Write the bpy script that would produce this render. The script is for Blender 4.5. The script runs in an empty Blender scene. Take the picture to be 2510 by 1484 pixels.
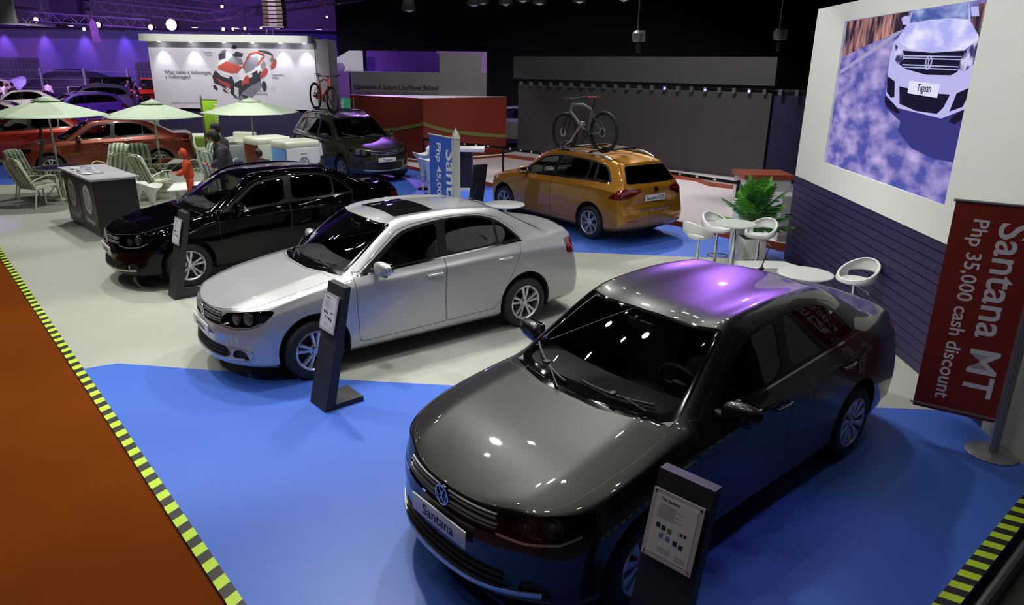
import bpy, bmesh, math, random
from math import sin, cos, pi, radians, sqrt, atan2, hypot
from mathutils import Vector, Matrix
from mathutils.bvhtree import BVHTree
random.seed(7)
SC = bpy.context.scene
COL = SC.collection

# ------------------------------------------------------------------ camera
def setup_camera():
    cd = bpy.data.cameras.new('camera')
    co = bpy.data.objects.new('camera', cd)
    COL.objects.link(co)
    pit, rol = radians(18.513), radians(0.782)
    cd.sensor_fit = 'HORIZONTAL'; cd.sensor_width = 36.0
    cd.lens = 1731.1 / 2510.0 * 36.0
    cd.clip_start = 0.05; cd.clip_end = 300
    D = Vector((0, cos(pit), -sin(pit))); V = Vector((0, -sin(pit), -cos(pit))); U = Vector((1, 0, 0))
    X = U * cos(rol) - V * sin(rol); Y = -(U * sin(rol) + V * cos(rol)); Z = -D
    m = Matrix((X, Y, Z)).transposed().to_4x4()
    m.translation = Vector((0, 0, 2.971))
    co.matrix_world = m
    SC.camera = co
setup_camera()

# ------------------------------------------------------------------ colour management, world
SC.view_settings.view_transform = 'Standard'
SC.view_settings.look = 'None'
SC.view_settings.gamma = 1.0
SC.view_settings.use_curve_mapping = False
SC.view_settings.exposure = 0.0
W_ = bpy.data.worlds.new('hall_air'); SC.world = W_; W_.use_nodes = True
W_.node_tree.nodes['Background'].inputs[0].default_value = (0.060, 0.045, 0.085, 1)
W_.node_tree.nodes['Background'].inputs[1].default_value = 0.16

# ------------------------------------------------------------------ lights of the hall (truss spots above the stand, plus added fill spots)
def aim(o, target):
    d = Vector(target) - o.location
    o.rotation_euler = d.to_track_quat('-Z', 'Y').to_euler()
def spot(loc, target, power, color=(1, 1, 1), cone=70, blend=0.35, radius=0.12):
    l = bpy.data.lights.new('hall_or_fill_spot', 'SPOT'); l.energy = power; l.color = color
    l.spot_size = radians(cone); l.spot_blend = blend; l.shadow_soft_size = radius
    o = bpy.data.objects.new('hall_or_fill_spot', l); COL.objects.link(o); o.location = loc; aim(o, target)
    return o
def area(loc, target, power, size=0.5, color=(1, 1, 1), spread=180):
    l = bpy.data.lights.new('flood_light', 'AREA'); l.energy = power; l.color = color
    l.shape = 'RECTANGLE'; l.size = size; l.size_y = size * 0.7; l.spread = radians(spread)
    o = bpy.data.objects.new('flood_light', l); COL.objects.link(o); o.location = loc; aim(o, target)
    return o
WARM = (1.0, 0.985, 0.93); COOL = (0.90, 0.95, 1.0); PURP = (0.45, 0.18, 1.0)
def LIGHTS():
    # white truss spots (position, target, watts, cone)
    for loc, tg, p, cone in [((-2.5, 9.5, 7.2), (-3.2, 5.6, 0), 900, 62), ((0.5, 11.0, 7.2), (-0.5, 7.0, 0), 900, 60), ((-5.5, 8.5, 7.2), (-4.8, 8.0, 0), 900, 66),
                             ((-1.0, 6.8, 7.2), (-1.8, 4.2, 0), 620, 58), ((-6.5, 13.5, 7.2), (-7.5, 12.0, 0), 900, 70), ((2.6, 9.0, 7.2), (1.6, 8.4, 0), 520, 58),
                             ((-8.5, 17.0, 7.2), (-9.0, 16.2, 0), 1300, 72), ((-3.0, 16.0, 7.2), (-3.6, 17.5, 0), 1100, 70), ((1.5, 16.0, 7.2), (1.3, 14.6, 0), 900, 62),
                             ((-1.8, 7.0, 6.8), (4.3, 9.0, 2.8), 900, 62), ((3.4, 19.0, 7.2), (2.8, 16.8, 0), 1500, 66), ((2.2, 13.5, 7.2), (3.6, 10.9, 0.5), 520, 50),
                             ((-9.5, 10.0, 7.2), (-6.5, 9.5, 0), 620, 60), ((-11.5, 19.0, 7.2), (-11.5, 19.5, 0), 800, 70), ((-2.0, 21.0, 7.0), (-2.2, 23.4, 1.0), 520, 60)]:
        spot(loc, tg, p, WARM, cone, 0.25, 0.16)
    spot((-4.2, 1.2, 6.6), (-1.6, 7.4, .4), 470, (.92, .94, 1), 44, .5, .15)  # added fill from camera left, brightens the silver sedan's near side
    for loc, tg, p, cone in [((-9.0, 18.0, 6.0), (-9.1, 24, 2.9), 1500, 55), ((-3.5, 20.5, 7.0), (-3.6, 27, 1.6), 520, 60), ((3.5, 15.5, 7.2), (3.6, 22, 1.2), 1500, 80), ((-22, 31, 4.0), (-24, 42, 0.5), 2200, 60), ((-30, 38, 7.5), (-32, 52, 0), 3500, 80), ((-16, 22, 7), (-17, 26, 0), 1200, 80)]:  # first two are added to brighten the exhibition wall and grey booth
        spot(loc, tg, p, WARM, cone, 0.5, 0.2)
    # small bare floods whose reflections sparkle on the paint
    random.seed(3)
    for k in range(44):
        x = random.uniform(-9, 3.5); y = random.uniform(2.5, 17)
        area((x, y, 6.6 + random.uniform(-.4, .5)), (x * .9, y + random.uniform(-2, 2), 0), 9, 0.15, WARM, 150)
    # purple
    for loc, tg, p, cone in [((5.6, 17.6, 5.6), (1.62, 5.3, 1.4), 1900, 8.5), ((4.0, 5.5, 6.5), (2.05, 3.75, 0), 150, 15), ((-15, 13, 6), (-11.0, 12.6, 0), 2200, 24), ((-17, 26, 8), (-17, 33, 2), 5000, 80),
                             ((-26, 36, 9), (-28, 60, 2), 9000, 80), ((-6, 31.5, 6), (-4.5, 29.2, 2), 1500, 100), ((1.2, 5.0, 6.8), (-.3, 6.6, 0), 110, 20), ((-7.6, 26.3, 5.0), (-6.9, 27.2, 1.5), 90, 50), ((-20, 50, 12), (-10, 66, 5), 9000, 120), ((-35, 45, 12), (-40, 66, 8), 9000, 120)]:  # last pair added to lift the rear wall like purple haze
        spot(loc, tg, p, PURP, cone, 0.5, 0.15)
    for k in range(10):
        spot((-44 + 3.2 * k, 59.2, 5.9), (-44 + 3.2 * k, 59.86, 3.6), 900, (.40, .22, 1), 44, .9, .1)
LIGHTS()

# ------------------------------------------------------------------ materials
MATS = {}
def mat(name, col=(0.8, 0.8, 0.8), rough=0.5, metal=0.0, coat=0.0, emit=None, es=1.0, spec=0.5, noise=None, alpha=None):
    if name in MATS: return MATS[name]
    m = bpy.data.materials.new(name); m.use_nodes = True
    nt = m.node_tree; b = nt.nodes['Principled BSDF']
    b.inputs['Base Color'].default_value = (*col, 1)
    b.inputs['Roughness'].default_value = rough
    b.inputs['Metallic'].default_value = metal
    b.inputs['Coat Weight'].default_value = coat
    b.inputs['Coat Roughness'].default_value = 0.03
    b.inputs['Specular IOR Level'].default_value = spec
    if emit:
        b.inputs['Emission Color'].default_value = (*emit, 1); b.inputs['Emission Strength'].default_value = es
    if noise:                                   # (scale, low factor, high factor, rough spread)
        sc, lo, hi, rs = noise
        tc = nt.nodes.new('ShaderNodeTexCoord'); n = nt.nodes.new('ShaderNodeTexNoise')
        n.inputs['Scale'].default_value = sc; n.inputs['Detail'].default_value = 5
        nt.links.new(tc.outputs['Object'], n.inputs['Vector'])
        mx = nt.nodes.new('ShaderNodeMix'); mx.data_type = 'RGBA'
        mx.inputs[6].default_value = (*[c * lo for c in col], 1); mx.inputs[7].default_value = (*[min(1, c * hi) for c in col], 1)
        nt.links.new(n.outputs['Fac'], mx.inputs[0]); nt.links.new(mx.outputs[2], b.inputs['Base Color'])
        mr = nt.nodes.new('ShaderNodeMapRange'); mr.inputs[3].default_value = max(0, rough - rs); mr.inputs[4].default_value = min(1, rough + rs)
        nt.links.new(n.outputs['Fac'], mr.inputs[0]); nt.links.new(mr.outputs[0], b.inputs['Roughness'])
    MATS[name] = m
    return m
def paint(name, col, metal=0.5, rough=0.35, flake=0.12, spec=0.5, coat=1.0):
    if name in MATS: return MATS[name]
    m = mat(name, col, rough, metal, coat)
    nt = m.node_tree; b = nt.nodes['Principled BSDF']
    tc = nt.nodes.new('ShaderNodeTexCoord'); v = nt.nodes.new('ShaderNodeTexVoronoi')
    v.inputs['Scale'].default_value = 900
    nt.links.new(tc.outputs['Object'], v.inputs['Vector'])
    mx = nt.nodes.new('ShaderNodeMix'); mx.data_type = 'RGBA'
    mx.inputs[6].default_value = (*[c * (1 - flake) for c in col], 1)
    mx.inputs[7].default_value = (*[min(1, c * (1 + flake)) for c in col], 1)
    sp_ = nt.nodes.new('ShaderNodeSeparateColor'); nt.links.new(v.outputs['Color'], sp_.inputs[0])
    nt.links.new(sp_.outputs[0], mx.inputs[0]); nt.links.new(mx.outputs[2], b.inputs['Base Color'])
    # inner face of the sheet metal: dark lining
    bk = nt.nodes.new('ShaderNodeBsdfPrincipled'); bk.inputs['Base Color'].default_value = (.015, .015, .016, 1); bk.inputs['Roughness'].default_value = .8
    ge = nt.nodes.new('ShaderNodeNewGeometry'); ms = nt.nodes.new('ShaderNodeMixShader')
    nt.links.new(ge.outputs['Backfacing'], ms.inputs[0]); nt.links.new(b.outputs[0], ms.inputs[1]); nt.links.new(bk.outputs[0], ms.inputs[2])
    nt.links.new(ms.outputs[0], nt.nodes['Material Output'].inputs[0])
    b.inputs['Specular IOR Level'].default_value = spec
    return m
def glass(name, tint, refl=1.0, rough=0.0):
    if name in MATS: return MATS[name]
    m = bpy.data.materials.new(name); m.use_nodes = True
    nt = m.node_tree; nt.nodes.remove(nt.nodes['Principled BSDF'])
    t = nt.nodes.new('ShaderNodeBsdfTransparent'); t.inputs[0].default_value = (*tint, 1)
    g = nt.nodes.new('ShaderNodeBsdfGlossy'); g.inputs['Roughness'].default_value = rough
    f = nt.nodes.new('ShaderNodeFresnel'); f.inputs[0].default_value = 1.52
    ml = nt.nodes.new('ShaderNodeMath'); ml.operation = 'MULTIPLY'; ml.inputs[1].default_value = 1.6 * refl; ml.use_clamp = True
    mx = nt.nodes.new('ShaderNodeMixShader')
    nt.links.new(f.outputs[0], ml.inputs[0]); nt.links.new(ml.outputs[0], mx.inputs[0])
    nt.links.new(t.outputs[0], mx.inputs[1]); nt.links.new(g.outputs[0], mx.inputs[2])
    nt.links.new(mx.outputs[0], nt.nodes['Material Output'].inputs[0])
    MATS[name] = m
    return m

# ------------------------------------------------------------------ mesh helpers
def link(o, parent=None):
    COL.objects.link(o)
    if parent is not None: o.parent = parent
    return o
def mesh_obj(name, me, m=None, parent=None):
    o = bpy.data.objects.new(name, me)
    if m is not None:
        if isinstance(m, (list, tuple)):
            for q in m: me.materials.append(q)
        else: me.materials.append(m)
    return link(o, parent)
def fin(name, bm, m=None, parent=None, smooth=True, angle=35):
    me = bpy.data.meshes.new(name)
    bmesh.ops.recalc_face_normals(bm, faces=bm.faces) if False else None
    bm.to_mesh(me); bm.free()
    if smooth:
        for p in me.polygons: p.use_smooth = True
        try: me.set_sharp_from_angle(angle=radians(angle))
        except Exception: pass
    return mesh_obj(name, me, m, parent)
class MB:
    """collects shapes into one mesh"""
    def __init__(s): s.b = bmesh.new()
    def box(s, c, d, rot=None, bev=0.0, mi=0, taper=None):
        r = bmesh.ops.create_cube(s.b, size=1.0); vs = r['verts']
        for v in vs:
            v.co = Vector((v.co.x * d[0], v.co.y * d[1], v.co.z * d[2]))
            if taper and v.co.z > 0: v.co.x *= taper; v.co.y *= taper
        fs = list({f for v in vs for f in v.link_faces}); es = list({e for v in vs for e in v.link_edges})
        for f in fs: f.material_index = mi
        if bev > 0:
            rr = bmesh.ops.bevel(s.b, geom=es, offset=bev, segments=3, affect='EDGES', profile=0.5)
            vs = list({v for f in rr['faces'] for v in f.verts} | {v for v in vs if v.is_valid})
        M = Matrix.Translation(Vector(c)) @ (rot.to_4x4() if rot is not None else Matrix())
        bmesh.ops.transform(s.b, matrix=M, verts=vs)
        return s
    def tube(s, pts, r, n=10, caps=True, mi=0, closed=False):
        pts = [Vector(p) for p in pts]; rings = []; N = len(pts)
        rs = r if isinstance(r, (list, tuple)) else [r] * N
        prev = None
        for i, p in enumerate(pts):
            if closed: t = (pts[(i + 1) % N] - pts[i - 1])
            else: t = (pts[min(i + 1, N - 1)] - pts[max(i - 1, 0)])
            t.normalize()
            if prev is None:
                a = Vector((0, 0, 1)) if abs(t.z) < 0.9 else Vector((1, 0, 0))
                u = t.cross(a).normalized()
            else:
                u = (prev - t * prev.dot(t)).normalized()
            prev = u; w = t.cross(u)
            rings.append([s.b.verts.new(p + (u * cos(2 * pi * k / n) + w * sin(2 * pi * k / n)) * rs[i]) for k in range(n)])
        M = N if closed else N - 1
        for i in range(M):
            A, B = rings[i], rings[(i + 1) % N]
            for k in range(n):
                f = s.b.faces.new((A[k], A[(k + 1) % n], B[(k + 1) % n], B[k])); f.material_index = mi
        if caps and not closed:
            s.b.faces.new(rings[0][::-1]).material_index = mi; s.b.faces.new(rings[-1]).material_index = mi
        return s
    def lathe(s, prof, n=24, c=(0, 0, 0), axis='Z', mi=0, cap=True):
        """prof: [(r,h)...]"""
        rings = []; c = Vector(c)
        for r, h in prof:
            ring = []
            for k in range(n):
                a = 2 * pi * k / n
                if axis == 'Z': p = (r * cos(a), r * sin(a), h)
                elif axis == 'Y': p = (r * cos(a), h, r * sin(a))
                else: p = (h, r * cos(a), r * sin(a))
                ring.append(s.b.verts.new(c + Vector(p)))
            rings.append(ring)
        for A, B in zip(rings, rings[1:]):
            for k in range(n):
                s.b.faces.new((A[k], A[(k + 1) % n], B[(k + 1) % n], B[k])).material_index = mi
        if cap:
            s.b.faces.new(rings[0][::-1]).material_index = mi; s.b.faces.new(rings[-1]).material_index = mi
        return s
    def poly(s, pts, mi=0):
        f = s.b.faces.new([s.b.verts.new(Vector(p)) for p in pts]); f.material_index = mi; return s
    def prism(s, pts2, place, h, mi=0):
        """extrude a 2D outline; place(u, v, w) -> 3D"""
        n = len(pts2)
        A = [s.b.verts.new(Vector(place(u, v, 0))) for u, v in pts2]; B = [s.b.verts.new(Vector(place(u, v, h))) for u, v in pts2]
        s.b.faces.new(A[::-1]).material_index = mi; s.b.faces.new(B).material_index = mi
        for k in range(n): s.b.faces.new((A[k], A[(k + 1) % n], B[(k + 1) % n], B[k])).material_index = mi
        return s
    def grid(s, fn, nu, nv, mi=0, close_u=False):
        V = [[s.b.verts.new(Vector(fn(i / nu, j / nv))) for j in range(nv + 1)] for i in range(nu + (0 if close_u else 1))]
        n = len(V)
        for i in range(nu):
            for j in range(nv):
                s.b.faces.new((V[i][j], V[(i + 1) % n][j], V[(i + 1) % n][j + 1], V[i][j + 1])).material_index = mi
        return s
    def xf(s, M): bmesh.ops.transform(s.b, matrix=M, verts=s.b.verts); return s
    def done(s, name, m=None, parent=None, smooth=True, angle=35, fix=True):
        if fix: bmesh.ops.recalc_face_normals(s.b, faces=s.b.faces)
        return fin(name, s.b, m, parent, smooth, angle)
def empty(name, loc=(0, 0, 0), rz=0.0, label=None, cat=None, group=None):
    o = bpy.data.objects.new(name, None); link(o); o.empty_display_size = 0.2
    o.location = loc; o.rotation_euler = (0, 0, rz)
    tag(o, label, cat, group); return o
def tag(o, label=None, cat=None, group=None, kind=None):
    if label: o['label'] = label
    if cat: o['category'] = cat
    if group: o['group'] = group
    if kind: o['kind'] = kind
    return o
def dup(root, loc, rz, label=None, group=None, swap=None):
    def cp(o, par):
        c = o.copy(); COL.objects.link(c)
        if par is not None: c.parent = par
        if swap and c.type == 'MESH' and any(q and q.name in swap for q in c.data.materials):
            key = (o.data.name, tuple(sorted((k, v.name) for k, v in swap.items())))
            if key not in SWAPPED:
                d = o.data.copy()
                for i, q in enumerate(d.materials):
                    if q and q.name in swap: d.materials[i] = swap[q.name]
                SWAPPED[key] = d
            c.data = SWAPPED[key]
        for ch in [x for x in KIDS(o)]: cp(ch, c)
        return c
    r = cp(root, None)
    r.location = loc; r.rotation_euler = (0, 0, rz)
    if label: r['label'] = label
    if group: r['group'] = group
    return r
SWAPPED = {}
def KIDS(o): return [c for c in o.children]
FONT = None
def text_mesh(name, body, size, m, parent=None, M=Matrix(), extrude=0.0008, bold=0.0, align='LEFT', sx=1.0, shear=0.0, space=1.0):
    cu = bpy.data.curves.new(name, 'FONT'); cu.body = body; cu.size = size; cu.extrude = extrude; cu.offset = bold
    cu.align_x = align; cu.resolution_u = 3; cu.shear = shear; cu.space_character = space
    o = bpy.data.objects.new(name + '_tmp', cu); COL.objects.link(o)
    bpy.context.view_layer.update()
    dg = bpy.context.evaluated_depsgraph_get()
    me = bpy.data.meshes.new_from_object(o.evaluated_get(dg))
    bpy.data.objects.remove(o); bpy.data.curves.remove(cu)
    me.transform(M @ Matrix.Diagonal((sx, 1, 1, 1)))
    me.materials.clear(); me.name = name
    if ' ' not in body: return mesh_obj(name, me, m, parent)
    # one object per word: words are told apart by the gaps between them
    inv_ = M.inverted(); xs = [(inv_ @ v.co).x / sx for v in me.vertices]; order = sorted(xs); cuts = [-1e9]
    for a, b in zip(order, order[1:]):
        if b - a > .135 * size: cuts.append((a + b) / 2)
    cuts.append(1e9); first = None
    for lo, hi in zip(cuts, cuts[1:]):
        fs = [p for p in me.polygons if lo < xs[p.vertices[0]] * 1.0 < hi]
        if not fs: continue
        ids_ = sorted({i for p in fs for i in p.vertices}); rm = {i: k for k, i in enumerate(ids_)}
        w = bpy.data.meshes.new(name); w.from_pydata([tuple(me.vertices[i].co) for i in ids_], [], [[rm[i] for i in p.vertices] for p in fs])
        o_ = mesh_obj(name, w, m, parent); first = first or o_
    return first
def frame(o, x, y):
    """matrix with origin o, axes x (text direction), y (text up)"""
    x = Vector(x).normalized(); y = Vector(y).normalized(); z = x.cross(y)
    M = Matrix((x, y, z)).transposed().to_4x4(); M.translation = Vector(o); return M

# ------------------------------------------------------------------ cars
TT = (0.0, 0.36, 0.70, 1.0)
def car_surface(sp, level=3):
    """smooth subdivided shell through the given points; returns bmesh of the half y>=0 with normals in a layer"""
    top, side, front, rear = sp['top'], sp['side'], sp['front'], sp['rear']
    N = len(top) - 1; K = 6; J = 3
    P = {}
    for i in range(N + 1):
        xc, zc, xe, ye, ze = top[i]
        for j in range(J + 1):
            t = TT[j]; P[(i, j, 0)] = Vector((xc + (xe - xc) * t ** 2, ye * t, zc + (ze - zc) * t ** 2.2))
        x, rows = side[i]
        for k in range(1, K + 1):
            r = rows[k - 1]; P[(i, J, k)] = Vector((r[2] if len(r) > 2 else x, r[0], r[1]))
    for i, fr, pw in ((0, front, sp.get('fpw', 2.6)), (N, rear, sp.get('rpw', 3.2))):
        for k in range(1, K + 1):
            c = P[(i, J, k)]
            for j in range(J):
                t = TT[j]; P[(i, j, k)] = Vector((fr[k - 1][0] + (c.x - fr[k - 1][0]) * t ** pw, c.y * t, fr[k - 1][1] + (c.z - fr[k - 1][1]) * t))
    for i in range(0, 4): P[(i, 2, 0)].z += sp.get('ridge', .017)
    for i in range(0, 4): P[(i, 1, 0)].z += sp.get('ridge', .010) * .3
    ids = {}; verts = []
    for key, p in P.items():
        for s in (1, -1):
            if key[1] == 0 and s == -1: ids[(key, -1)] = ids[(key, 1)]; continue
            ids[(key, s)] = len(verts); verts.append(Vector((p.x, p.y * s, p.z)))
    faces = []; mi = []
    def quad(a, b, c, d, m):
        for s in (1, -1):
            q = [ids[(k_, s)] for k_ in (a, b, c, d)]
            if s == -1: q = q[::-1]
            faces.append(q); mi.append(m)
    for i in range(N):
        for j in range(J): quad((i, j, 0), (i, j + 1, 0), (i + 1, j + 1, 0), (i + 1, j, 0), 0)
        for k in range(K): quad((i, J, k), (i, J, k + 1), (i + 1, J, k + 1), (i + 1, J, k), 1)
    for j in range(J):
        for k in range(K):
            quad((0, j, k), (0, j, k + 1), (0, j + 1, k + 1), (0, j + 1, k), 2)
            quad((N, j, k), (N, j + 1, k), (N, j + 1, k + 1), (N, j, k + 1), 3)
    cr = {}
    for (a, b, w) in sp['crease'](N):
        for s in (1, -1): cr[frozenset((ids[(a, s)], ids[(b, s)]))] = w
    me = bpy.data.meshes.new('cage')
    me.from_pydata([tuple(v) for v in verts], [], faces); me.polygons.foreach_set('material_index', mi)
    at = me.attributes.new('crease_edge', 'FLOAT', 'EDGE')
    for e in me.edges: at.data[e.index].value = cr.get(frozenset(e.vertices), 0.0)
    o = bpy.data.objects.new('cage', me); COL.objects.link(o)
    md = o.modifiers.new('s', 'SUBSURF'); md.levels = 2; md.use_limit_surface = True
    def ev():
        bpy.context.view_layer.update(); dg = bpy.context.evaluated_depsgraph_get(); return o.evaluated_get(dg)
    cage = [v.copy() for v in verts]
    for it in range(5):
        e = ev(); m2 = e.data
        for n in range(len(verts)):
            cage[n] = cage[n] + (verts[n] - m2.vertices[n].co) * 0.85
        for n in range(len(verts)): me.vertices[n].co = cage[n]
        me.update()
    md.levels = level
    e = ev(); full = bpy.data.meshes.new_from_object(e)
    bpy.data.objects.remove(o)
    bm = bmesh.new(); bm.from_mesh(full); bpy.data.meshes.remove(full)
    bmesh.ops.recalc_face_normals(bm, faces=bm.faces)
    c = max(bm.verts, key=lambda v: v.co.z)
    if c.normal.z < 0: bmesh.ops.reverse_faces(bm, faces=bm.faces)
    bm.normal_update()
    nl = bm.verts.layers.float_vector.new('nrm')
    for v in bm.verts: v[nl] = v.normal
    tree = BVHTree.FromBMesh(bm)
    bmesh.ops.bisect_plane(bm, geom=bm.verts[:] + bm.edges[:] + bm.faces[:], plane_co=(0, 0, 0), plane_no=(0, -1, 0), clear_outer=True, dist=1e-5)
    bm.faces.layers.int.new('lab')
    return bm, tree

SIDE = (Vector((1, 0, 0)), Vector((0, 0, 1)), Vector((0, 1, 0)))
TOP = (Vector((1, 0, 0)), Vector((0, 1, 0)), Vector((0, 0, 1)))
FRONT = (Vector((0, 1, 0)), Vector((0, 0, 1)), Vector((1, 0, 0)))
REAR = (Vector((0, 1, 0)), Vector((0, 0, 1)), Vector((-1, 0, 0)))
def diag(deg):
    a = radians(deg); n = Vector((cos(a), sin(a), 0)); return (Vector((-sin(a), cos(a), 0)), Vector((0, 0, 1)), n)
def inside(poly, u, v):
    r = False; n = len(poly)
    for i in range(n):
        x1, y1 = poly[i]; x2, y2 = poly[i - 1]
        if (y1 > v) != (y2 > v) and u < (x2 - x1) * (v - y1) / (y2 - y1 + 1e-12) + x1: r = not r
    return r
def offset(poly, d):
    """shrink (d>0) a closed outline"""
    n = len(poly); A = sum(poly[i - 1][0] * poly[i][1] - poly[i][0] * poly[i - 1][1] for i in range(n))
    s = 1 if A > 0 else -1; out = []
    for i in range(n):
        p0, p1, p2 = Vector(poly[i - 1]), Vector(poly[i]), Vector(poly[(i + 1) % n])
        a = (p1 - p0).normalized(); b = (p2 - p1).normalized()
        na = Vector((-a.y, a.x)) * s; nb = Vector((-b.y, b.x)) * s
        m = na + nb
        if m.length < 0.2: m = na
        m.normalize(); c = max(0.35, m.dot(na))
        q = p1 + m * (d / c); out.append((q.x, q.y))
    return out
def smooth_poly(poly, it=2):
    for _ in range(it):
        o = []
        for i in range(len(poly)):
            a, b = poly[i], poly[(i + 1) % len(poly)]
            o += [(a[0] * .75 + b[0] * .25, a[1] * .75 + b[1] * .25), (a[0] * .25 + b[0] * .75, a[1] * .25 + b[1] * .75)]
        poly = o
    return poly
LAB = {}
def lab(n): return LAB.setdefault(n, len(LAB) + 1)
def cut(bm, poly, pr, label, flt=None, only=None):
    a, b, nn = pr; L = bm.faces.layers.int['lab']
    us = [p[0] for p in poly]; vs = [p[1] for p in poly]
    bb = (min(us) - .01, max(us) + .01, min(vs) - .01, max(vs) + .01)
    def box(f):
        U = [v.co.dot(a) for v in f.verts]; V = [v.co.dot(b) for v in f.verts]; return min(U), max(U), min(V), max(V)
    def okf(f):
        if f.normal.dot(nn) < 0.02: return False
        if flt and not flt(f): return False
        if only is not None and f[L] not in only: return False
        return True
    cand = set()
    for f in bm.faces:
        x = box(f)
        if x[0] < bb[1] and x[1] > bb[0] and x[2] < bb[3] and x[3] > bb[2] and okf(f): cand.add(f)
    n = len(poly)
    for i in range(n):
        p, q = poly[i], poly[(i + 1) % n]
        e = 0.0015
        sb = (min(p[0], q[0]) - e, max(p[0], q[0]) + e, min(p[1], q[1]) - e, max(p[1], q[1]) + e)
        sel = []
        for f in cand:
            x = box(f)
            if x[0] < sb[1] and x[1] > sb[0] and x[2] < sb[3] and x[3] > sb[2]: sel.append(f)
        if not sel: continue
        d = Vector((q[0] - p[0], q[1] - p[1]))
        if d.length < 1e-6: continue
        no = a * (-d.y) + b * d.x
        ge = set(sel)
        for f in sel: ge.update(f.edges); ge.update(f.verts)
        r = bmesh.ops.bisect_plane(bm, geom=list(ge), plane_co=a * p[0] + b * p[1], plane_no=no.normalized(), dist=1e-5)
        cand = {f for f in cand if f.is_valid} | {g for g in r['geom'] if isinstance(g, bmesh.types.BMFace) and g.is_valid}
    li = lab(label)
    for f in cand:
        if not f.is_valid: continue
        c = f.calc_center_median()
        if inside(poly, c.dot(a), c.dot(b)) and okf(f): f[L] = li
def soft(p): return smooth_poly(p, 1)
def panel(bm, poly, pr, label, flt=None, gap=0.006, only=None):
    cut(bm, poly, pr, 'gap', flt, only); cut(bm, offset(poly, gap), pr, label, flt, (lab('gap'),))
def extract(bm, labels, name, mats, parent, side=0, shift=0.0, matof=None):
    """faces of the labels as one object; side 0 both halves joined, 1 as built, -1 mirrored"""
    L = bm.faces.layers.int['lab']; nl = bm.verts.layers.float_vector['nrm']
    ls = {lab(x): x for x in labels}
    fs = [f for f in bm.faces if f[L] in ls]
    if not fs: return None
    co = []; nr = []; faces = []; mi = []
    for s in ((1, -1) if side == 0 else (side,)):
        idx = {}
        for f in fs:
            q = []
            for v in f.verts:
                if v not in idx:
                    key = v
                    n = Vector(v[nl]).normalized(); p = v.co + n * shift
                    if s == -1 and side == 0 and abs(v.co.y) < 1e-5 and ('c', v.index, v) in CEN: idx[v] = CEN[('c', v.index, v)]
                    else:
                        idx[v] = len(co); co.append((p.x, p.y * s, p.z)); nr.append((n.x, n.y * s, n.z))
                        if s == 1 and side == 0 and abs(v.co.y) < 1e-5: CEN[('c', v.index, v)] = idx[v]
                q.append(idx[v])
            if s == -1: q = q[::-1]
            faces.append(q); mi.append(matof[ls[f[L]]] if matof else 0)
    CEN.clear()
    me = bpy.data.meshes.new(name); me.from_pydata(co, [], faces)
    me.polygons.foreach_set('material_index', mi)
    me.polygons.foreach_set('use_smooth', [True] * len(faces)); me.update()
    if len(me.vertices) == len(nr): me.normals_split_custom_set_from_vertices(nr)
    return mesh_obj(name, me, mats, parent)
CEN = {}
def reindex(bm): bm.verts.index_update(); bm.faces.index_update(); bm.verts.ensure_lookup_table()

def circle(cx, cz, r, n=32, a0=0, a1=360): return [(cx + r * cos(radians(a0 + (a1 - a0) * k / n)), cz + r * sin(radians(a0 + (a1 - a0) * k / n))) for k in range(n)]
def emblem(mb, r, place, w=0.11, h=0.006, ring=True):
    """round badge: ring with a V above a W; place(u, v, d) -> 3D"""
    n = 40
    def band(r0, r1, d0):
        for k in range(n):
            a, b = 2 * pi * k / n, 2 * pi * (k + 1) / n
            q = [(r0 * cos(a), r0 * sin(a)), (r1 * cos(a), r1 * sin(a)), (r1 * cos(b), r1 * sin(b)), (r0 * cos(b), r0 * sin(b))]
            mb.prism(q, place, d0)
    band(r * 0.86, r, h)
    def stroke(p, q, t=w):
        p, q = Vector(p) * r, Vector(q) * r; d = (q - p).normalized(); nn = Vector((-d.y, d.x)) * t * r / 2
        mb.prism([tuple(p - nn), tuple(q - nn), tuple(q + nn), tuple(p + nn)], place, h)
    stroke((-0.40, 0.82), (-0.02, 0.02)); stroke((0.40, 0.82), (0.02, 0.02))
    stroke((-0.80, 0.42), (-0.36, -0.82)); stroke((-0.36, -0.82), (0.0, -0.02)); stroke((0.0, -0.02), (0.36, -0.82)); stroke((0.36, -0.82), (0.80, 0.42))

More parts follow.
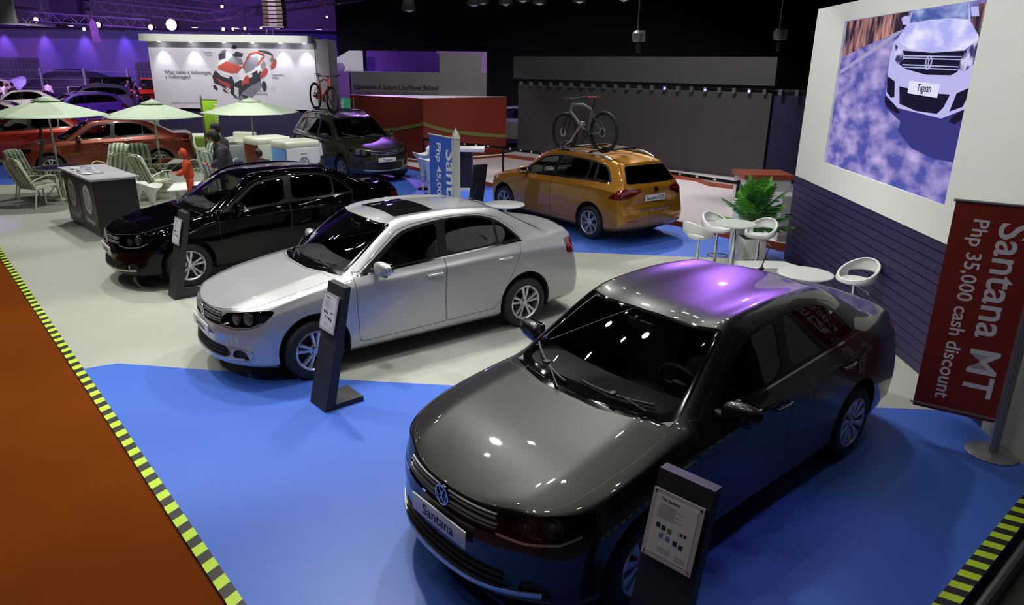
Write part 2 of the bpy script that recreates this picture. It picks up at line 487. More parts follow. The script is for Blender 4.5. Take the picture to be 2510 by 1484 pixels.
def wheel(parent, x, y, kind, R, rim_r, wdt=0.19):
    s = 1 if y > 0 else -1
    z = R
    t = MB(); r0 = rim_r
    prof = [(r0 - .012, -wdt * .44), (r0 + .02, -wdt * .5), (R - .035, -wdt * .5), (R - .012, -wdt * .44), (R, -wdt * .33), (R, wdt * .33), (R - .012, wdt * .44), (R - .035, wdt * .5), (r0 + .02, wdt * .5), (r0 - .004, wdt * .45)]
    t.lathe(prof, 48, axis='Y', cap=False)
    for gx in (-.028, 0, .028):
        t.lathe([(R + .0005, gx - .003), (R + .002, gx), (R + .0005, gx + .003)], 48, axis='Y', cap=False)
    tire = t.done('wheel', M_TIRE, parent, angle=40); tire.location = (x, y, z)
    tire['label'] = 'tyre with its alloy rim'
    if s < 0: tire.rotation_euler = (0, 0, pi)
    b = MB(); o = wdt * .5
    b.lathe([(r0 + .004, o - .012), (r0 + .006, o - .004), (r0 - .008, o + .002), (r0 - .018, o - .010), (r0 - .024, o - .05), (r0 - .030, -o + .02), (r0 - .01, -o)], 48, axis='Y', cap=False)
    def spoke(a, w0, w1, ra, rb, y0, y1, th=.018):
        ca, sa = cos(a), sin(a)
        def pt(r, q, yy): return (r * ca - q * sa, yy, r * sa + q * ca)
        V = []
        for r, w, yy in ((ra, w0, y0), ((ra + rb) / 2, (w0 + w1) / 2, (y0 + y1) / 2 + .004), (rb, w1, y1)):
            V.append([b.b.verts.new(pt(r, q, yy + dz)) for q, dz in ((-w, -th), (-w * .85, 0), (-w * .25, .004), (w * .25, .004), (w * .85, 0), (w, -th))])
        for A, B in zip(V, V[1:]):
            for k in range(5): b.b.faces.new((A[k], B[k], B[k + 1], A[k + 1]))
    hub = .032
    b.lathe([(.0005, o - .008), (hub * .8, o - .009), (hub, o - .014), (hub + .022, o - .022), (.062, o - .028), (.066, o - .05)], 32, axis='Y', cap=False)
    if kind == 'twin':
        for k in range(5):
            a = pi / 2 + 2 * pi * k / 5
            for d in (-1, 1):
                spoke(a + d * .20, .014, .020, .045, r0 - .012, o - .022, o - .012)
    elif kind == 'fin':
        for k in range(10):
            a = pi / 2 + 2 * pi * k / 10; spoke(a, .012, .042, .05, r0 - .006, o - .02, o - .006)
    else:
        for k in range(7):
            a = pi / 2 + 2 * pi * k / 7
            for d in (-1, 1): spoke(a + d * .13, .010, .013, .045, r0 - .012, o - .02, o - .012)
    rim = b.done('rim', M_ALLOY, tire, angle=30)
    c = MB()
    for k in range(5):
        a = pi / 2 + 2 * pi * (k + .5) / 5
        c.lathe([(.0085, o - .022), (.0085, o - .016), (.001, o - .015)], 8, c=(.042 * cos(a), 0, .042 * sin(a)), axis='Y', cap=False)
    c.lathe([(r0 - .035, -.005), (.07, -.005), (.07, .01), (.02, .012)], 32, axis='Y', cap=False)
    c.lathe([(r0 - .022, -.03), (.01, -.03)], 32, axis='Y', cap=False)
    c.done('brake_disc', M_IRON, tire)
    return tire

def build_car(name, sp, col_mat, label, cat, group=None, level=3):
    bm, tree = car_surface(sp, level)
    F = bm.faces
    mi = lambda *ms: (lambda f: f.material_index in ms)
    ax_f, ax_r, R = sp['axf'], sp['axr'], sp['R']; az = sp['archz']; ar = sp['archr']
    for cx in (ax_f, ax_r):
        p = circle(cx, az, ar, 26, -8, 188); p = [(cx + ar * .99, 0.0)] + p + [(cx - ar * .99, 0.0)]
        cut(bm, p, SIDE, 'arch', mi(1))
    body_l = (0,)
    lab('body')
    for l_, poly, pr, ms in sp['panels']:
        panel(bm, poly, pr, l_, mi(*ms), only=(0, lab('gap')))
    for l_, poly, pr, ms in sp['cuts']:
        cut(bm, poly, pr, l_, mi(*ms) if ms else None)
    L = bm.faces.layers.int['lab']
    for f in bm.faces:
        if f[L] == 0: f[L] = lab('body')
    reindex(bm)
    root = empty(name, (0, 0, 0), 0, label, cat, group)
    body = extract(bm, ['body', 'gap', 'black'], 'body', [col_mat, M_BLACK, M_GLOSSBLK], root, 0, matof={'body': 0, 'gap': 1, 'black': 2})
    # wheel arch lips
    for cx in (ax_f, ax_r):
        pts = []
        for k in range(41):
            a = radians(-12 + 204 * k / 40); x, z = cx + ar * cos(a), az + ar * sin(a)
            h = tree.ray_cast(Vector((x, 2, z)), Vector((0, -1, 0)))
            if h[0]: pts.append(h[0])
        for s in (1, -1):
            lb = MB()
            A = [lb.b.verts.new((p.x, p.y * s, p.z)) for p in pts]
            B = [lb.b.verts.new((cx + (p.x - cx) * .985, (p.y - .035) * s, az + (p.z - az) * .985)) for p in pts]
            for k in range(len(A) - 1): lb.b.faces.new((A[k], A[k + 1], B[k + 1], B[k]))
            lb.done('wheel_arch', col_mat, root)
    # dark wells and floor pan
    u = MB()
    for cx in (ax_f, ax_r):
        for s in (1, -1):
            n = 20; ring = [(cx + (ar + .004) * cos(pi * k / n), az + (ar + .004) * sin(pi * k / n)) for k in range(n + 1)]
            ring = [(ring[0][0], .18)] + ring + [(ring[-1][0], .18)]
            hw = sp['hw']
            A = [u.b.verts.new((x, s * (hw - .05), z)) for x, z in ring]; B = [u.b.verts.new((x, s * (hw - .36), z)) for x, z in ring]
            for k in range(len(ring) - 1): u.b.faces.new((A[k], A[k + 1], B[k + 1], B[k]))
            u.b.faces.new(B)
    hw = sp['hw']; xs = sp['pan']
    u.box(((ax_f + ax_r) / 2, 0, .20), (ax_f - ax_r - 2 * ar, hw * 1.78, .03))
    u.box(((xs[0] + xs[1]) / 2, 0, .21), (xs[1] - xs[0], (hw - .37) * 2, .03))
    u.box(((xs[1] + ax_f + ar) / 2, 0, .215), (xs[1] - ax_f - ar, hw * 1.5, .03))
    u.box(((xs[0] + ax_r - ar) / 2, 0, .225), (-xs[0] + ax_r - ar, hw * 1.5, .03))
    u.done('underbody', M_BLACK, root)
    # panels
    def part(lbs, nm, m, par=root, side=0, shift=0.0): return extract(bm, lbs, nm, [m], par, side, shift)
    part(['hood'], 'hood', col_mat); part(['trunk'], sp.get('trunkname', 'trunk_lid'), col_mat)
    for s in (1, -1):
        for dn in ('front_door', 'rear_door'):
            d = part([dn], dn, col_mat, root, s)
            if d is None: continue
            part([dn + '_glass'], 'window_glass', M_TINT if dn == 'rear_door' else M_CLEAR, d, s, -.004)
            if dn == 'rear_door': part(['quarter_glass'], 'quarter_glass', M_TINT, d, s, -.004)
            hx, hz = sp['handle'][dn]
            h = tree.ray_cast(Vector((hx, 2, hz)), Vector((0, -1, 0)))[0]
            if h:
                hb = MB(); yy = h.y
                hb.grid(lambda a_, b_: (hx + .10 * (a_ - .5) * 1.0, (yy + .004 - .0 * a_) * s, hz + .035 * sin((b_ - .5) * pi) * sqrt(max(0, 1 - (2 * a_ - 1) ** 2))), 14, 6)
                for q in (-.085, .085): hb.box((hx + q, (yy + .006) * s, hz), (.022, .03, .020), bev=.004)
                hb.tube([(hx - .095, (yy + .022) * s, hz), (hx, (yy + .032) * s, hz + .003), (hx + .095, (yy + .022) * s, hz)], [.010, .013, .010], 8)
                hb.done('door_handle', col_mat, d)
        part(['belt'], 'belt_moulding', M_CHROME, root, s, .002)
        part(['wtrim'], 'window_frame', M_SATIN, root, s)
        if sp.get('quarter_fixed'): part(['fixed_glass'], 'quarter_window', M_TINT, root, s, -.004)
        # lamps
        for ln, inner in (('headlight', M_LAMPHOUSE), ('taillight', M_TAIL)):
            hm = part([ln], ln, M_LENS if ln == 'headlight' else M_TAIL, root, s, .001)
            if hm is None: continue
            if ln == 'headlight':
                part([ln], 'lamp_housing', M_LAMPHOUSE, hm, s, -.075)
                for (ly, lz, lr, dg_) in sp['reflect']:
                    dv = Vector((cos(radians(dg_)), sin(radians(dg_)), 0)); hh = tree.ray_cast(Vector((1.85, ly, lz)) + dv * 3, -dv)[0]
                    if hh is None: continue
                    lx, ly = hh.x - dv.x * .035, hh.y - dv.y * .035
                    g = MB(); g.lathe([(lr * 1.08, .010), (lr, .012), (lr * .9, -.015), (lr * .55, -.035), (.002, -.04)], 24, axis='X', cap=False)
                    g.lathe([(lr * .5, .0), (lr * .45, .012), (.001, .02)], 16, axis='X', cap=False)
                    ob = g.done('reflector', M_REFL, hm); ob.location = (lx, ly * s, lz); ob.rotation_euler = (0, 0, radians(dg_ * .6) * s)
                part(['lampline'], 'lamp_trim', M_SILVER, hm, s, .003)
            else: part(['tailband'], 'reverse_lens', M_TAILGLOW, hm, s, .003)
        part(['foglight'], 'foglight_recess', M_BLACK, root, s, -.02)
        # mirrors
        mx, my, mz = sp['mirror']
        g = MB()
        def mir(a_, b_, s=s):
            th = pi * b_; ph = 2 * pi * a_
            X = cos(ph) * sin(th); Z = sin(ph) * sin(th); Y = cos(th)
            px = math.copysign(abs(X) ** .8, X) * .062 * (1.0 if X > 0 else .55); pz = math.copysign(abs(Z) ** .75, Z) * (.074 - .016 * Y); py = math.copysign(abs(Y) ** .8, Y) * .122
            return (mx + px - .02 * Y, (my + py) * s, mz + pz + .012 * Y)
        g.grid(mir, 28, 16, close_u=True); bmesh.ops.remove_doubles(g.b, verts=g.b.verts, dist=1e-4)
        mo = g.done('side_mirror', col_mat, root, angle=60)
        g = MB(); g.box((mx - .047, (my) * s, mz + .002), (.012, .19, .105), bev=.02); g.done('mirror_glass', M_MIRRORGLASS, mo)
        g = MB(); g.tube([(mx + .02, (my - .20) * s, mz - .045), (mx, (my - .04) * s, mz - .055), (mx, (my + .06) * s, mz - .060)], [.028, .030, .018], 10)
        g.done('mirror_foot', M_BLACK, mo)
        for cx in (ax_f, ax_r): wheel(root, cx, s * sp['track'], sp['rim'], R, sp['rimr'])
    part(['ws_frame'], 'windshield_frame', M_GLOSSBLK, root); part(['windshield'], 'windshield', M_WS, root, 0, -.003)
    part(['rw_frame'], 'rear_window_frame', M_SATIN, root); part(['rear_window'], 'rear_window', M_TINT, root, 0, -.003)
    part(['sunroof'], 'sunroof', M_SUNROOF, root, 0, .001)
    part(['grille'], 'grille', M_GRILLE, root, 0, -.012); part(['intake'], 'lower_intake', M_GRILLE, root, 0, -.012)
    # bars over the front
    def fx(y, z, d=1):
        h = tree.ray_cast(Vector((3 * d, y, z)), Vector((-d, 0, 0))); return h[0].x if h[0] else 2.0 * d
    def bar(nm, y0, y1, zf, hgt, m, off=.004, d=1, n=24, par=root, th=.012):
        g = MB(); pr = None
        for k in range(n + 1):
            y = y0 + (y1 - y0) * k / n; z = zf(y); x = fx(y, z, d)
            q = [g.b.verts.new((x + dx * d, y, z + dz)) for dx, dz in ((-th, -hgt / 2), (off, -hgt / 2), (off + .003, 0), (off, hgt / 2), (-th, hgt / 2))]
            if pr:
                for a_ in range(4): g.b.faces.new((pr[a_], pr[a_ + 1], q[a_ + 1], q[a_]))
            pr = q
        return g.done(nm, m, par)
    for z0, yw, hh in sp['slats']: bar('grille_slat', -yw, yw, lambda y, z0=z0: z0 + .02 * abs(y), hh, M_SILVER)
    for z0, yw, hh in sp.get('lower_slats', []): bar('intake_slat', -yw, yw, lambda y, z0=z0: z0, hh, M_BLACK)
    if sp.get('lip'): bar('bumper_lip', -sp['lip'][1], sp['lip'][1], lambda y: sp['lip'][0] + .03 * (y / .6) ** 2, .028, M_SILVER, .006)
    # emblem, plates
    if sp.get('rear_trim'):
        bar('bumper_strip', -.46, .46, lambda y: .60, .016, M_CHROME, .004, -1)
        for s in (1, -1): bar('rear_reflector', s * .44, s * .68, lambda y: .43, .022, M_TAILGLOW, .004, -1)
    ez = sp['emblem_z']; ex = fx(0, ez) + .004; g = MB()
    g.lathe([(.060, -.02), (.062, 0), (.001, .001)], 32, c=(ex, 0, ez), axis='X', cap=False)
    bk = g.done('emblem', M_GLOSSBLK, root); g = MB(); emblem(g, .062, lambda u_, v_, w_: (ex + .002 + w_, u_, ez + v_)); g.done('emblem_letters', M_CHROME, bk)
    px, pz = sp['plate_z']; g = MB(); g.box((fx(0, pz) + .012, 0, pz), (.010, .52, .115), bev=.004)
    pl = g.done('number_plate', M_PLATE, root)
    text_mesh('plate_lettering', sp['plate_text'], .098, M_INK, pl, frame((fx(0, pz) + .0175, 0, pz - .033), (0, 1, 0), (0, 0, 1)), align='CENTER', bold=.001)
    rx = fx(0, sp['rplate_z'], -1); g = MB(); g.box((rx - .010, 0, sp['rplate_z']), (.010, .50, .11), bev=.004)
    pl = g.done('number_plate', M_PLATE, root)
    text_mesh('plate_lettering', sp['plate_text'], .088, M_INK, pl, frame((rx - .0155, 0, sp['rplate_z'] - .03), (0, -1, 0), (0, 0, 1)), align='CENTER', bold=.001)
    rz = sp['remblem_z']; rx = fx(0, rz, -1) - .004; g = MB(); g.lathe([(.052, .02), (.054, 0), (.001, -.001)], 28, c=(rx, 0, rz), axis='X', cap=False)
    bk = g.done('rear_emblem', M_GLOSSBLK, root); g = MB(); emblem(g, .054, lambda u_, v_, w_: (rx - .002 - w_, -u_, rz + v_)); g.done('emblem_letters', M_CHROME, bk)
    # cabin
    cx0, ch = sp['cabin']           # dash x, belt height
    g = MB()
    def dash(a_, b_):
        y = (a_ - .5) * 1.34; t = b_
        x = cx0 + .10 - .50 * t - .08 * (abs(a_ - .5) * 2) ** 2
        z = ch - .05 + .045 * sin(pi * min(1, t * 1.2)) - (.30 * max(0, (t - .8) / .2))
        if .62 > t > .0: z += .055 * math.exp(-((y - .36) / .17) ** 2) * sin(pi * t / .62)
        return (x, y, z)
    g.grid(dash, 30, 16); g.done('dashboard', M_DASH, root, fix=True)
    g = MB(); sw = Matrix.Translation((cx0 - .52, .36, ch - .06)) @ Matrix.Rotation(radians(-68), 4, 'Y')
    ring = [(.175 * cos(2 * pi * k / 28), .175 * sin(2 * pi * k / 28), 0) for k in range(28)]
    g.tube(ring, .015, 8, closed=True); g.box((0, 0, -.01), (.09, .12, .04), bev=.015); g.box((0, 0, -.01), (.02, .32, .015)); g.box((-.09, 0, -.01), (.17, .025, .015))
    g.xf(sw); g.done('steering_wheel', M_BLACK, root)
    for sx, sy, w_ in ((cx0 - .95, .36, .50), (cx0 - .95, -.36, .50)):
        g = MB(); g.box((0, 0, .50), (.52, w_, .16), bev=.05); bk_ = Matrix.Rotation(radians(-14), 3, 'Y')
        g.box((-.30, 0, .85), (.14, w_ * .95, .66), rot=bk_, bev=.05); g.box((-.39, 0, 1.24), (.09, .27, .17), rot=bk_, bev=.035)
        ob = g.done('seat', M_SEAT, root); ob.location = (sx, sy, sp.get('seatdz', 0))
    g = MB(); g.box((0, 0, .50), (.50, 1.22, .16), bev=.05); g.box((-.30, 0, .80), (.14, 1.22, .56), rot=Matrix.Rotation(radians(-18), 3, 'Y'), bev=.05)
    for q in (-.38, .38): g.box((-.42, q, 1.10), (.08, .24, .13), bev=.03)
    ob = g.done('rear_bench', M_SEAT, root); ob.location = (cx0 - 1.72, 0, sp.get('seatdz', 0))
    g = MB(); g.box((cx0 - 1.0, 0, .26), (2.9, 1.45, .02)); g.box((sp['shelf'][0], 0, sp['shelf'][1]), (.42, 1.2, .02)); g.done('cabin_floor', M_BLACK, root)
    g = MB(); g.box((sp['imirror'][0], 0, sp['imirror'][1]), (.02, .22, .065), bev=.01); g.tube([(sp['imirror'][0] + .01, 0, sp['imirror'][1]), (sp['imirror'][0] + .05, 0, sp['imirror'][1] + .07)], .01, 6)
    g.done('rear_view_mirror', M_BLACK, root)
    # wipers, antenna
    for y0, y1 in sp['wipers']:
        g = MB(); pts = []
        for k in range(9):
            t = k / 8; y = y0 + (y1 - y0) * t; xx = sp['wiper_x'] - .24 * (y / .65) ** 2 - .02 - .05 * t
            h = tree.ray_cast(Vector((xx, y, 3)), Vector((0, 0, -1)))[0]; pts.append((h.x, h.y, h.z + .016) if h else (xx, y, 1))
        g.tube(pts, .009, 6); g.box((pts[4][0], pts[4][1], pts[4][2] + .012), (.05, .04, .012), bev=.004); g.tube([(pts[0][0] + .07, pts[0][1], pts[0][2] - .02), (pts[3][0] + .012, pts[3][1], pts[3][2] + .014)], .007, 6)
        g.done('wiper', M_BLACK, root)
    if sp.get('antenna'):
        axx = sp['antenna']; h = tree.ray_cast(Vector((axx, 0, 3)), Vector((0, 0, -1)))[0]; g = MB()
        g.box((axx, 0, h.z + .012), (.08, .035, .03), bev=.012, taper=.6); g.tube([(axx, 0, h.z + .02), (axx - .10, 0, h.z + .20)], [.006, .003], 6)
        g.done('antenna', M_BLACK, root)
    if sp.get('rails'):
        x0, x1, yy = sp['rails']
        for s in (1, -1):
            g = MB(); pts = []
            for k in range(21):
                t = k / 20; xx = x0 + (x1 - x0) * t; yk = yy - .03 * (2 * t - 1) ** 2
                h = tree.ray_cast(Vector((xx, yk, 3)), Vector((0, 0, -1)))[0]; pts.append((xx, yk * s, h.z + .012 + .045 * min(1, 6 * t, 6 * (1 - t))))
            g.tube(pts, .018, 8); g.done('roof_rail', M_SILVER, root)
    if sp.get('spoiler'): sp['spoiler'](root, col_mat, tree)
    bm.free()
    return root

def sedan_spec(rear='sedan'):
    top = [(2.055, .745, 1.865, .66, .765), (1.70, .865, 1.62, .735, .828), (1.38, .930, 1.30, .745, .895), (1.13, .985, .965, .725, .955),
           (1.08, 1.000, .87, .705, .985), (.72, 1.215, .56, .648, 1.20), (.37, 1.405, .27, .590, 1.375), (.05, 1.452, -.02, .590, 1.42),
           (-.40, 1.467, -.42, .588, 1.432), (-.85, 1.450, -.85, .578, 1.405), (-1.13, 1.410, -1.10, .565, 1.36), (-1.45, 1.262, -1.42, .578, 1.225),
           (-1.78, 1.110, -1.70, .610, 1.090), (-1.86, 1.098, -1.83, .635, 1.068), (-2.16, 1.098, -2.06, .64, 1.055), (-2.26, 1.055, -2.13, .64, 1.00)]
    side = [(1.84, [(.715, .725, 1.83), (.735, .665, 1.83), (.752, .55, 1.84), (.745, .40, 1.85), (.735, .25, 1.85), (.69, .20, 1.80)]),
            (1.62, [(.785, .795), (.815, .735), (.832, .60), (.835, .42), (.825, .25), (.78, .20)]),
            (1.30, [(.80, .865), (.835, .80), (.853, .66), (.845, .42), (.83, .25), (.78, .20)]),
            (1.00, [(.792, .915), (.836, .845), (.850, .68), (.845, .42), (.83, .245), (.78, .20)]),
            (.82, [(.792, .940), (.840, .865), (.850, .68), (.845, .42), (.83, .245), (.78, .20)]),
            (.52, [(.790, .968), (.845, .885), (.851, .70), (.843, .42), (.83, .245), (.78, .20)]),
            (.24, [(.790, .985), (.848, .895), (.851, .70), (.843, .42), (.83, .245), (.78, .20)]),
            (-.06, [(.790, 1.000), (.850, .905), (.852, .70), (.843, .42), (.83, .245), (.78, .20)]),
            (-.40, [(.786, 1.012), (.851, .915), (.853, .70), (.843, .42), (.83, .245), (.78, .20)]),
            (-.78, [(.780, 1.028), (.851, .925), (.853, .70), (.843, .42), (.83, .245), (.78, .20)]),
            (-1.06, [(.772, 1.038), (.849, .930), (.853, .69), (.845, .42), (.83, .25), (.78, .20)]),
            (-1.34, [(.755, 1.045), (.842, .930), (.853, .68), (.845, .42), (.83, .25), (.78, .20)]),
            (-1.62, [(.735, 1.045), (.830, .925), (.845, .66), (.84, .42), (.825, .26), (.78, .21)]),
            (-1.82, [(.715, 1.035), (.812, .910), (.832, .66), (.83, .43), (.815, .27), (.77, .22)]),
            (-2.02, [(.69, 1.015), (.775, .895), (.805, .66), (.81, .45), (.79, .29), (.75, .23)]),
            (-2.12, [(.665, .96, -2.13), (.715, .86, -2.13), (.745, .70, -2.15), (.755, .50, -2.19), (.74, .30, -2.18), (.70, .24, -2.14)])]
    front = [(2.085, .715), (2.105, .63), (2.125, .50), (2.12, .38), (2.135, .25), (2.06, .21)]
    rearf = [(-2.275, 1.00), (-2.285, .87), (-2.27, .72), (-2.34, .52), (-2.33, .32), (-2.27, .25)]
    sp = dict(top=top, side=side, front=front, rear=rearf)
    def crease(N):
        c = []
        for j in range(3): c += [((4, j, 0), (4, j + 1, 0), .75), ((12, j, 0), (12, j + 1, 0), .6), ((14, j, 0), (14, j + 1, 0), .7), ((0, j, 0), (0, j + 1, 0), .35), ((0, j, 3), (0, j + 1, 3), .5), ((15, j, 3), (15, j + 1, 3), .5), ((15, j, 4), (15, j + 1, 4), .4)]
        for i in range(N): c += [((i, 3, 2), (i + 1, 3, 2), .55), ((i, 3, 5), (i + 1, 3, 5), .6), ((i, 3, 4), (i + 1, 3, 4), .25)]
        for i in range(4, 12): c += [((i, 3, 0), (i + 1, 3, 0), .25), ((i, 3, 1), (i + 1, 3, 1), .35)]
        for i in range(0, 4): c += [((i, 2, 0), (i + 1, 2, 0), .95)]
        return c
    sp['crease'] = crease
    sp.update(axf=1.30, axr=-1.303, R=.302, archz=.322, archr=.366, hw=.853, pan=(-2.1, 1.88), track=.752, rim='twin', rimr=.203)
    hood = [(2.085, -.1), (2.075, .15), (2.045, .30), (2.0, .42), (1.93, .54), (1.85, .625), (1.76, .672), (1.60, .703), (1.30, .722), (1.04, .708), (1.0, .69), (1.03, .62), (1.10, .40), (1.135, .2), (1.14, -.1)]
    fd = [(.835, 1.00), (.845, .95), (.85, .65), (.835, .315), (.80, .285), (-.19, .300), (-.195, .33), (-.185, .6), (-.21, 1.02), (-.30, 1.40), (-.25, 1.412), (.10, 1.38), (.27, 1.335), (.55, 1.145), (.77, 1.00)]
    rd = [(-.215, 1.02), (-.19, .6), (-.20, .33), (-.205, .300), (-.85, .315), (-.90, .36), (-.965, .455), (-1.13, .75), (-1.19, .87), (-1.245, 1.00), (-1.29, 1.08), (-1.23, 1.185), (-1.04, 1.325), (-.80, 1.39), (-.5, 1.412), (-.305, 1.41)]
    dlo = [(.79, .965), (.55, 1.118), (.26, 1.310), (.10, 1.350), (-.10, 1.378), (-.40, 1.395), (-.70, 1.388), (-.92, 1.345), (-1.08, 1.265), (-1.20, 1.165), (-1.285, 1.070), (-1.27, 1.052), (-.80, 1.040), (-.20, 1.015), (.40, .985), (.75, .962)]
    glF = [(.68, .992), (.52, 1.085), (.245, 1.278), (.09, 1.322), (-.10, 1.350), (-.205, 1.358), (-.175, 1.20), (-.155, 1.035), (.3, 1.012), (.62, .99)]
    glR = [(-.315, 1.372), (-.40, 1.374), (-.68, 1.368), (-.88, 1.330), (-.955, 1.295), (-.945, 1.16), (-.93, 1.066), (-.60, 1.055), (-.27, 1.042), (-.285, 1.20)]
    glQ = [(-.985, 1.283), (-1.06, 1.248), (-1.17, 1.155), (-1.235, 1.085), (-1.23, 1.075), (-.962, 1.068), (-.972, 1.16)]
    ws = [(1.125, -.1), (1.115, .25), (1.06, .45), (.99, .60), (.93, .662), (.86, .680), (.70, .652), (.55, .618), (.33, .572), (.305, .555), (.335, .40), (.37, .2), (.385, -.1)]
    wsg = [(1.02, -.1), (1.01, .25), (.955, .48), (.90, .585), (.845, .625), (.68, .615), (.55, .590), (.38, .548), (.345, .52), (.372, .38), (.398, .2), (.41, -.1)]
    rw = [(-1.16, -.1), (-1.155, .2), (-1.13, .48), (-1.155, .515), (-1.42, .545), (-1.67, .575), (-1.70, .55), (-1.74, .3), (-1.755, -.1)]
    sp['panels'] = [('hood', hood, TOP, (0, 2)), ('front_door', fd, SIDE, (1,)), ('rear_door', rd, SIDE, (1,))]
    hl = diag(42)
    def hp(x, y, z): return (Vector((x, y, z)).dot(hl[0]), z)
    head = [hp(2.045, .40, .600), hp(1.97, .56, .585), hp(1.86, .70, .605), hp(1.76, .765, .655), hp(1.66, .80, .745), hp(1.68, .79, .775), hp(1.76, .74, .775), hp(1.92, .60, .760), hp(2.03, .42, .715)]
    line = [hp(2.045, .405, .606), hp(1.97, .56, .591), hp(1.86, .70, .611), hp(1.76, .765, .66), hp(1.76, .765, .675), hp(1.86, .70, .626), hp(1.97, .56, .607), hp(2.045, .405, .622)]
    tl = diag(135)
    def tp(x, y, z): return (Vector((x, y, z)).dot(tl[0]), z)
    tail = [tp(-2.27, .38, .98), tp(-2.27, .38, .87), tp(-2.2, .56, .83), tp(-2.13, .72, .80), tp(-1.97, .80, .80), tp(-1.95, .79, .90), tp(-1.97, .75, .985), tp(-2.13, .67, .985), tp(-2.2, .56, .985)]
    grille = [(-.1, .592), (.40, .602), (.425, .612), (.405, .722), (.39, .728), (-.1, .728)]
    belt = [(.80, .957), (.40, .974), (-.20, 1.004), (-.80, 1.028), (-1.30, 1.042), (-1.30, 1.054), (-.80, 1.042), (-.20, 1.018), (.40, .988), (.80, .970)]
    front_y = lambda p: p
    sp['cuts'] = [('ws_frame', ws, TOP, (0,)), ('windshield', wsg, TOP, (0,)), ('rw_frame', offset(rw, -.022), TOP, (0,)), ('rear_window', rw, TOP, (0,)),
                  ('wtrim', soft(dlo), SIDE, (1,)), ('front_door_glass', soft(glF), SIDE, (1,)), ('rear_door_glass', soft(glR), SIDE, (1,)), ('quarter_glass', glQ, SIDE, (1,)), ('belt', belt, SIDE, (1,)),
                  ('grille', grille, FRONT, (2,)), ('headlight', smooth_poly(head, 1), hl, None), ('lampline', line, hl, None),
                  ('intake', smooth_poly([(-.3, .285), (.40, .292), (.53, .315), (.49, .385), (.43, .41), (-.3, .41)], 1), FRONT, (2,)),
                  ('foglight', smooth_poly([(.54, .30), (.69, .285), (.70, .30), (.66, .385), (.56, .385)], 1), FRONT, (2, 1)),
                  ('taillight', smooth_poly(tail, 1), tl, None)]
    sp['cuts'].append(('tailband', [tp(-2.27, .40, .925), tp(-2.27, .40, .90), tp(-1.99, .80, .865), tp(-1.99, .80, .89)], tl, None))
    sp.update(handle={'front_door': (-.051, .862), 'rear_door': (-.985, .895)}, mirror=(.585, .925, 1.035), reflect=[(.50, .672, .050, 25), (.64, .690, .058, 38)],
              slats=[(.706, .40, .010), (.686, .40, .010), (.652, .41, .010), (.632, .41, .010)], lower_slats=[(.30, .46, .008), (.335, .46, .008), (.37, .46, .008)], lip=(.262, .66),
              emblem_z=.665, plate_z=(0, .515), plate_text='Santana', rplate_z=.76, remblem_z=.93, cabin=(.92, 1.02), shelf=(-1.52, 1.06), imirror=(.42, 1.30),
              wipers=[(.52, .02), (-.08, -.60)], wiper_x=1.08, antenna=-1.10)
    return sp

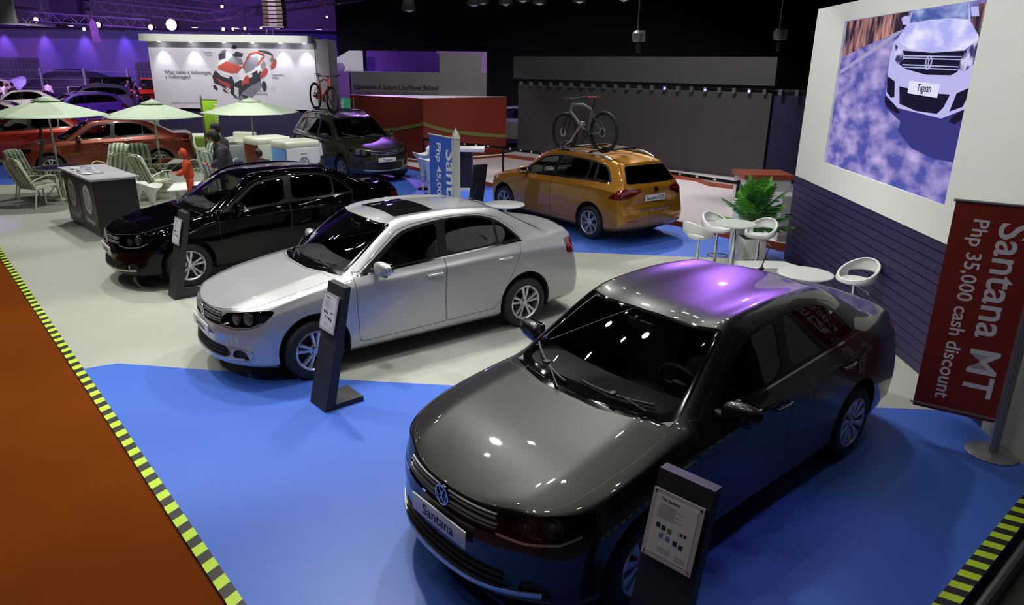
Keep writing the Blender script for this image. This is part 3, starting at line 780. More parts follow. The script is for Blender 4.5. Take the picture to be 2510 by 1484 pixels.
def wagon_spec():
    sp = sedan_spec()
    t = sp['top']; s = sp['side']
    t[9:] = [(-.85, 1.462, -.85, .585, 1.425), (-1.20, 1.448, -1.18, .578, 1.412), (-1.52, 1.425, -1.48, .565, 1.385), (-1.78, 1.392, -1.68, .545, 1.345),
             (-1.83, 1.375, -1.74, .545, 1.315), (-1.96, 1.18, -1.88, .60, 1.16), (-2.03, 1.055, -1.97, .635, 1.05)]
    s[9:] = [(-.78, [(.782, 1.028), (.851, .925), (.853, .70), (.843, .42), (.83, .245), (.78, .20)]),
             (-1.06, [(.778, 1.038), (.849, .930), (.853, .69), (.845, .42), (.83, .25), (.78, .20)]),
             (-1.32, [(.770, 1.048), (.845, .935), (.853, .68), (.845, .42), (.83, .25), (.78, .20)]),
             (-1.56, [(.758, 1.055), (.838, .935), (.850, .66), (.84, .42), (.825, .26), (.78, .21)]),
             (-1.72, [(.742, 1.06), (.828, .93), (.842, .66), (.835, .43), (.82, .27), (.77, .22)]),
             (-1.86, [(.70, 1.04, -1.88), (.800, .915, -1.90), (.82, .66, -1.92), (.82, .46, -1.95), (.80, .30, -1.94), (.75, .24, -1.9)]),
             (-1.98, [(.665, .985, -1.99), (.735, .89, -2.00), (.755, .70, -2.02), (.765, .50, -2.06), (.745, .33, -2.05), (.70, .27, -2.0)])]
    sp['rear'] = [(-2.075, .99), (-2.10, .88), (-2.075, .74), (-2.165, .56), (-2.15, .37), (-2.10, .29)]
    sp['rpw'] = 3.0
    def crease(N):
        c = []
        for j in range(3): c += [((4, j, 0), (4, j + 1, 0), .75), ((12, j, 0), (12, j + 1, 0), .6), ((0, j, 0), (0, j + 1, 0), .35), ((0, j, 3), (0, j + 1, 3), .5), ((15, j, 3), (15, j + 1, 3), .5), ((15, j, 4), (15, j + 1, 4), .5)]
        for i in range(N): c += [((i, 3, 2), (i + 1, 3, 2), .55), ((i, 3, 5), (i + 1, 3, 5), .6), ((i, 3, 4), (i + 1, 3, 4), .25)]
        for i in range(4, 12): c += [((i, 3, 0), (i + 1, 3, 0), .25), ((i, 3, 1), (i + 1, 3, 1), .35)]
        for i in range(0, 4): c += [((i, 2, 0), (i + 1, 2, 0), .95)]
        return c
    sp['crease'] = crease
    rd = [(-.215, 1.02), (-.19, .6), (-.20, .33), (-.205, .300), (-.88, .315), (-.93, .36), (-.975, .455), (-1.13, .75), (-1.22, .87), (-1.27, 1.00), (-1.29, 1.06), (-1.25, 1.33), (-1.22, 1.372), (-.80, 1.405), (-.5, 1.412), (-.305, 1.41)]
    sp['panels'][2] = ('rear_door', rd, SIDE, (1,))
    dlo = [(.79, .965), (.55, 1.118), (.26, 1.310), (.10, 1.350), (-.10, 1.378), (-.40, 1.395), (-.80, 1.392), (-1.20, 1.372), (-1.44, 1.335), (-1.52, 1.30), (-1.70, 1.12), (-1.715, 1.075), (-1.69, 1.065), (-1.20, 1.052), (-.80, 1.040), (-.20, 1.015), (.40, .985), (.75, .962)]
    glR = [(-.315, 1.372), (-.40, 1.374), (-.80, 1.370), (-1.09, 1.352), (-1.085, 1.16), (-1.09, 1.075), (-.60, 1.055), (-.27, 1.042), (-.285, 1.20)]
    glQ = [(-1.125, 1.350), (-1.235, 1.34), (-1.26, 1.2), (-1.285, 1.082), (-1.13, 1.078), (-1.12, 1.16)]
    glX = [(-1.29, 1.336), (-1.43, 1.31), (-1.50, 1.275), (-1.66, 1.11), (-1.655, 1.092), (-1.345, 1.085), (-1.32, 1.2)]
    rw = [(-.1, 1.355), (.46, 1.335), (.50, 1.31), (.565, 1.16), (.60, 1.075), (.58, 1.055), (.3, 1.055), (-.1, 1.055)]
    new = []
    for c in sp['cuts']:
        if c[0] in ('rw_frame', 'rear_window', 'taillight', 'tailband'): continue
        if c[0] == 'wtrim': c = ('wtrim', soft(dlo), SIDE, (1,))
        if c[0] == 'rear_door_glass': c = (c[0], soft(glR), SIDE, (1,))
        if c[0] == 'quarter_glass': c = (c[0], glQ, SIDE, (1,)); new.append(('fixed_glass', glX, SIDE, (1,)))
        if c[0] == 'belt': c = ('belt', [(.80, .957), (.40, .974), (-.20, 1.004), (-.80, 1.028), (-1.70, 1.053), (-1.70, 1.066), (-.80, 1.042), (-.20, 1.018), (.40, .988), (.80, .970)], SIDE, (1,))
        new.append(c)
    fix = [c for c in new if c[0] == 'fixed_glass']; new = [c for c in new if c[0] != 'fixed_glass'] + fix
    tl = diag(140)
    def tp(x, y, z): return (Vector((x, y, z)).dot(tl[0]), z)
    tail = [tp(-2.07, .36, .965), tp(-2.07, .36, .905), tp(-2.0, .58, .82), tp(-1.93, .74, .795), tp(-1.74, .825, .805), tp(-1.80, .80, .87), tp(-1.90, .76, .95), tp(-2.0, .64, .985), tp(-2.03, .5, .985)]
    back = lambda f: f.material_index in (0, 3)
    new += [('rear_window', rw, REAR, (0, 3)), ('taillight', tail, tl, None), ('tailband', [tp(-2.06, .42, .945), tp(-2.06, .42, .925), tp(-1.86, .79, .88), tp(-1.86, .79, .91)], tl, None)]
    sp['cuts'] = new; sp['quarter_fixed'] = True
    sp['trunkname'] = 'tailgate'
    sp['panels'].append(('trunk', [(-.1, 1.385), (.53, 1.365), (.56, 1.30), (.66, 1.05), (.68, .98), (.655, .80), (.64, .66), (.60, .63), (-.1, .63)], REAR, (0, 3, 1)))
    sp.update(rear_trim=True, antenna=None, rails=(.0, -1.50, .56), rplate_z=.80, remblem_z=.94, plate_text='Santana GTS', rim='multi', rimr=.212, shelf=(-1.62, 1.02), pan=(-1.9, 1.88))
    return sp

def suv_spec():
    top = [(2.02, .90, 1.80, .70, .905), (1.72, .985, 1.62, .78, .955), (1.42, 1.035, 1.30, .80, 1.01), (1.12, 1.085, .98, .775, 1.055),
           (1.07, 1.10, .88, .755, 1.085), (.74, 1.36, .60, .69, 1.335), (.42, 1.59, .32, .625, 1.545), (.10, 1.645, .02, .62, 1.60),
           (-.40, 1.675, -.42, .62, 1.63), (-.85, 1.67, -.85, .61, 1.62), (-1.25, 1.645, -1.22, .60, 1.595), (-1.62, 1.605, -1.56, .585, 1.55),
           (-1.88, 1.555, -1.78, .565, 1.49), (-1.93, 1.53, -1.83, .565, 1.455), (-2.08, 1.30, -1.98, .63, 1.28), (-2.14, 1.17, -2.05, .665, 1.16)]
    xs = [1.80, 1.62, 1.30, 1.0, .82, .55, .27, 0, -.38, -.76, -1.05, -1.34, -1.62, -1.78, -1.92, -2.02]
    side = []
    for n, x in enumerate(xs):
        t = (1.3 - x) / 3.0
        by, bz = .84 - .03 * max(0, t) ** 2, 1.03 + .12 * min(1, max(0, t) ** .7)
        if n == 1: by, bz = .82, .93
        if n == 2: bz = .985
        if n >= 12: by -= .02 * (n - 11)
        side.append((x, [(by, bz), (.895 - .02 * max(0, n - 11), bz - .10), (.905 - .018 * max(0, n - 12), .72), (.90 - .018 * max(0, n - 12), .48), (.88 - .018 * max(0, n - 12), .30), (.82, .26)]))
    side[0] = (1.80, [(.745, .86, 1.79), (.775, .78, 1.79), (.80, .62, 1.80), (.80, .45, 1.81), (.77, .31, 1.80), (.72, .26, 1.76)])
    side[15] = (-2.02, [(.70, 1.10, -2.06), (.755, .97, -2.06), (.775, .78, -2.07), (.79, .55, -2.11), (.77, .38, -2.10), (.72, .32, -2.05)])
    sp = dict(top=top, side=side, front=[(2.09, .855), (2.11, .75), (2.14, .60), (2.13, .45), (2.12, .33), (2.04, .29)], rear=[(-2.17, 1.10), (-2.18, .98), (-2.16, .80), (-2.23, .58), (-2.21, .40), (-2.15, .34)])
    def crease(N):
        c = []
        for j in range(3): c += [((4, j, 0), (4, j + 1, 0), .75), ((12, j, 0), (12, j + 1, 0), .6), ((0, j, 0), (0, j + 1, 0), .35), ((0, j, 3), (0, j + 1, 3), .5), ((15, j, 4), (15, j + 1, 4), .5)]
        for i in range(N): c += [((i, 3, 2), (i + 1, 3, 2), .5), ((i, 3, 5), (i + 1, 3, 5), .6), ((i, 3, 4), (i + 1, 3, 4), .3)]
        for i in range(4, 12): c += [((i, 3, 0), (i + 1, 3, 0), .25), ((i, 3, 1), (i + 1, 3, 1), .35)]
        return c
    sp['crease'] = crease
    sp.update(axf=1.30, axr=-1.304, R=.345, archz=.362, archr=.405, hw=.90, pan=(-1.95, 1.80), track=.80, rim='multi', rimr=.225)
    hood = [(2.04, -.1), (2.02, .40), (1.90, .60), (1.72, .71), (1.50, .765), (1.30, .775), (1.03, .755), (1.0, .72), (1.06, .60), (1.12, .4), (1.15, .2), (1.155, -.1)]
    fd = [(.87, 1.06), (.89, .95), (.88, .42), (.85, .38), (-.18, .38), (-.19, 1.08), (-.24, 1.585), (.10, 1.565), (.32, 1.50), (.60, 1.285), (.82, 1.09)]
    rd = [(-.205, 1.08), (-.19, .39), (-.86, .40), (-.93, .46), (-1.05, .72), (-1.18, .90), (-1.25, 1.10), (-1.25, 1.50), (-1.2, 1.56), (-.8, 1.59), (-.25, 1.59)]
    dlo = [(.80, 1.075), (.60, 1.23), (.34, 1.45), (.10, 1.525), (-.4, 1.555), (-.9, 1.545), (-1.35, 1.515), (-1.56, 1.47), (-1.74, 1.27), (-1.76, 1.20), (-1.70, 1.175), (-1.0, 1.135), (-.2, 1.10), (.4, 1.075)]
    sp['panels'] = [('hood', hood, TOP, (0, 2)), ('front_door', fd, SIDE, (1,)), ('rear_door', rd, SIDE, (1,))]
    hl = diag(42)
    def hp(x, y, z): return (Vector((x, y, z)).dot(hl[0]), z)
    tl = diag(138)
    def tp(x, y, z): return (Vector((x, y, z)).dot(tl[0]), z)
    head = [hp(2.04, .40, .715), hp(1.93, .60, .70), hp(1.80, .76, .73), hp(1.66, .86, .87), hp(1.70, .84, .915), hp(1.86, .68, .90), hp(2.0, .42, .86)]
    ws = [(1.065, -.1), (1.05, .3), (.99, .55), (.90, .70), (.84, .718), (.60, .665), (.40, .615), (.365, .585), (.40, .40), (.43, .2), (.44, -.1)]
    wsg = offset(ws, .03)
    wsg = [(x, min(y, 9)) for x, y in wsg]; wsg = [(x, -.1 if y < 0 else y) for x, y in wsg]
    rw = [(-.1, 1.50), (.48, 1.47), (.52, 1.44), (.60, 1.20), (.58, 1.17), (-.1, 1.165)]
    sp['cuts'] = [('ws_frame', ws, TOP, (0,)), ('windshield', wsg, TOP, (0,)), ('wtrim', soft(dlo), SIDE, (1,)),
                  ('front_door_glass', [(.66, 1.12), (.56, 1.20), (.33, 1.41), (.09, 1.49), (-.16, 1.51), (-.13, 1.125), (.5, 1.105)], SIDE, (1,)),
                  ('rear_door_glass', [(-.28, 1.515), (-.6, 1.52), (-1.0, 1.505), (-1.14, 1.49), (-1.13, 1.165), (-.7, 1.145), (-.24, 1.13)], SIDE, (1,)),
                  ('fixed_glass', [(-1.22, 1.485), (-1.36, 1.475), (-1.52, 1.435), (-1.69, 1.245), (-1.70, 1.205), (-1.21, 1.175)], SIDE, (1,)),
                  ('belt', [(.80, 1.062), (.4, 1.063), (-.2, 1.088), (-1.0, 1.122), (-1.72, 1.162), (-1.72, 1.176), (-1.0, 1.136), (-.2, 1.101), (.4, 1.076), (.80, 1.075)], SIDE, (1,)),
                  ('grille', [(-.1, .725), (.42, .735), (.44, .75), (.42, .86), (-.1, .862)], FRONT, (2,)), ('headlight', smooth_poly(head, 1), hl, None),
                  ('intake', smooth_poly([(-.3, .37), (.42, .38), (.50, .42), (.46, .53), (.40, .55), (-.3, .55)], 1), FRONT, (2,)),
                  ('foglight', smooth_poly([(.56, .42), (.72, .43), (.74, .60), (.60, .58)], 1), FRONT, (2, 1)),
                  ('rear_window', rw, REAR, (0, 3)), ('taillight', smooth_poly([tp(-2.17, .46, 1.10), tp(-2.17, .46, .98), tp(-2.05, .76, .93), tp(-1.85, .86, .96), tp(-1.84, .84, 1.08), tp(-2.0, .72, 1.13)], 1), tl, None)]
    sp.update(handle={'front_door': (-.03, .98), 'rear_door': (-1.03, 1.02)}, mirror=(.60, .985, 1.155), reflect=[(.52, .80, .055, 25), (.70, .825, .062, 40)],
              slats=[(.835, .42, .014), (.795, .42, .014), (.755, .42, .014)], lower_slats=[(.42, .44, .008), (.46, .44, .008), (.50, .44, .008)], lip=(.345, .60),
              emblem_z=.80, plate_z=(0, .62), plate_text='Tiguan', rplate_z=.86, remblem_z=1.05, cabin=(.92, 1.12), shelf=(-1.68, 1.12), imirror=(.46, 1.46), seatdz=.10,
              wipers=[(.52, .02), (-.08, -.60)], wiper_x=1.09, antenna=None, rails=(.05, -1.60, .575), quarter_fixed=True, trunkname='tailgate')
    return sp

M_REFL = mat('lamp_reflector', (.62, .63, .66), .3, .45); M_TIRE = mat('tyre_rubber', (.012, .012, .013), .65, noise=(30, .8, 1.2, .08)); M_ALLOY = mat('alloy', (.62, .63, .66), .28, .85, .4)
M_IRON = mat('dark_iron', (.05, .05, .055), .5, .6); M_BLACK = mat('black_plastic', (.012, .012, .013), .55)
M_GLOSSBLK = mat('gloss_black', (.003, .003, .004), .08, spec=.4); M_SATIN = mat('satin_black_trim', (.008, .008, .009), .3, spec=.3)
M_CHROME = mat('chrome', (.80, .80, .82), .08, 1.0); M_SILVER = mat('silver_trim', (.62, .62, .64), .25, .8)
M_CLEAR = glass('side_glass', (.50, .52, .52)); M_TINT = glass('tinted_glass', (.10, .11, .11)); M_WS = glass('windshield_glass', (.78, .82, .80), .8)
M_LENS = glass('lamp_lens', (.88, .9, .92), .7); M_LAMPHOUSE = mat('lamp_housing', (.030, .030, .033), .3, .3); M_TAIL = mat('tail_lens', (.10, .003, .005), .12, coat=1.0)
M_TAILGLOW = mat('tail_inner_lens', (.36, .012, .010), .15, coat=1.0); M_GRILLE = mat('grille_mesh', (.015, .015, .016), .35); M_PLATE = mat('plate_white', (.78, .78, .76), .35)
M_INK = mat('black_ink', (.01, .01, .012), .5); M_DASH = mat('dash_plastic', (.085, .085, .09), .5, noise=(60, .9, 1.1, .03)); M_SEAT = mat('seat_cloth', (.035, .035, .04), .85, noise=(80, .8, 1.2, .05))
M_SUNROOF = mat('sunroof_glass', (.008, .008, .009), .03, coat=1.0); M_MIRRORGLASS = mat('mirror_silver', (.75, .77, .8), .02, 1.0)

# ------------------------------------------------------------------ floors
def slab(name, pts, z0, z1, m, **kw):
    g = MB(); n = len(pts)
    A = [g.b.verts.new((x, y, z0)) for x, y in pts]; B = [g.b.verts.new((x, y, z1)) for x, y in pts]
    g.b.faces.new(A[::-1]); g.b.faces.new(B)
    for k in range(n): g.b.faces.new((A[k], A[(k + 1) % n], B[(k + 1) % n], B[k]))
    o = g.done(name, m, smooth=False); return tag(o, **kw)
M_GREY = mat('grey_carpet', (.36, .375, .325), .42, noise=(1.3, .93, 1.05, .05)); M_BLUE = mat('blue_carpet', (.046, .124, .52), .42, noise=(1.1, .92, 1.07, .05))
M_ORANGE = mat('orange_carpet', (.125, .027, .002), 1.0, spec=.05, noise=(2.0, .85, 1.12, .05)); M_HALL = mat('hall_floor', (.060, .058, .048), .45, noise=(.8, .8, 1.2, .1))
M_WHITE = mat('white_laminate', (.78, .79, .76), .38); M_REDTRIM = mat('red_trim', (.28, .055, .025), .5); M_DECK = mat('white_deck', (.52, .47, .50), .42, noise=(3, .95, 1.04, .05))
M_NAVY = mat('navy_slats', (.020, .014, .070), .5); M_WALL = mat('stand_white', (.80, .83, .79), .55, noise=(.6, .97, 1.02, .03))
M_DARK = mat('black_drape', (.020, .016, .026), .9, noise=(.5, .8, 1.2, .05)); M_GREYSTEEL = mat('grey_steel', (.20, .20, .21), .35, .7)
M_RED = mat('red_graphic', (.145, .017, .010), .45, noise=(.9, .7, 1.35, .05)); M_OLIVE = mat('olive_line', (.14, .15, .035), .5); M_SUBGREY = mat('booth_grey', (.20, .185, .20), .6)
TL = [(-10.2, 13.37), (-8.658, 11.582), (-6.15, 8.726), (-4.486, 6.819), (-3.169, 5.289), (-2.308, 4.284), (-1.518, 3.304), (-.9, 2.56)]
tapeA, tapeB = (-16.0, 20.0), (-.35, 1.97)
slab('floor', [(-70, -2), (40, -2), (40, 80), (-70, 80)], -.20, -.125, M_HALL, kind='structure')
# stand platform, grey then two blue fields inlaid edge to edge
right_edge = [(5.6, 6.05), (4.9, 5.42), (3.61, 4.226), (2.638, 3.382), (1.3, 2.2), (1.0, 1.9)]
P_L = lambda t: (tapeA[0] + (tapeB[0] - tapeA[0]) * t, tapeA[1] + (tapeB[1] - tapeA[1]) * t)
b1 = [(-4.38, 6.60), (-4.075, 6.715), (-1.751, 6.399), (3.264, 5.947), (5.6, 5.80)]
blueF = [P_L(.985), P_L(.745)] + [b1[1], b1[2], b1[3], (5.45, 5.82), (4.9, 5.42), (3.61, 4.226), (2.638, 3.382), (1.3, 2.2)]
backL = [(-5.5, 20.0), (.99, 11.612), (2.609, 11.428), (4.9, 11.19)]
blueB = [(-9.5, 22.2), (-6.9, 18.0), (-5.3, 16.6), (-3.2, 15.2), (-1.2, 12.4), (.99, 11.612), (2.609, 11.428), (4.471, 11.213), (4.95, 11.4), (3.257, 13.779), (-2.6, 20.6), (-3.6, 22.0)]
grey = [P_L(.745), b1[1], b1[2], b1[3], (5.45, 5.82), (5.45, 11.1), (4.471, 11.213), (2.609, 11.428), (.99, 11.612), (-1.2, 12.4), (-3.2, 15.2), (-5.3, 16.6), (-6.9, 18.0), (-9.5, 22.2), (-15.0, 22.2), (-16.2, 21.0), P_L(0.02)]
slab('floor_grey', grey, -.12, 0, M_GREY, kind='structure'); slab('floor_blue_front', blueF, -.12, 0, M_BLUE, kind='structure'); slab('floor_blue_back', blueB, -.12, 0, M_BLUE, kind='structure')
slab('floor_blue_side', [(-15.5, 20.8), (-13.4, 17.3), (-12.5, 17.6), (-12.8, 19.5), (-14.4, 22.0)], -.1, .004, M_BLUE, kind='structure')
slab('floor_orange', [(-20, 18), (-16.06, 19.95), (-.41, 1.915), (-.5, -1), (-20, -1)], -.12, -.015, M_ORANGE, kind='structure')
# hazard tape: alternating cross bands
M_YEL = mat('tape_yellow', (.42, .62, .02), .5); M_TBLK = mat('tape_black', (.01, .01, .01), .5); M_REDEDGE = mat('red_tape_edge', (.38, .05, .03), .4, noise=(14, .6, 1.8, .1))
def hazard(name, A, B, w, side, label, step=.098):
    g = MB(); A = Vector((*A, 0)); B = Vector((*B, 0)); d = (B - A).normalized(); n = Vector((-d.y, d.x, 0)) * side
    L_ = (B - A).length; k = int(L_ / step); sk = d * (-.035 * side)
    for i in range(k):
        p, q = A + d * i * step, A + d * (i + 1) * step
        V = [g.b.verts.new(v + Vector((0, 0, .003))) for v in (p, q, q + n * w + sk, p + n * w + sk)]
        f = g.b.faces.new(V); f.material_index = i % 2
    return tag(g.done(name, [M_YEL, M_TBLK], smooth=False), label, 'tape')
hazard('hazard_tape', P_L(.0), P_L(1.0), .085, -1, 'yellow and black hazard tape along the orange walkway edge of the stand')
hazard('hazard_tape', (4.08, 4.62), (1.25, 2.16), .11, -1, 'yellow and black hazard tape at the bottom right corner of the blue carpet', .075)
g = MB()
for i in range(60):
    t0, t1 = .28 + .72 * i / 60, .28 + .72 * (i + 1) / 60
    p, q = Vector((*P_L(t0), 0)), Vector((*P_L(t1), 0)); n = Vector((-.755, -.655, 0)); j0 = .055 + .02 * sin(i * 1.7) + .012 * sin(i * 4.1); j1 = .055 + .02 * sin((i + 1) * 1.7) + .012 * sin((i + 1) * 4.1)
    g.poly([p - Vector((0, 0, .0)) , p + n * (j0 + .0) - Vector((0, 0, .011)), q + n * (j1 + .0) - Vector((0, 0, .011)), q])
tag(g.done('edge_tape', M_REDEDGE, smooth=False), 'torn red plastic tape strip between orange walkway and hazard tape', 'tape')
g = MB()
for a, b in (((5.55, 5.80), (1.3, 2.1)),):
    a = Vector((*a, -.035)); b = Vector((*b, -.035)); g.tube([a, b], .03, 8)
tag(g.done('trim_edge', M_GREYSTEEL), kind='structure')

# ------------------------------------------------------------------ hall shell
def wallbox(name, a, b, z0, z1, th, m, **kw):
    a = Vector((a[0], a[1])); b = Vector((b[0], b[1])); d = (b - a).normalized(); n = Vector((-d.y, d.x)) * th
    return slab(name, [tuple(a), tuple(b), tuple(b + n), tuple(a + n)], z0, z1, m, **kw)
M_CEIL = mat('hall_ceiling', (.05, .045, .06), .9); M_SKYWALL = bpy.data.materials.new('painted_skyline'); M_SKYWALL.use_nodes = True
def sky_wall():
    nt = M_SKYWALL.node_tree; b = nt.nodes['Principled BSDF']; b.inputs['Roughness'].default_value = .8
    tc = nt.nodes.new('ShaderNodeTexCoord'); n = nt.nodes.new('ShaderNodeTexNoise'); n.inputs['Scale'].default_value = .08; n.inputs['Detail'].default_value = 4
    r = nt.nodes.new('ShaderNodeValToRGB'); r.color_ramp.elements[0].position = .4; r.color_ramp.elements[0].color = (.05, .05, .20, 1); r.color_ramp.elements[1].position = .62; r.color_ramp.elements[1].color = (.16, .10, .22, 1)
    nt.links.new(tc.outputs['Object'], n.inputs['Vector']); nt.links.new(n.outputs['Fac'], r.inputs[0]); nt.links.new(r.outputs[0], b.inputs['Base Color'])
sky_wall()
wallbox('wall_back', (-48, 60), (-12, 60), -.2, 5.4, .3, M_SKYWALL, kind='structure')
wallbox('wall_rear', (-60, 66), (40, 66), -.2, 16, .4, mat('rear_wall_haze', (.10, .07, .16), .9), kind='structure')  # purple haze of the hall put into the wall colour
wallbox('wall_left', (-60, -2), (-60, 66), -.2, 16, .4, M_DARK, kind='structure'); wallbox('wall_right', (14, -2), (14, 66), -.2, 16, .4, M_DARK, kind='structure')
wallbox('wall_side', (-9.5, 40), (14, 32), -.2, 16, .3, M_DARK, kind='structure')
wallbox('wall_front', (-60, -3), (14.4, -3), -.2, 16, -.4, M_DARK, kind='structure')
slab('ceiling', [(-60.4, -3.4), (14.4, -3.4), (14.4, 66.4), (-60.4, 66.4)], 16, 16.3, M_CEIL, kind='structure')
# skyline towers printed on the back wall: shallow relief panels
M_TOWER = mat('tower_print', (.05, .042, .065), .8, noise=(1.2, .7, 1.5, .05))
for x, w, z0, z1 in ((-40.5, 4.2, 1.0, 3.1), (-36.6, 1.2, 1.0, 2.3), (-29.9, 1.5, 1.0, 2.9), (-28.0, 2.2, 1.0, 2.3), (-25.6, 2.7, 1.0, 3.7)):
    g = MB(); g.box((x, 59.93, (z0 + z1) / 2), (w, .1, z1 - z0))
    for c in range(int(w / .3)): g.box((x - w / 2 + .2 + c * .3, 59.86, (z0 + z1) / 2), (.08, .06, z1 - z0 - .3))
    tag(g.done('skyline_panel', M_TOWER, smooth=False), 'dark printed tower block on the purple lit back wall', 'backdrop', 'printed towers on the back wall')

# ------------------------------------------------------------------ video wall on the right
S0, S1 = Vector((4.478, 11.32)), Vector((4.165, 5.96)); sd = (S1 - S0).normalized(); sn = Vector((sd.y, -sd.x))   # sn faces the stand
if sn.x > 0: sn = -sn
def sp_(s, z, d=0): p = S0 + sd * s + sn * d; return Vector((p.x, p.y, z))
SL = (S1 - S0).length
vw = empty('video_wall', (S0.x, S0.y, 0), 0, 'tall white wall with built-in video screen above a navy slatted base', 'display wall')
inv = Matrix.Translation((-S0.x, -S0.y, 0))
def vpart(name, g, m, par=vw, **kw):
    g.xf(inv); return g.done(name, m, par, **kw)
def sbox(g, s0, s1, z0, z1, d0, d1, mi=0):
    V = [sp_(s, z, d) for s in (s0, s1) for z in (z0, z1) for d in (d0, d1)]; v = [g.b.verts.new(p) for p in V]
    for q in ((0, 1, 3, 2), (4, 6, 7, 5), (0, 4, 5, 1), (2, 3, 7, 6), (0, 2, 6, 4), (1, 5, 7, 3)): g.b.faces.new([v[i] for i in q]).material_index = mi
g = MB()
sx0, sx1, sz0, sz1 = 1.12, 4.45, 1.73, 3.60
for a in ((0, sx0, 1.384, 3.83), (sx1, SL + .4, 1.384, 3.83), (sx0, sx1, 1.384, sz0), (sx0, sx1, sz1, 3.83)): sbox(g, *a, -.5, 0)
vpart('upper_wall', g, M_WALL, smooth=False)
g = MB(); sbox(g, SL + .4, SL + 1.6, -.12, 3.83, -1.2, .0); vpart('return_wall', g, mat('return_grey', (.34, .35, .30), .6), smooth=False)
g = MB(); nS = 13
for k in range(nS):
    z0 = 1.384 * k / nS; z1 = 1.384 * (k + 1) / nS
    V = [sp_(-.035, z0, -.02), sp_(SL + .4, z0, -.02), sp_(SL + .4, z0 + .012, -.02), sp_(-.035, z0 + .012, -.02)]; g.poly(V)
    g.poly([sp_(-.035, z0 + .012, -.005), sp_(SL + .4, z0 + .012, -.005), sp_(SL + .4, z1, -.014), sp_(-.035, z1, -.014)])
    g.poly([sp_(-.035, z0 + .012, -.02), sp_(SL + .4, z0 + .012, -.02), sp_(SL + .4, z0 + .012, -.005), sp_(-.035, z0 + .012, -.005)])
    g.poly([sp_(-.035, z0 + .012, -.5), sp_(-.035, z1, -.5), sp_(-.035, z1, -.014), sp_(-.035, z0 + .012, -.005)])
sbox(g, 0, SL + .4, 0, 1.384, -.5, -.03)
vpart('slatted_base', g, M_NAVY, smooth=False)
# the picture on the screen: flat shapes that glow
def emis(name, c, s=1.0, tex=None):
    m = bpy.data.materials.new(name); m.use_nodes = True; nt = m.node_tree; b = nt.nodes['Principled BSDF']
    b.inputs['Base Color'].default_value = (.002, .002, .002, 1); b.inputs['Roughness'].default_value = .5; b.inputs['Specular IOR Level'].default_value = .1
    b.inputs['Emission Color'].default_value = (*c, 1); b.inputs['Emission Strength'].default_value = s
    if tex:
        sc, c1, c2, lo, hi = tex
        tc = nt.nodes.new('ShaderNodeTexCoord'); mp = nt.nodes.new('ShaderNodeMapping'); mp.inputs['Scale'].default_value = sc; n = nt.nodes.new('ShaderNodeTexNoise'); n.inputs['Scale'].default_value = 1; n.inputs['Detail'].default_value = 6
        r = nt.nodes.new('ShaderNodeValToRGB'); r.color_ramp.elements[0].position = lo; r.color_ramp.elements[0].color = (*c1, 1); r.color_ramp.elements[1].position = hi; r.color_ramp.elements[1].color = (*c2, 1)
        nt.links.new(tc.outputs['Object'], mp.inputs[0]); nt.links.new(mp.outputs[0], n.inputs['Vector']); nt.links.new(n.outputs['Fac'], r.inputs[0]); nt.links.new(r.outputs[0], b.inputs['Emission Color'])
    return m
SW, SH = sx1 - sx0, sz1 - sz0
scr = MB(); sbox(scr, sx0, sx1, sz0, sz1, -.06, -.03)
screen = vpart('video_screen', scr, emis('screen_road', (.1, .1, .4), 1.0, ((1, 2.4, 5.5), (.075, .085, .38), (.56, .44, .76), .40, .74)), smooth=False)
def pic(name, shapes, m, d, par=screen):
    g = MB()
    for sh in shapes:
        g.prism(sh, lambda u, v, w: sp_(sx0 + u * SW, sz1 - v * SH, -.03 + d + w), .001)
    return vpart(name, g, m, par, smooth=False)
def ipx(x, y):                # picture outline points measured in the photo's crop of the screen, mapped to the unit square
    # projective map of the four screen corners
    import itertools
    return HM(x, y)
def homography(src):
    dst = [(0, 0), (1, 0), (1, 1), (0, 1)]
    A = []; B = []
    for (x, y), (u, v) in zip(src, dst):
        A.append([x, y, 1, 0, 0, 0, -u * x, -u * y]); B.append(u); A.append([0, 0, 0, x, y, 1, -v * x, -v * y]); B.append(v)
    n = 8
    for i in range(n):
        p = max(range(i, n), key=lambda r: abs(A[r][i])); A[i], A[p] = A[p], A[i]; B[i], B[p] = B[p], B[i]
        for r in range(n):
            if r != i:
                f = A[r][i] / A[i][i]
                A[r] = [a - f * c for a, c in zip(A[r], A[i])]; B[r] -= f * B[i]
    h = [B[i] / A[i][i] for i in range(n)] + [1]
    def f(x, y):
        w = h[6] * x + h[7] * y + 1; return ((h[0] * x + h[1] * y + h[2]) / w, (h[3] * x + h[4] * y + h[5]) / w)
    return f
HM = homography([(418, 147), (1296, -14), (1022, 1230), (303, 993)])
def Q(*pts): return [tuple(min(.999, max(.001, c)) for c in HM(*p)) for p in pts]
E_WHITE = emis('pic_white_paint', (.50, .50, .88), .95); E_HOOD = emis('pic_hood', (.62, .62, .98), 1.0, ((1.5, 3, 6), (.42, .44, .90), (.80, .78, 1.0), .4, .65)); E_BLK = emis('pic_black', (.008, .006, .03), .8); E_CHR = emis('pic_chrome', (.42, .44, .75), 1.0)
E_SH = emis('pic_shadow', (.035, .035, .20), 1.0); E_GL = emis('pic_glass', (.16, .22, .60), .9, ((2, 3, 9), (.08, .12, .42), (.42, .48, .85), .45, .7)); E_BANK = emis('pic_bank', (.3, .12, .1), .8, ((3, 9, 2.5), (.030, .02, .05), (.68, .33, .28), .42, .66)); E_ROAD2 = emis('pic_edge_line', (.40, .36, .62), .9)
pic('picture_bank', [Q((420, 150), (800, 78), (770, 190), (520, 300), (390, 370), (400, 330)), Q((1225, 20), (1288, 0), (1250, 240), (1225, 250), (1170, 100))], E_BANK, .001)
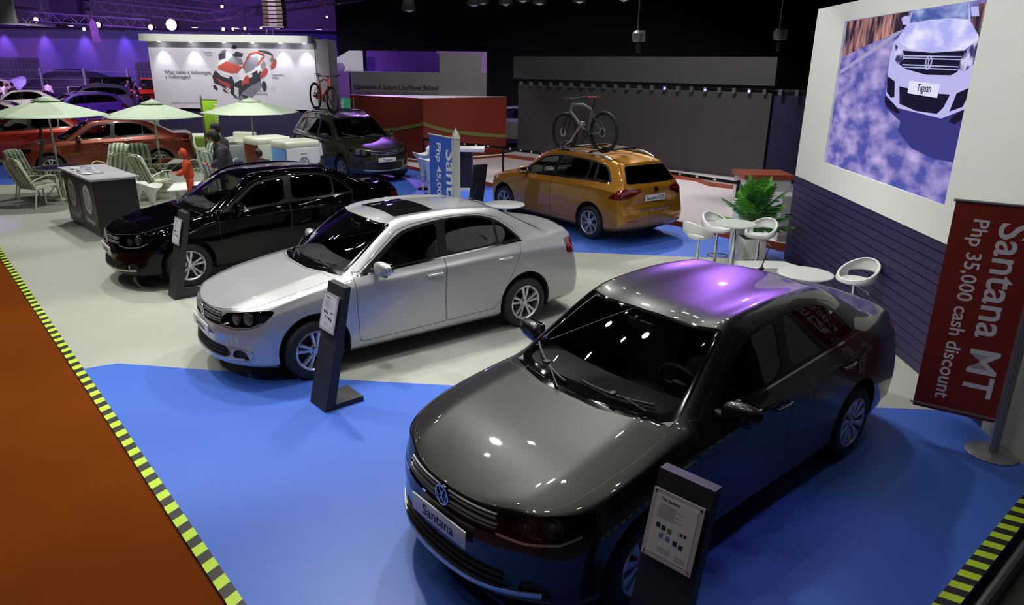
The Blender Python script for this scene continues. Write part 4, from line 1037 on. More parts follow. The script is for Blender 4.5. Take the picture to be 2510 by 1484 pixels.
pic('picture_road_line', [Q((377, 470), (385, 445), (700, 215), (765, 185), (740, 215), (600, 320))], E_ROAD2, .0015)
pic('picture_shadow', [Q((650, 600), (655, 660), (745, 745), (730, 800), (810, 900), (940, 960), (1090, 985), (1130, 760), (1150, 640), (900, 700))], E_SH, .002)
pic('picture_car_body', [Q((815, 72), (1165, 10), (1172, 130), (1225, 230), (1222, 300), (1195, 420), (1175, 540), (1140, 660), (990, 722), (730, 665), (660, 590), (668, 480), (680, 370), (705, 270), (735, 235), (790, 150))], E_WHITE, .003)
pic('picture_tyres', [Q((655, 590), (720, 660), (745, 690), (725, 700), (668, 660), (652, 630)), Q((1060, 705), (1140, 660), (1120, 720), (1070, 755), (1035, 740))], E_BLK, .0035)
pic('picture_mirrors', [Q((752, 120), (775, 104), (800, 105), (790, 160), (760, 160)), Q((1175, 40), (1222, 35), (1225, 95), (1180, 100))], E_WHITE, .003)
pic('picture_windshield', [Q((820, 75), (1163, 8), (1160, 118), (1080, 112), (930, 125), (800, 150))], E_GL, .0045)
pic('picture_hood', [Q((798, 156), (930, 132), (1080, 118), (1165, 122), (1222, 215), (1212, 245), (1130, 305), (950, 322), (800, 310), (732, 262), (740, 230))], E_HOOD, .0045)
pic('picture_grille', [Q((760, 318), (940, 328), (1135, 310), (1110, 370), (1090, 440), (1050, 462), (900, 462), (780, 430), (735, 400))], E_BLK, .0045)
pic('picture_grille_bars', [Q((762, 345), (1118, 345), (1116, 352), (762, 353)), Q((764, 360), (1114, 362), (1112, 369), (765, 367)), Q((758, 400), (1098, 406), (1096, 413), (760, 408)), Q((764, 415), (1090, 424), (1088, 431), (768, 422))], E_CHR, .006)
pic('picture_headlamps', [Q((715, 280), (760, 320), (775, 360), (735, 405), (708, 370)), Q((1135, 310), (1222, 235), (1215, 300), (1190, 390), (1130, 440), (1092, 420))], emis('pic_lamp', (.12, .13, .34), 1.0, ((6, 9, 9), (.04, .04, .16), (.6, .6, .9), .45, .6)), .0055)
pic('picture_intake', [Q((740, 535), (900, 570), (1045, 578), (1005, 655), (965, 695), (840, 680), (742, 640)), Q((668, 475), (712, 505), (710, 600), (690, 605), (664, 570)), Q((1170, 530), (1160, 570), (1120, 650), (1040, 680), (1085, 570))], E_BLK, .0045)
pic('picture_plate', [Q((803, 500), (985, 518), (968, 600), (790, 575))], emis('pic_plate', (.72, .74, 1.0), 1.0), .007)
_c = Q((888, 385))[0]
g = MB(); emblem(g, .072, lambda u, v, w: sp_(sx0 + Q((917, 388))[0][0] * SW + u * 1.05, sz1 - Q((917, 388))[0][1] * SH + v, -.03 + .0075 + w), w=.16, h=.001); vpart('picture_emblem', g, E_CHR, screen, smooth=False)
q0 = Q((845, 562))[0]
t = text_mesh('picture_lettering', 'Tiguan', .115, E_BLK, screen, inv @ frame(sp_(sx0 + q0[0] * SW, sz1 - q0[1] * SH, -.03 + .009), Vector((*sd, 0)), (0, 0, 1)), bold=.001)

# ------------------------------------------------------------------ white exhibition wall with the car poster
bw = empty('exhibition_wall', (-9.1, 24, 0), 0, 'white exhibition wall with exploded car poster, top canopy and dark blue foot', 'display wall')
binv = Matrix.Translation((9.1, -24, 0))
def bpart(name, g, m, par=bw, **kw): g.xf(binv); return g.done(name, m, par, **kw)
M_POST = mat('poster_white', (.66, .63, .74), .5, noise=(.8, .96, 1.03, .03))
g = MB(); g.box((-9.1, 24.3, .70), (5.3, .6, 1.64)); bpart('foot', g, mat('foot_navy', (.022, .016, .066), .7, noise=(8, .9, 1.1, .05)), smooth=False)
g = MB(); g.box((-9.1, 24.45, 2.50), (5.36, .9, 1.98 + .16)); bpart('panel', g, M_POST, smooth=False)
g = MB(); g.box((-9.18, 24.2, 3.68), (5.30, 1.2, .22)); bpart('canopy', g, M_WALL, smooth=False)
g = MB(); g.box((-6.22, 24.55, 2.55), (.44, 1.1, 2.3)); bpart('side_fin', g, mat('fin_grey', (.24, .22, .25), .6), smooth=False)
for k, x in enumerate((-11.3, -10.3, -9.25, -8.35, -7.45, -6.7)):
    g = MB(); g.lathe([(.045, 3.55), (.05, 3.568)], 14, c=(x, 23.82, 0), axis='Z'); bpart('downlight', g, emis('lamp_glow', (1, 1, 1), 14) if k == 0 else bpy.data.materials['lamp_glow'])
    spot((x, 23.78, 3.54), (x, 24.0, 2.2), 40, (1, .98, 1), 70, .7, .03)
BX = lambda px, py: ((px - 375) / (765 - 375) * (6.5 - 11.62) * -1 - 11.62, 3.56 - (py - 105 - (px - 375) * .012) / (262 - 104) * (3.56 - 1.58))
def bp(pts): return [BX(*p) for p in pts]
def bpic(name, shapes, m, d=0.004):
    g = MB()
    for sh in shapes: g.prism(bp(sh), lambda u, v, w: (u, 24 - d - w, v), .001)
    return bpart(name, g, m, smooth=False)
Z4 = lambda *p: [(340 + x / 4.946, 60 + y / 4.946) for x, y in p]
M_PRED = mat('poster_red', (.42, .06, .045), .5); M_PBLK = mat('poster_dark', (.03, .025, .045), .5); M_PGRY = mat('poster_grey', (.20, .19, .25), .5); M_PINK2 = mat('poster_text', (.16, .15, .19), .5)
M_PLT = mat('poster_light', (.55, .55, .62), .5)
bpic('poster_shadow', [Z4((1080, 900), (1250, 960), (1460, 760), (1440, 690), (1200, 750))], M_PGRY, .003)
bpic('poster_chassis', [Z4((850, 640), (900, 560), (960, 600), (1160, 660), (1230, 700), (1420, 600), (1450, 560), (1440, 690), (1300, 760), (1200, 830), (1160, 900), (1090, 880), (960, 760), (870, 720)), Z4((845, 750), (880, 740), (905, 790), (895, 815), (860, 790)), Z4((960, 780), (1020, 820), (1020, 850), (970, 820)),
                        Z4((1180, 860), (1310, 890), (1230, 915)), Z4((1120, 300), (1150, 260), (1190, 265), (1185, 300), (1165, 310)), Z4((1120, 380), (1180, 335), (1260, 360), (1240, 410), (1150, 400)), Z4((1440, 320), (1560, 330), (1620, 370), (1600, 385), (1450, 335))], M_PBLK)
bpic('poster_engine', [Z4((1090, 620), (1170, 600), (1190, 680), (1120, 720)), Z4((900, 560), (945, 545), (1000, 610), (1070, 640), (1050, 665), (960, 630)), Z4((1110, 760), (1160, 780), (1150, 900), (1100, 860)), Z4((1010, 760), (1060, 790), (1050, 850), (1000, 820)), Z4((1555, 770), (1600, 740), (1605, 790), (1580, 830))], M_PLT, .006)
bpic('poster_cabin', [Z4((1060, 450), (1120, 390), (1230, 420), (1250, 490), (1160, 500)), Z4((1250, 500), (1300, 400), (1430, 390), (1440, 470), (1350, 560), (1260, 600)), Z4((1450, 500), (1500, 440), (1530, 500), (1470, 560)), Z4((1570, 430), (1610, 400), (1640, 430), (1590, 470)), Z4((960, 370), (1010, 320), (1050, 310), (1060, 340), (980, 380))], M_PGRY, .005)
bpic('poster_panels', [Z4((930, 520), (1045, 450), (1235, 520), (1160, 600), (1090, 600), (940, 555)), Z4((1230, 520), (1330, 360), (1420, 335), (1515, 365), (1515, 400), (1430, 360), (1350, 380), (1270, 480), (1250, 560)), Z4((1200, 720), (1270, 620), (1300, 640), (1295, 730), (1240, 720), (1210, 760)),
                       Z4((880, 640), (960, 690), (1065, 730), (1050, 790), (950, 720)), Z4((1450, 590), (1520, 520), (1540, 560), (1520, 620), (1450, 670)), Z4((1580, 500), (1640, 420), (1660, 450), (1640, 520), (1580, 560)), Z4((1400, 520), (1470, 410), (1520, 400), (1440, 490)), Z4((1595, 380), (1620, 375), (1620, 410), (1600, 405))], M_PRED, .007)
bpic('poster_glass', [Z4((957, 380), (1050, 340), (1045, 410), (965, 440)), Z4((1340, 600), (1410, 560), (1420, 650), (1360, 690)), [(639 + 1.2 * 9 * cos(a * pi / 8) * .55, 213 - 1.2 * 11 * sin(a * pi / 8)) for a in range(16)]], M_PBLK, .008)
def btext(body, px, py, size, bold=0.0, m=M_PINK2, sx=1.0, align='LEFT'):
    u, v = BX(px, py); return text_mesh('poster_lettering', body, size, m, bw, binv @ frame((u, 23.994, v), (1, 0, 0), (0, 0, 1)), bold=bold, sx=sx, align=align)
btext('What makes a Volkswagen,', 395, 182.5, .168, .004, sx=.83); btext('a Volkswagen?', 396.5, 194, .168, .004, sx=.83)
btext('Timeless', 519, 133, .085, .001, align='RIGHT'); btext('Design', 519, 139, .085, .001, align='RIGHT'); btext('Legendary', 659, 187, .10, .001); btext('Safety', 659, 194, .10, .001)
btext('German', 611, 227, .095, .001); btext('Engineering', 611, 234, .095, .001); btext('engineered to impress even the harshest', 402, 256, .070)
for (px, py) in ((484, 144), (660, 199), (660, 203), (612, 239)): btext('---- --- ----- ----', px, py, .04) if False else None

# ------------------------------------------------------------------ rival stand: grey walls, red front, white deck
rb = empty('red_booth_wall', (-2.9, 24, 0), 0, 'dark red angled booth wall with an olive line graphic and white top', 'booth wall')
RL, RM, RR = (-5.55, 24.65), (-2.86, 22.78), (-.28, 24.78)
rinv = Matrix.Translation((2.9, -24, 0))
g = MB(); n = [RL, RM, RR, (-.28, 24.95), (-5.55, 24.85)]
A = [g.b.verts.new((x, y, -.12)) for x, y in n]; B = [g.b.verts.new((x, y, 1.99)) for x, y in n]; g.b.faces.new(A[::-1]).material_index = 0; g.b.faces.new(B).material_index = 1
for k in range(5): g.b.faces.new((A[k], A[(k + 1) % 5], B[(k + 1) % 5], B[k]))
g.xf(rinv); g.done('wall_body', [M_RED, M_WHITE], rb, smooth=False)
def ribbon(pts, w, a, b, off=.012):
    """band painted on the wall a-b; pts (t, z)"""
    g = MB(); a = Vector(a); b = Vector(b); d = (b - a); nn = Vector((d.y, -d.x)).normalized()
    for (t0, z0), (t1, z1) in zip(pts, pts[1:]):
        p0 = a + d * t0 + nn * off; p1 = a + d * t1 + nn * off
        g.poly([(p0.x, p0.y, z0 - w / 2), (p1.x, p1.y, z1 - w / 2), (p1.x, p1.y, z1 + w / 2), (p0.x, p0.y, z0 + w / 2)])
    g.xf(rinv); return g.done('line_graphic', M_OLIVE, rb, smooth=False)
ribbon([(.46, .93), (.6, .97), (.8, 1.08), (1.0, 1.22)], .11, RL, RM)
ribbon([(0, 1.22), (.12, 1.10), (.3, .95), (.45, .88), (.7, .78), (1.0, .69)], .11, RM, RR)
ribbon([(.54, .93), (.58, .80), (.72, .25), (.78, -.05)], .13, RL, RM)
sg = empty('grey_booth', (-4, 28, 0), 0, 'grey rival booth with black slogan and purple lit recess', 'booth wall'); sinv = Matrix.Translation((4, -28, 0))
M_PWALL = mat('booth_purple_wall', (.34, .17, .55), .6); M_PDARK = mat('booth_recess', (.11, .015, .36), .7)
g = MB(); g.box((-3.52, 27.3, 1.3), (4.95, .6, 2.82)); g.box((-2.0, 27.32, 3.02), (1.5, .55, .72)); g.xf(sinv); g.done('front_wall', M_SUBGREY, sg, smooth=False)
for c__, d__ in (((-6.95, 27.35, 1.3), (1.75, .5, 2.8)), ((-1.14, 27.4, 1.65), (.20, .7, 3.60)), ((-2.0, 27.45, 3.42), (1.7, .7, .07))): g = MB(); g.box(c__, d__); g.xf(sinv); g.done('side_wall', M_PWALL, sg, smooth=False)
g = MB(); g.box((-4.2, 29.2, 2.6), (3.2, .3, 1.75)); g.xf(sinv); g.done('recess_wall', M_PDARK, sg, smooth=False)
g = MB(); g.prism([(-7.2, 2.7), (-5.75, 2.7), (-5.75, 3.45), (-6.25, 3.45), (-7.0, 3.05)], lambda u, v, w: (u, 28.2 - w, v), .05); g.xf(sinv); g.done('white_fascia', M_POST, sg, smooth=False)
g = MB(); g.lathe([(.16, -.02), (.16, 0)], 28, c=(-6.62, 28.12, 2.86), axis='Y'); g.xf(sinv); g.done('round_badge', mat('badge_purple', (.2, .1, .4), .4), sg)
text_mesh('slogan_lettering', 'Experience A Subaru Like Never Before!', .235, M_INK, sg, sinv @ frame((-5.90, 26.99, 2.11), (1, 0, -.005), (0, 0, 1)), sx=.80, bold=.006)
text_mesh('slogan_lettering', 'Get ready to drive a Subaru right in our showroom.', .18, mat('grey_ink', (.06, .055, .065), .6), sg, sinv @ frame((-5.85, 26.99, 1.93), (1, 0, 0), (0, 0, 1)), sx=.81)
# deck
deck = [(-3.6, 22.35), (3.215, 14.364), (4.862, 12.351), (5.9, 11.2), (7.4, 12.4), (7.9, 17.3), (.2, 24.5), (-.28, 24.6), (-2.86, 22.6), (-5.0, 24.0)]
slab('floor_deck', deck, -.12, .02, M_DECK, kind='structure')
def strip(name, pts, z0, z1, th, m, **kw):
    g = MB()
    for p, q in zip(pts, pts[1:]):
        a, b = Vector(p), Vector(q); d = (b - a).normalized(); nn = Vector((d.y, -d.x)) * th
        V = [(a.x, a.y), (b.x, b.y), (b.x + nn.x, b.y + nn.y), (a.x + nn.x, a.y + nn.y)]
        A = [g.b.verts.new((x, y, z0)) for x, y in V]; B = [g.b.verts.new((x, y, z1)) for x, y in V]; g.b.faces.new(A[::-1]); g.b.faces.new(B)
        for k in range(4): g.b.faces.new((A[k], A[(k + 1) % 4], B[(k + 1) % 4], B[k]))
    return tag(g.done(name, m, smooth=False), **kw)
strip('trim_deck', [(-3.6, 22.35), (3.215, 14.364), (4.862, 12.351), (5.9, 11.2)], -.12, .022, .03, M_REDTRIM, kind='structure')
strip('trim_wall', [(-5.0, 24.15), (-2.86, 22.64), (-.25, 24.6)], .02, .10, .03, M_REDTRIM, kind='structure')
strip('trim_kick', [(-5.0, 24.10), (-2.86, 22.59), (-.25, 24.55)], .10, .13, .03, M_WHITE, kind='structure')
strip('trim_led', [(-.25, 24.35), (5.05, 19.6), (5.2, 18.75), (7.6, 16.8)], .02, .12, .04, M_REDTRIM, kind='structure')
slab('floor_step', [(-.25, 24.4), (5.05, 19.66), (5.25, 18.8), (7.6, 16.9), (8.2, 17.5), (.1, 25.0)], .02, .16, M_DECK, kind='structure')
# dark LED wall
lw = empty('led_wall', (3.3, 22, 0), 0, 'wide switched-off dark grey LED wall with valance and lamp row', 'screen'); linv = Matrix.Translation((-3.3, -22, 0))
LA, LB = Vector((.115, 24.83)), Vector((6.62, 18.98)); ld = (LB - LA).normalized(); ln = Vector((ld.y, -ld.x))
if ln.y > 0: ln = -ln
def lbox(g, s0, s1, z0, z1, d0, d1, mi=0):
    V = []
    for s in (s0, s1):
        for z in (z0, z1):
            for d in (d0, d1): p = LA + ld * s + ln * d; V.append(g.b.verts.new((p.x, p.y, z)))
    for q in ((0, 1, 3, 2), (4, 6, 7, 5), (0, 4, 5, 1), (2, 3, 7, 6), (0, 2, 6, 4), (1, 5, 7, 3)): g.b.faces.new([V[i] for i in q]).material_index = mi
LL = (LB - LA).length
g = MB(); lbox(g, 0, LL, .16, 2.40, -.2, 0); g.xf(linv); g.done('led_panel', mat('led_off', (.045, .041, .045), .42, noise=(.35, .85, 1.2, .04)), lw, smooth=False)
g = MB(); lbox(g, -.1, LL + .1, 2.58, 3.28, -.3, .15); g.xf(linv); g.done('valance', mat('valance_cloth', (.042, .038, .044), .85), lw, smooth=False)
g = MB(); lbox(g, 0, LL + 1.2, 2.44, 2.50, -.1, -.02); g.xf(linv); g.done('lamp_rail', M_BLACK, lw, smooth=False)
for k in range(24):
    g = MB(); s = .2 + (LL + .9) * k / 23; lbox(g, s - .045, s + .045, 2.36, 2.50, .0, .12)
    g.xf(linv); ob = g.done('rail_lamp', M_GREYSTEEL, lw, smooth=False)
    if k in (13, 16, 19):
        g = MB(); p = LA + ld * (s + .02) + ln * .14; g.lathe([(.03, -.01), (.035, .0)], 10, c=(p.x, p.y, 2.43), axis='Y'); g.xf(linv); g.done('lamp_lens', emis('lamp_violet', (.35, .2, 1), 4) if k == 13 else bpy.data.materials['lamp_violet'], ob)
g = MB(); p0, p1 = LA + ld * (LL + .02), LA + ld * (LL + 1.6)
lbox(g, LL + .03, LL + 2.6, .05, 2.42, -.25, -.1); g.xf(linv); g.done('side_drape', mat('navy_drape', (.012, .009, .045), .9), lw, smooth=False)
# white service block beside the plant
g = MB(); g.box((5.35, 15.3, .40), (.95, .8, .76)); blk = empty('service_counter', (5.35, 15.3, 0), 0, 'white counter block with brown top behind the potted palm', 'counter')
bi = Matrix.Translation((-5.35, -15.3, 0)); g.xf(bi); g.done('body', mat('block_grey', (.55, .54, .56), .5), blk, smooth=False)
g = MB(); g.box((5.35, 15.3, .83), (1.05, .9, .10)); g.xf(bi); g.done('top', M_REDTRIM, blk, smooth=False)
g = MB(); g.box((4.98, 12.75, .42), (.40, .5, .84), bev=.005); cab = empty('equipment_cabinet', (4.98, 12.75, 0), 0, 'pale grey cabinet with two vents beside the navy slatted wall', 'cabinet')
ci = Matrix.Translation((-4.98, -12.75, 0)); g.xf(ci); g.done('body', mat('cabinet_grey', (.42, .41, .43), .5), cab, smooth=False)
g = MB(); g.box((4.92, 12.49, .52), (.12, .01, .012)); g.box((4.92, 12.49, .48), (.12, .01, .012)); g.xf(ci); g.done('vent', M_BLACK, cab)
g = MB(); g.box((5.0, 12.46, .22), (.10, .08, .10), bev=.01); g.tube([(5.06, 12.46, .25), (5.09, 12.46, .85)], .008, 6); g.xf(ci); g.done('plug_box', M_BLACK, cab)

# ------------------------------------------------------------------ the display cars
P_SILVER = paint('paint_silver', (.43, .44, .448), .45, .36); P_GREYM = paint('paint_grey', (.0125, .0122, .011), .5, .38, coat=.8); P_BLACKM = paint('paint_black', (.0015, .001, .002), 0, .4, spec=.0, coat=.55)
P_COPPER = paint('paint_copper', (.16, .024, .007), .4, .36); P_GOLD = paint('paint_gold', (.46, .20, .012), .5, .36); P_OLIVE = paint('paint_olive', (.036, .034, .018), .55, .33)
sed = build_car('sedan_car', sedan_spec(), P_SILVER, 'silver sedan with sunroof parked between the black and grey sedans', 'car', 'display sedans')
sed.location = (-1.384, 7.856, 0); sed.rotation_euler = (0, 0, radians(217.44))
# sunroof only on the silver one
g = MB(); rr = []
for a in range(13):
    for b in range(9): rr.append((a, b))
def roof_z(x, y): return 1.467 - .055 * max(0, (x + .15)) ** 2 * 2.2 - .034 * (abs(y) / .588) ** 2.2
SB = dict(level=3)
def place(root, loc, deg): root.location = loc; root.rotation_euler = (0, 0, radians(deg))
blk_ = dup(sed, (-3.997, 10.863, 0), radians(220.4), 'glossy black sedan parked beside the black logo counter', swap={'paint_silver': P_BLACKM})
gry_ = dup(sed, (1.2006, 4.832, 0), radians(221.267), 'dark grey sedan nearest the camera on the blue carpet', swap={'paint_silver': P_GREYM})
def swap_rims(root, kind, R=.302, rim=.203):
    t = empty('tmp', (0, 0, 0)); w = wheel(t, 0, 1, kind, R, rim); nd = [c for c in w.children if c.name.startswith('rim')][0].data
    for c in root.children:
        if c.name.startswith('wheel') and not c.name.startswith('wheel_arch'):
            for d in c.children:
                if d.name.startswith('rim'): d.data = nd
    for c in list(w.children): bpy.data.objects.remove(c)
    bpy.data.objects.remove(w); bpy.data.objects.remove(t)
swap_rims(gry_, 'fin')
cop_ = dup(sed, (-11.42, 19.97, 0), radians(212.3), 'copper red sedan parked behind the striped patio chairs', swap={'paint_silver': P_COPPER})
g.b.free()
def skin_on_roof(name, x0, x1, hy, m, parent, rise=.004):
    bm_, tree_ = ROOF
    g = MB()
    def f(a, b):
        x = x0 + (x1 - x0) * a; y = -hy + 2 * hy * b
        h = tree_.ray_cast(Vector((x, y, 3)), Vector((0, 0, -1)))[0]; return (x, y, h.z + rise)
    g.grid(f, 12, 14); return g.done(name, m, parent)
_b, _t = car_surface(sedan_spec(), 2); ROOF = (_b, _t)
skin_on_roof('sunroof', .16, -.33, .40, M_SUNROOF, sed)
for s_ in (1, -1):
    g = MB(); pts = []
    for y, z in ((.50, .402), (.58, .406), (.66, .404), (.72, .385), (.735, .34), (.70, .292), (.62, .280), (.54, .276)):
        h = _t.ray_cast(Vector((3, y, z)), Vector((-1, 0, 0)))[0]
        if h: pts.append((h.x + .004, h.y * s_, h.z))
    g.tube(pts, .009, 6); g.done('foglight_trim', M_SILVER, sed)
_b.free()
gold = build_car('wagon_car', wagon_spec(), P_GOLD, 'golden orange wagon carrying a grey mountain bike on its roof', 'car'); place(gold, (1.256, 14.149, 0), 126.9)
tig = build_car('suv_car', suv_spec(), P_OLIVE, 'dark olive suv carrying a red mountain bike on its roof', 'car'); place(tig, (-4.652, 20.232, 0), -50.6)

# ------------------------------------------------------------------ mountain bikes on roof carriers
def bike(name, M, cm, accent, label, tilt=0):
    R = .345; root = empty(name, (0, 0, 0), 0, label, 'bicycle')
    for wx, nm in ((1.08, 'front'), (0, 'rear')):
        g = MB(); ring = [(wx + R * cos(2 * pi * k / 48), 0, R * sin(2 * pi * k / 48)) for k in range(48)]; g.tube(ring, .026, 8, closed=True)
        w = g.done('wheel', M_TIRE, root)
        g = MB(); ring = [(wx + (R - .035) * cos(2 * pi * k / 48), 0, (R - .035) * sin(2 * pi * k / 48)) for k in range(48)]; g.tube(ring, .012, 6, closed=True)
        g.done('rim', M_SATIN, w)
        g = MB()
        for k in range(28):
            a = 2 * pi * k / 28; a2 = a + (.35 if k % 2 else -.35)
            g.tube([(wx + .022 * cos(a2), (.025 if k % 4 < 2 else -.025), .022 * sin(a2)), (wx + (R - .035) * cos(a), 0, (R - .035) * sin(a))], .0016, 4)
        g.lathe([(.02, -.05), (.02, .05)], 12, c=(wx, 0, 0), axis='Y'); g.done('spokes', M_IRON, w)
        g = MB(); g.lathe([(.045, .038), (.085, .038), (.085, .042), (.045, .042)], 28, c=(wx, 0, 0), axis='Y', cap=False); g.done('brake_disc', M_ALLOY, w)
    bb = (.44, 0, -.03); st = (.30, 0, .40); ht = (.86, 0, .50); hb = (.90, 0, .38)
    g = MB(); g.tube([st, (.55, 0, .50), ht], [.018, .022, .024], 10); g.tube([bb, (.6, 0, .10), hb], [.022, .028, .026], 10); g.tube([bb, st], .018, 10); g.tube([(.84, 0, .54), (.92, 0, .34)], .026, 10)
    for s in (1, -1): g.tube([(st[0] + .02, s * .02, st[2] - .05), (.12, s * .05, .17), (0, s * .065, 0)], .010, 8); g.tube([(bb[0], s * .03, bb[2]), (0, s * .065, 0)], .011, 8)
    g.done('bike_frame', cm, root)
    g = MB(); g.tube([st, (.265, 0, .50), (.24, 0, .60)], .013, 8); g.done('seat_post', M_BLACK, root)
    g = MB(); g.grid(lambda a, b: (.14 + .27 * a, (b - .5) * (.15 * (1 - a) ** 1.2 + .035), .615 + .012 * sin(pi * b) + .01 * a), 10, 6); g.grid(lambda a, b: (.14 + .27 * a, (b - .5) * (.15 * (1 - a) ** 1.2 + .035), .595 + .01 * a), 10, 6); g.done('saddle', accent, root)
    g = MB()
    for s in (1, -1): g.tube([(.925, s * .06, .33), (1.02, s * .065, .10), (1.08, s * .065, 0)], [.018, .02, .014], 8)
    g.tube([(.925, -.07, .33), (.925, .07, .33)], .018, 8); g.done('fork', M_SATIN, root)
    g = MB(); g.tube([(.84, 0, .55), (.87, 0, .60), (.90, 0, .61)], .016, 8); g.tube([(.86, -.34, .63), (.89, -.18, .615), (.90, 0, .61), (.89, .18, .615), (.86, .34, .63)], .0125, 8)
    for s in (1, -1): g.tube([(.86, s * .34, .63), (.875, s * .23, .622)], .018, 8); g.tube([(.90, s * .20, .60), (.95, s * .24, .585)], .006, 5)
    g.done('handlebar', M_BLACK, root)
    g = MB(); g.lathe([(.03, .045), (.085, .05), (.085, .055), (.03, .06)], 24, c=bb, axis='Y', cap=False); g.tube([(bb[0], .075, bb[2]), (bb[0] + .06, .08, bb[2] - .155)], .010, 6); g.tube([(bb[0], -.075, bb[2]), (bb[0] - .06, -.08, bb[2] + .155)], .010, 6)
    g.box((bb[0] + .06, .13, bb[2] - .155), (.09, .09, .018), bev=.004); g.box((bb[0] - .06, -.13, bb[2] + .155), (.09, .09, .018), bev=.004)
    g.lathe([(.02, .02), (.055, .03), (.055, .05), (.02, .055)], 20, axis='Y', cap=False); g.tube([(bb[0], .052, bb[2] + .085), (0, .045, .055)], .005, 5); g.tube([(bb[0], .052, bb[2] - .085), (.02, .045, -.055)], .005, 5); g.done('drivetrain', M_IRON, root)
    root.matrix_world = M
    return root
def carrier(car, y, x0, z, label, mb=M_BLACK):
    root = empty('bike_carrier', (0, 0, 0), 0, label, 'roof rack')
    for xx in (x0 - .05, x0 - .80): g = MB(); g.tube([(xx, -.62, z - .03), (xx, -.56, z), (xx, .56, z), (xx, .62, z - .03)], .020, 8); g.done('crossbar', M_BLACK, root)
    g = MB(); g.box((x0 - .42, y, z + .03), (1.62, .045, .02), bev=.005); g.box((x0 + .10, y, z + .06), (.16, .09, .06), bev=.02); g.box((x0 - .95, y, z + .06), (.14, .09, .05), bev=.02); g.done('wheel_tray', M_BLACK, root)
    g = MB(); g.tube([(x0 + .05, y + .10, z + .04), (x0 - .10, y + .11, z + .10), (x0 - .34, y + .08, z + .44)], .017, 8); g.box((x0 - .35, y + .05, z + .46), (.09, .10, .06), bev=.02); g.done('holding_arm', M_ALLOY, root)
    root.matrix_world = car
    return root
def carM(loc, deg): return Matrix.Translation(loc) @ Matrix.Rotation(radians(deg), 4, 'Z')
Mg, Mt = carM((1.256, 14.149, 0), 126.9), carM((-4.652, 20.232, 0), -50.6)
bike('mountain_bike', Mg @ Matrix.Translation((-1.10, .38, 1.86)) @ Matrix.Rotation(radians(4), 4, 'Y'), mat('bike_grey', (.22, .235, .22), .3, .6), mat('saddle_orange', (.7, .12, .02), .5), 'grey mountain bike with orange and black saddle on the golden wagon')
carrier(Mg, .36, -.20, 1.53, 'black roof rack with silver arm on the golden wagon')
bike('mountain_bike', Mt @ Matrix.Translation((-1.02, -.43, 2.10)) @ Matrix.Rotation(radians(4), 4, 'Y'), mat('bike_red', (.72, .05, .02), .3), M_BLACK, 'bright red mountain bike on the olive suv roof')
carrier(Mt, -.43, -.10, 1.73, 'black roof rack with silver arm on the olive suv')

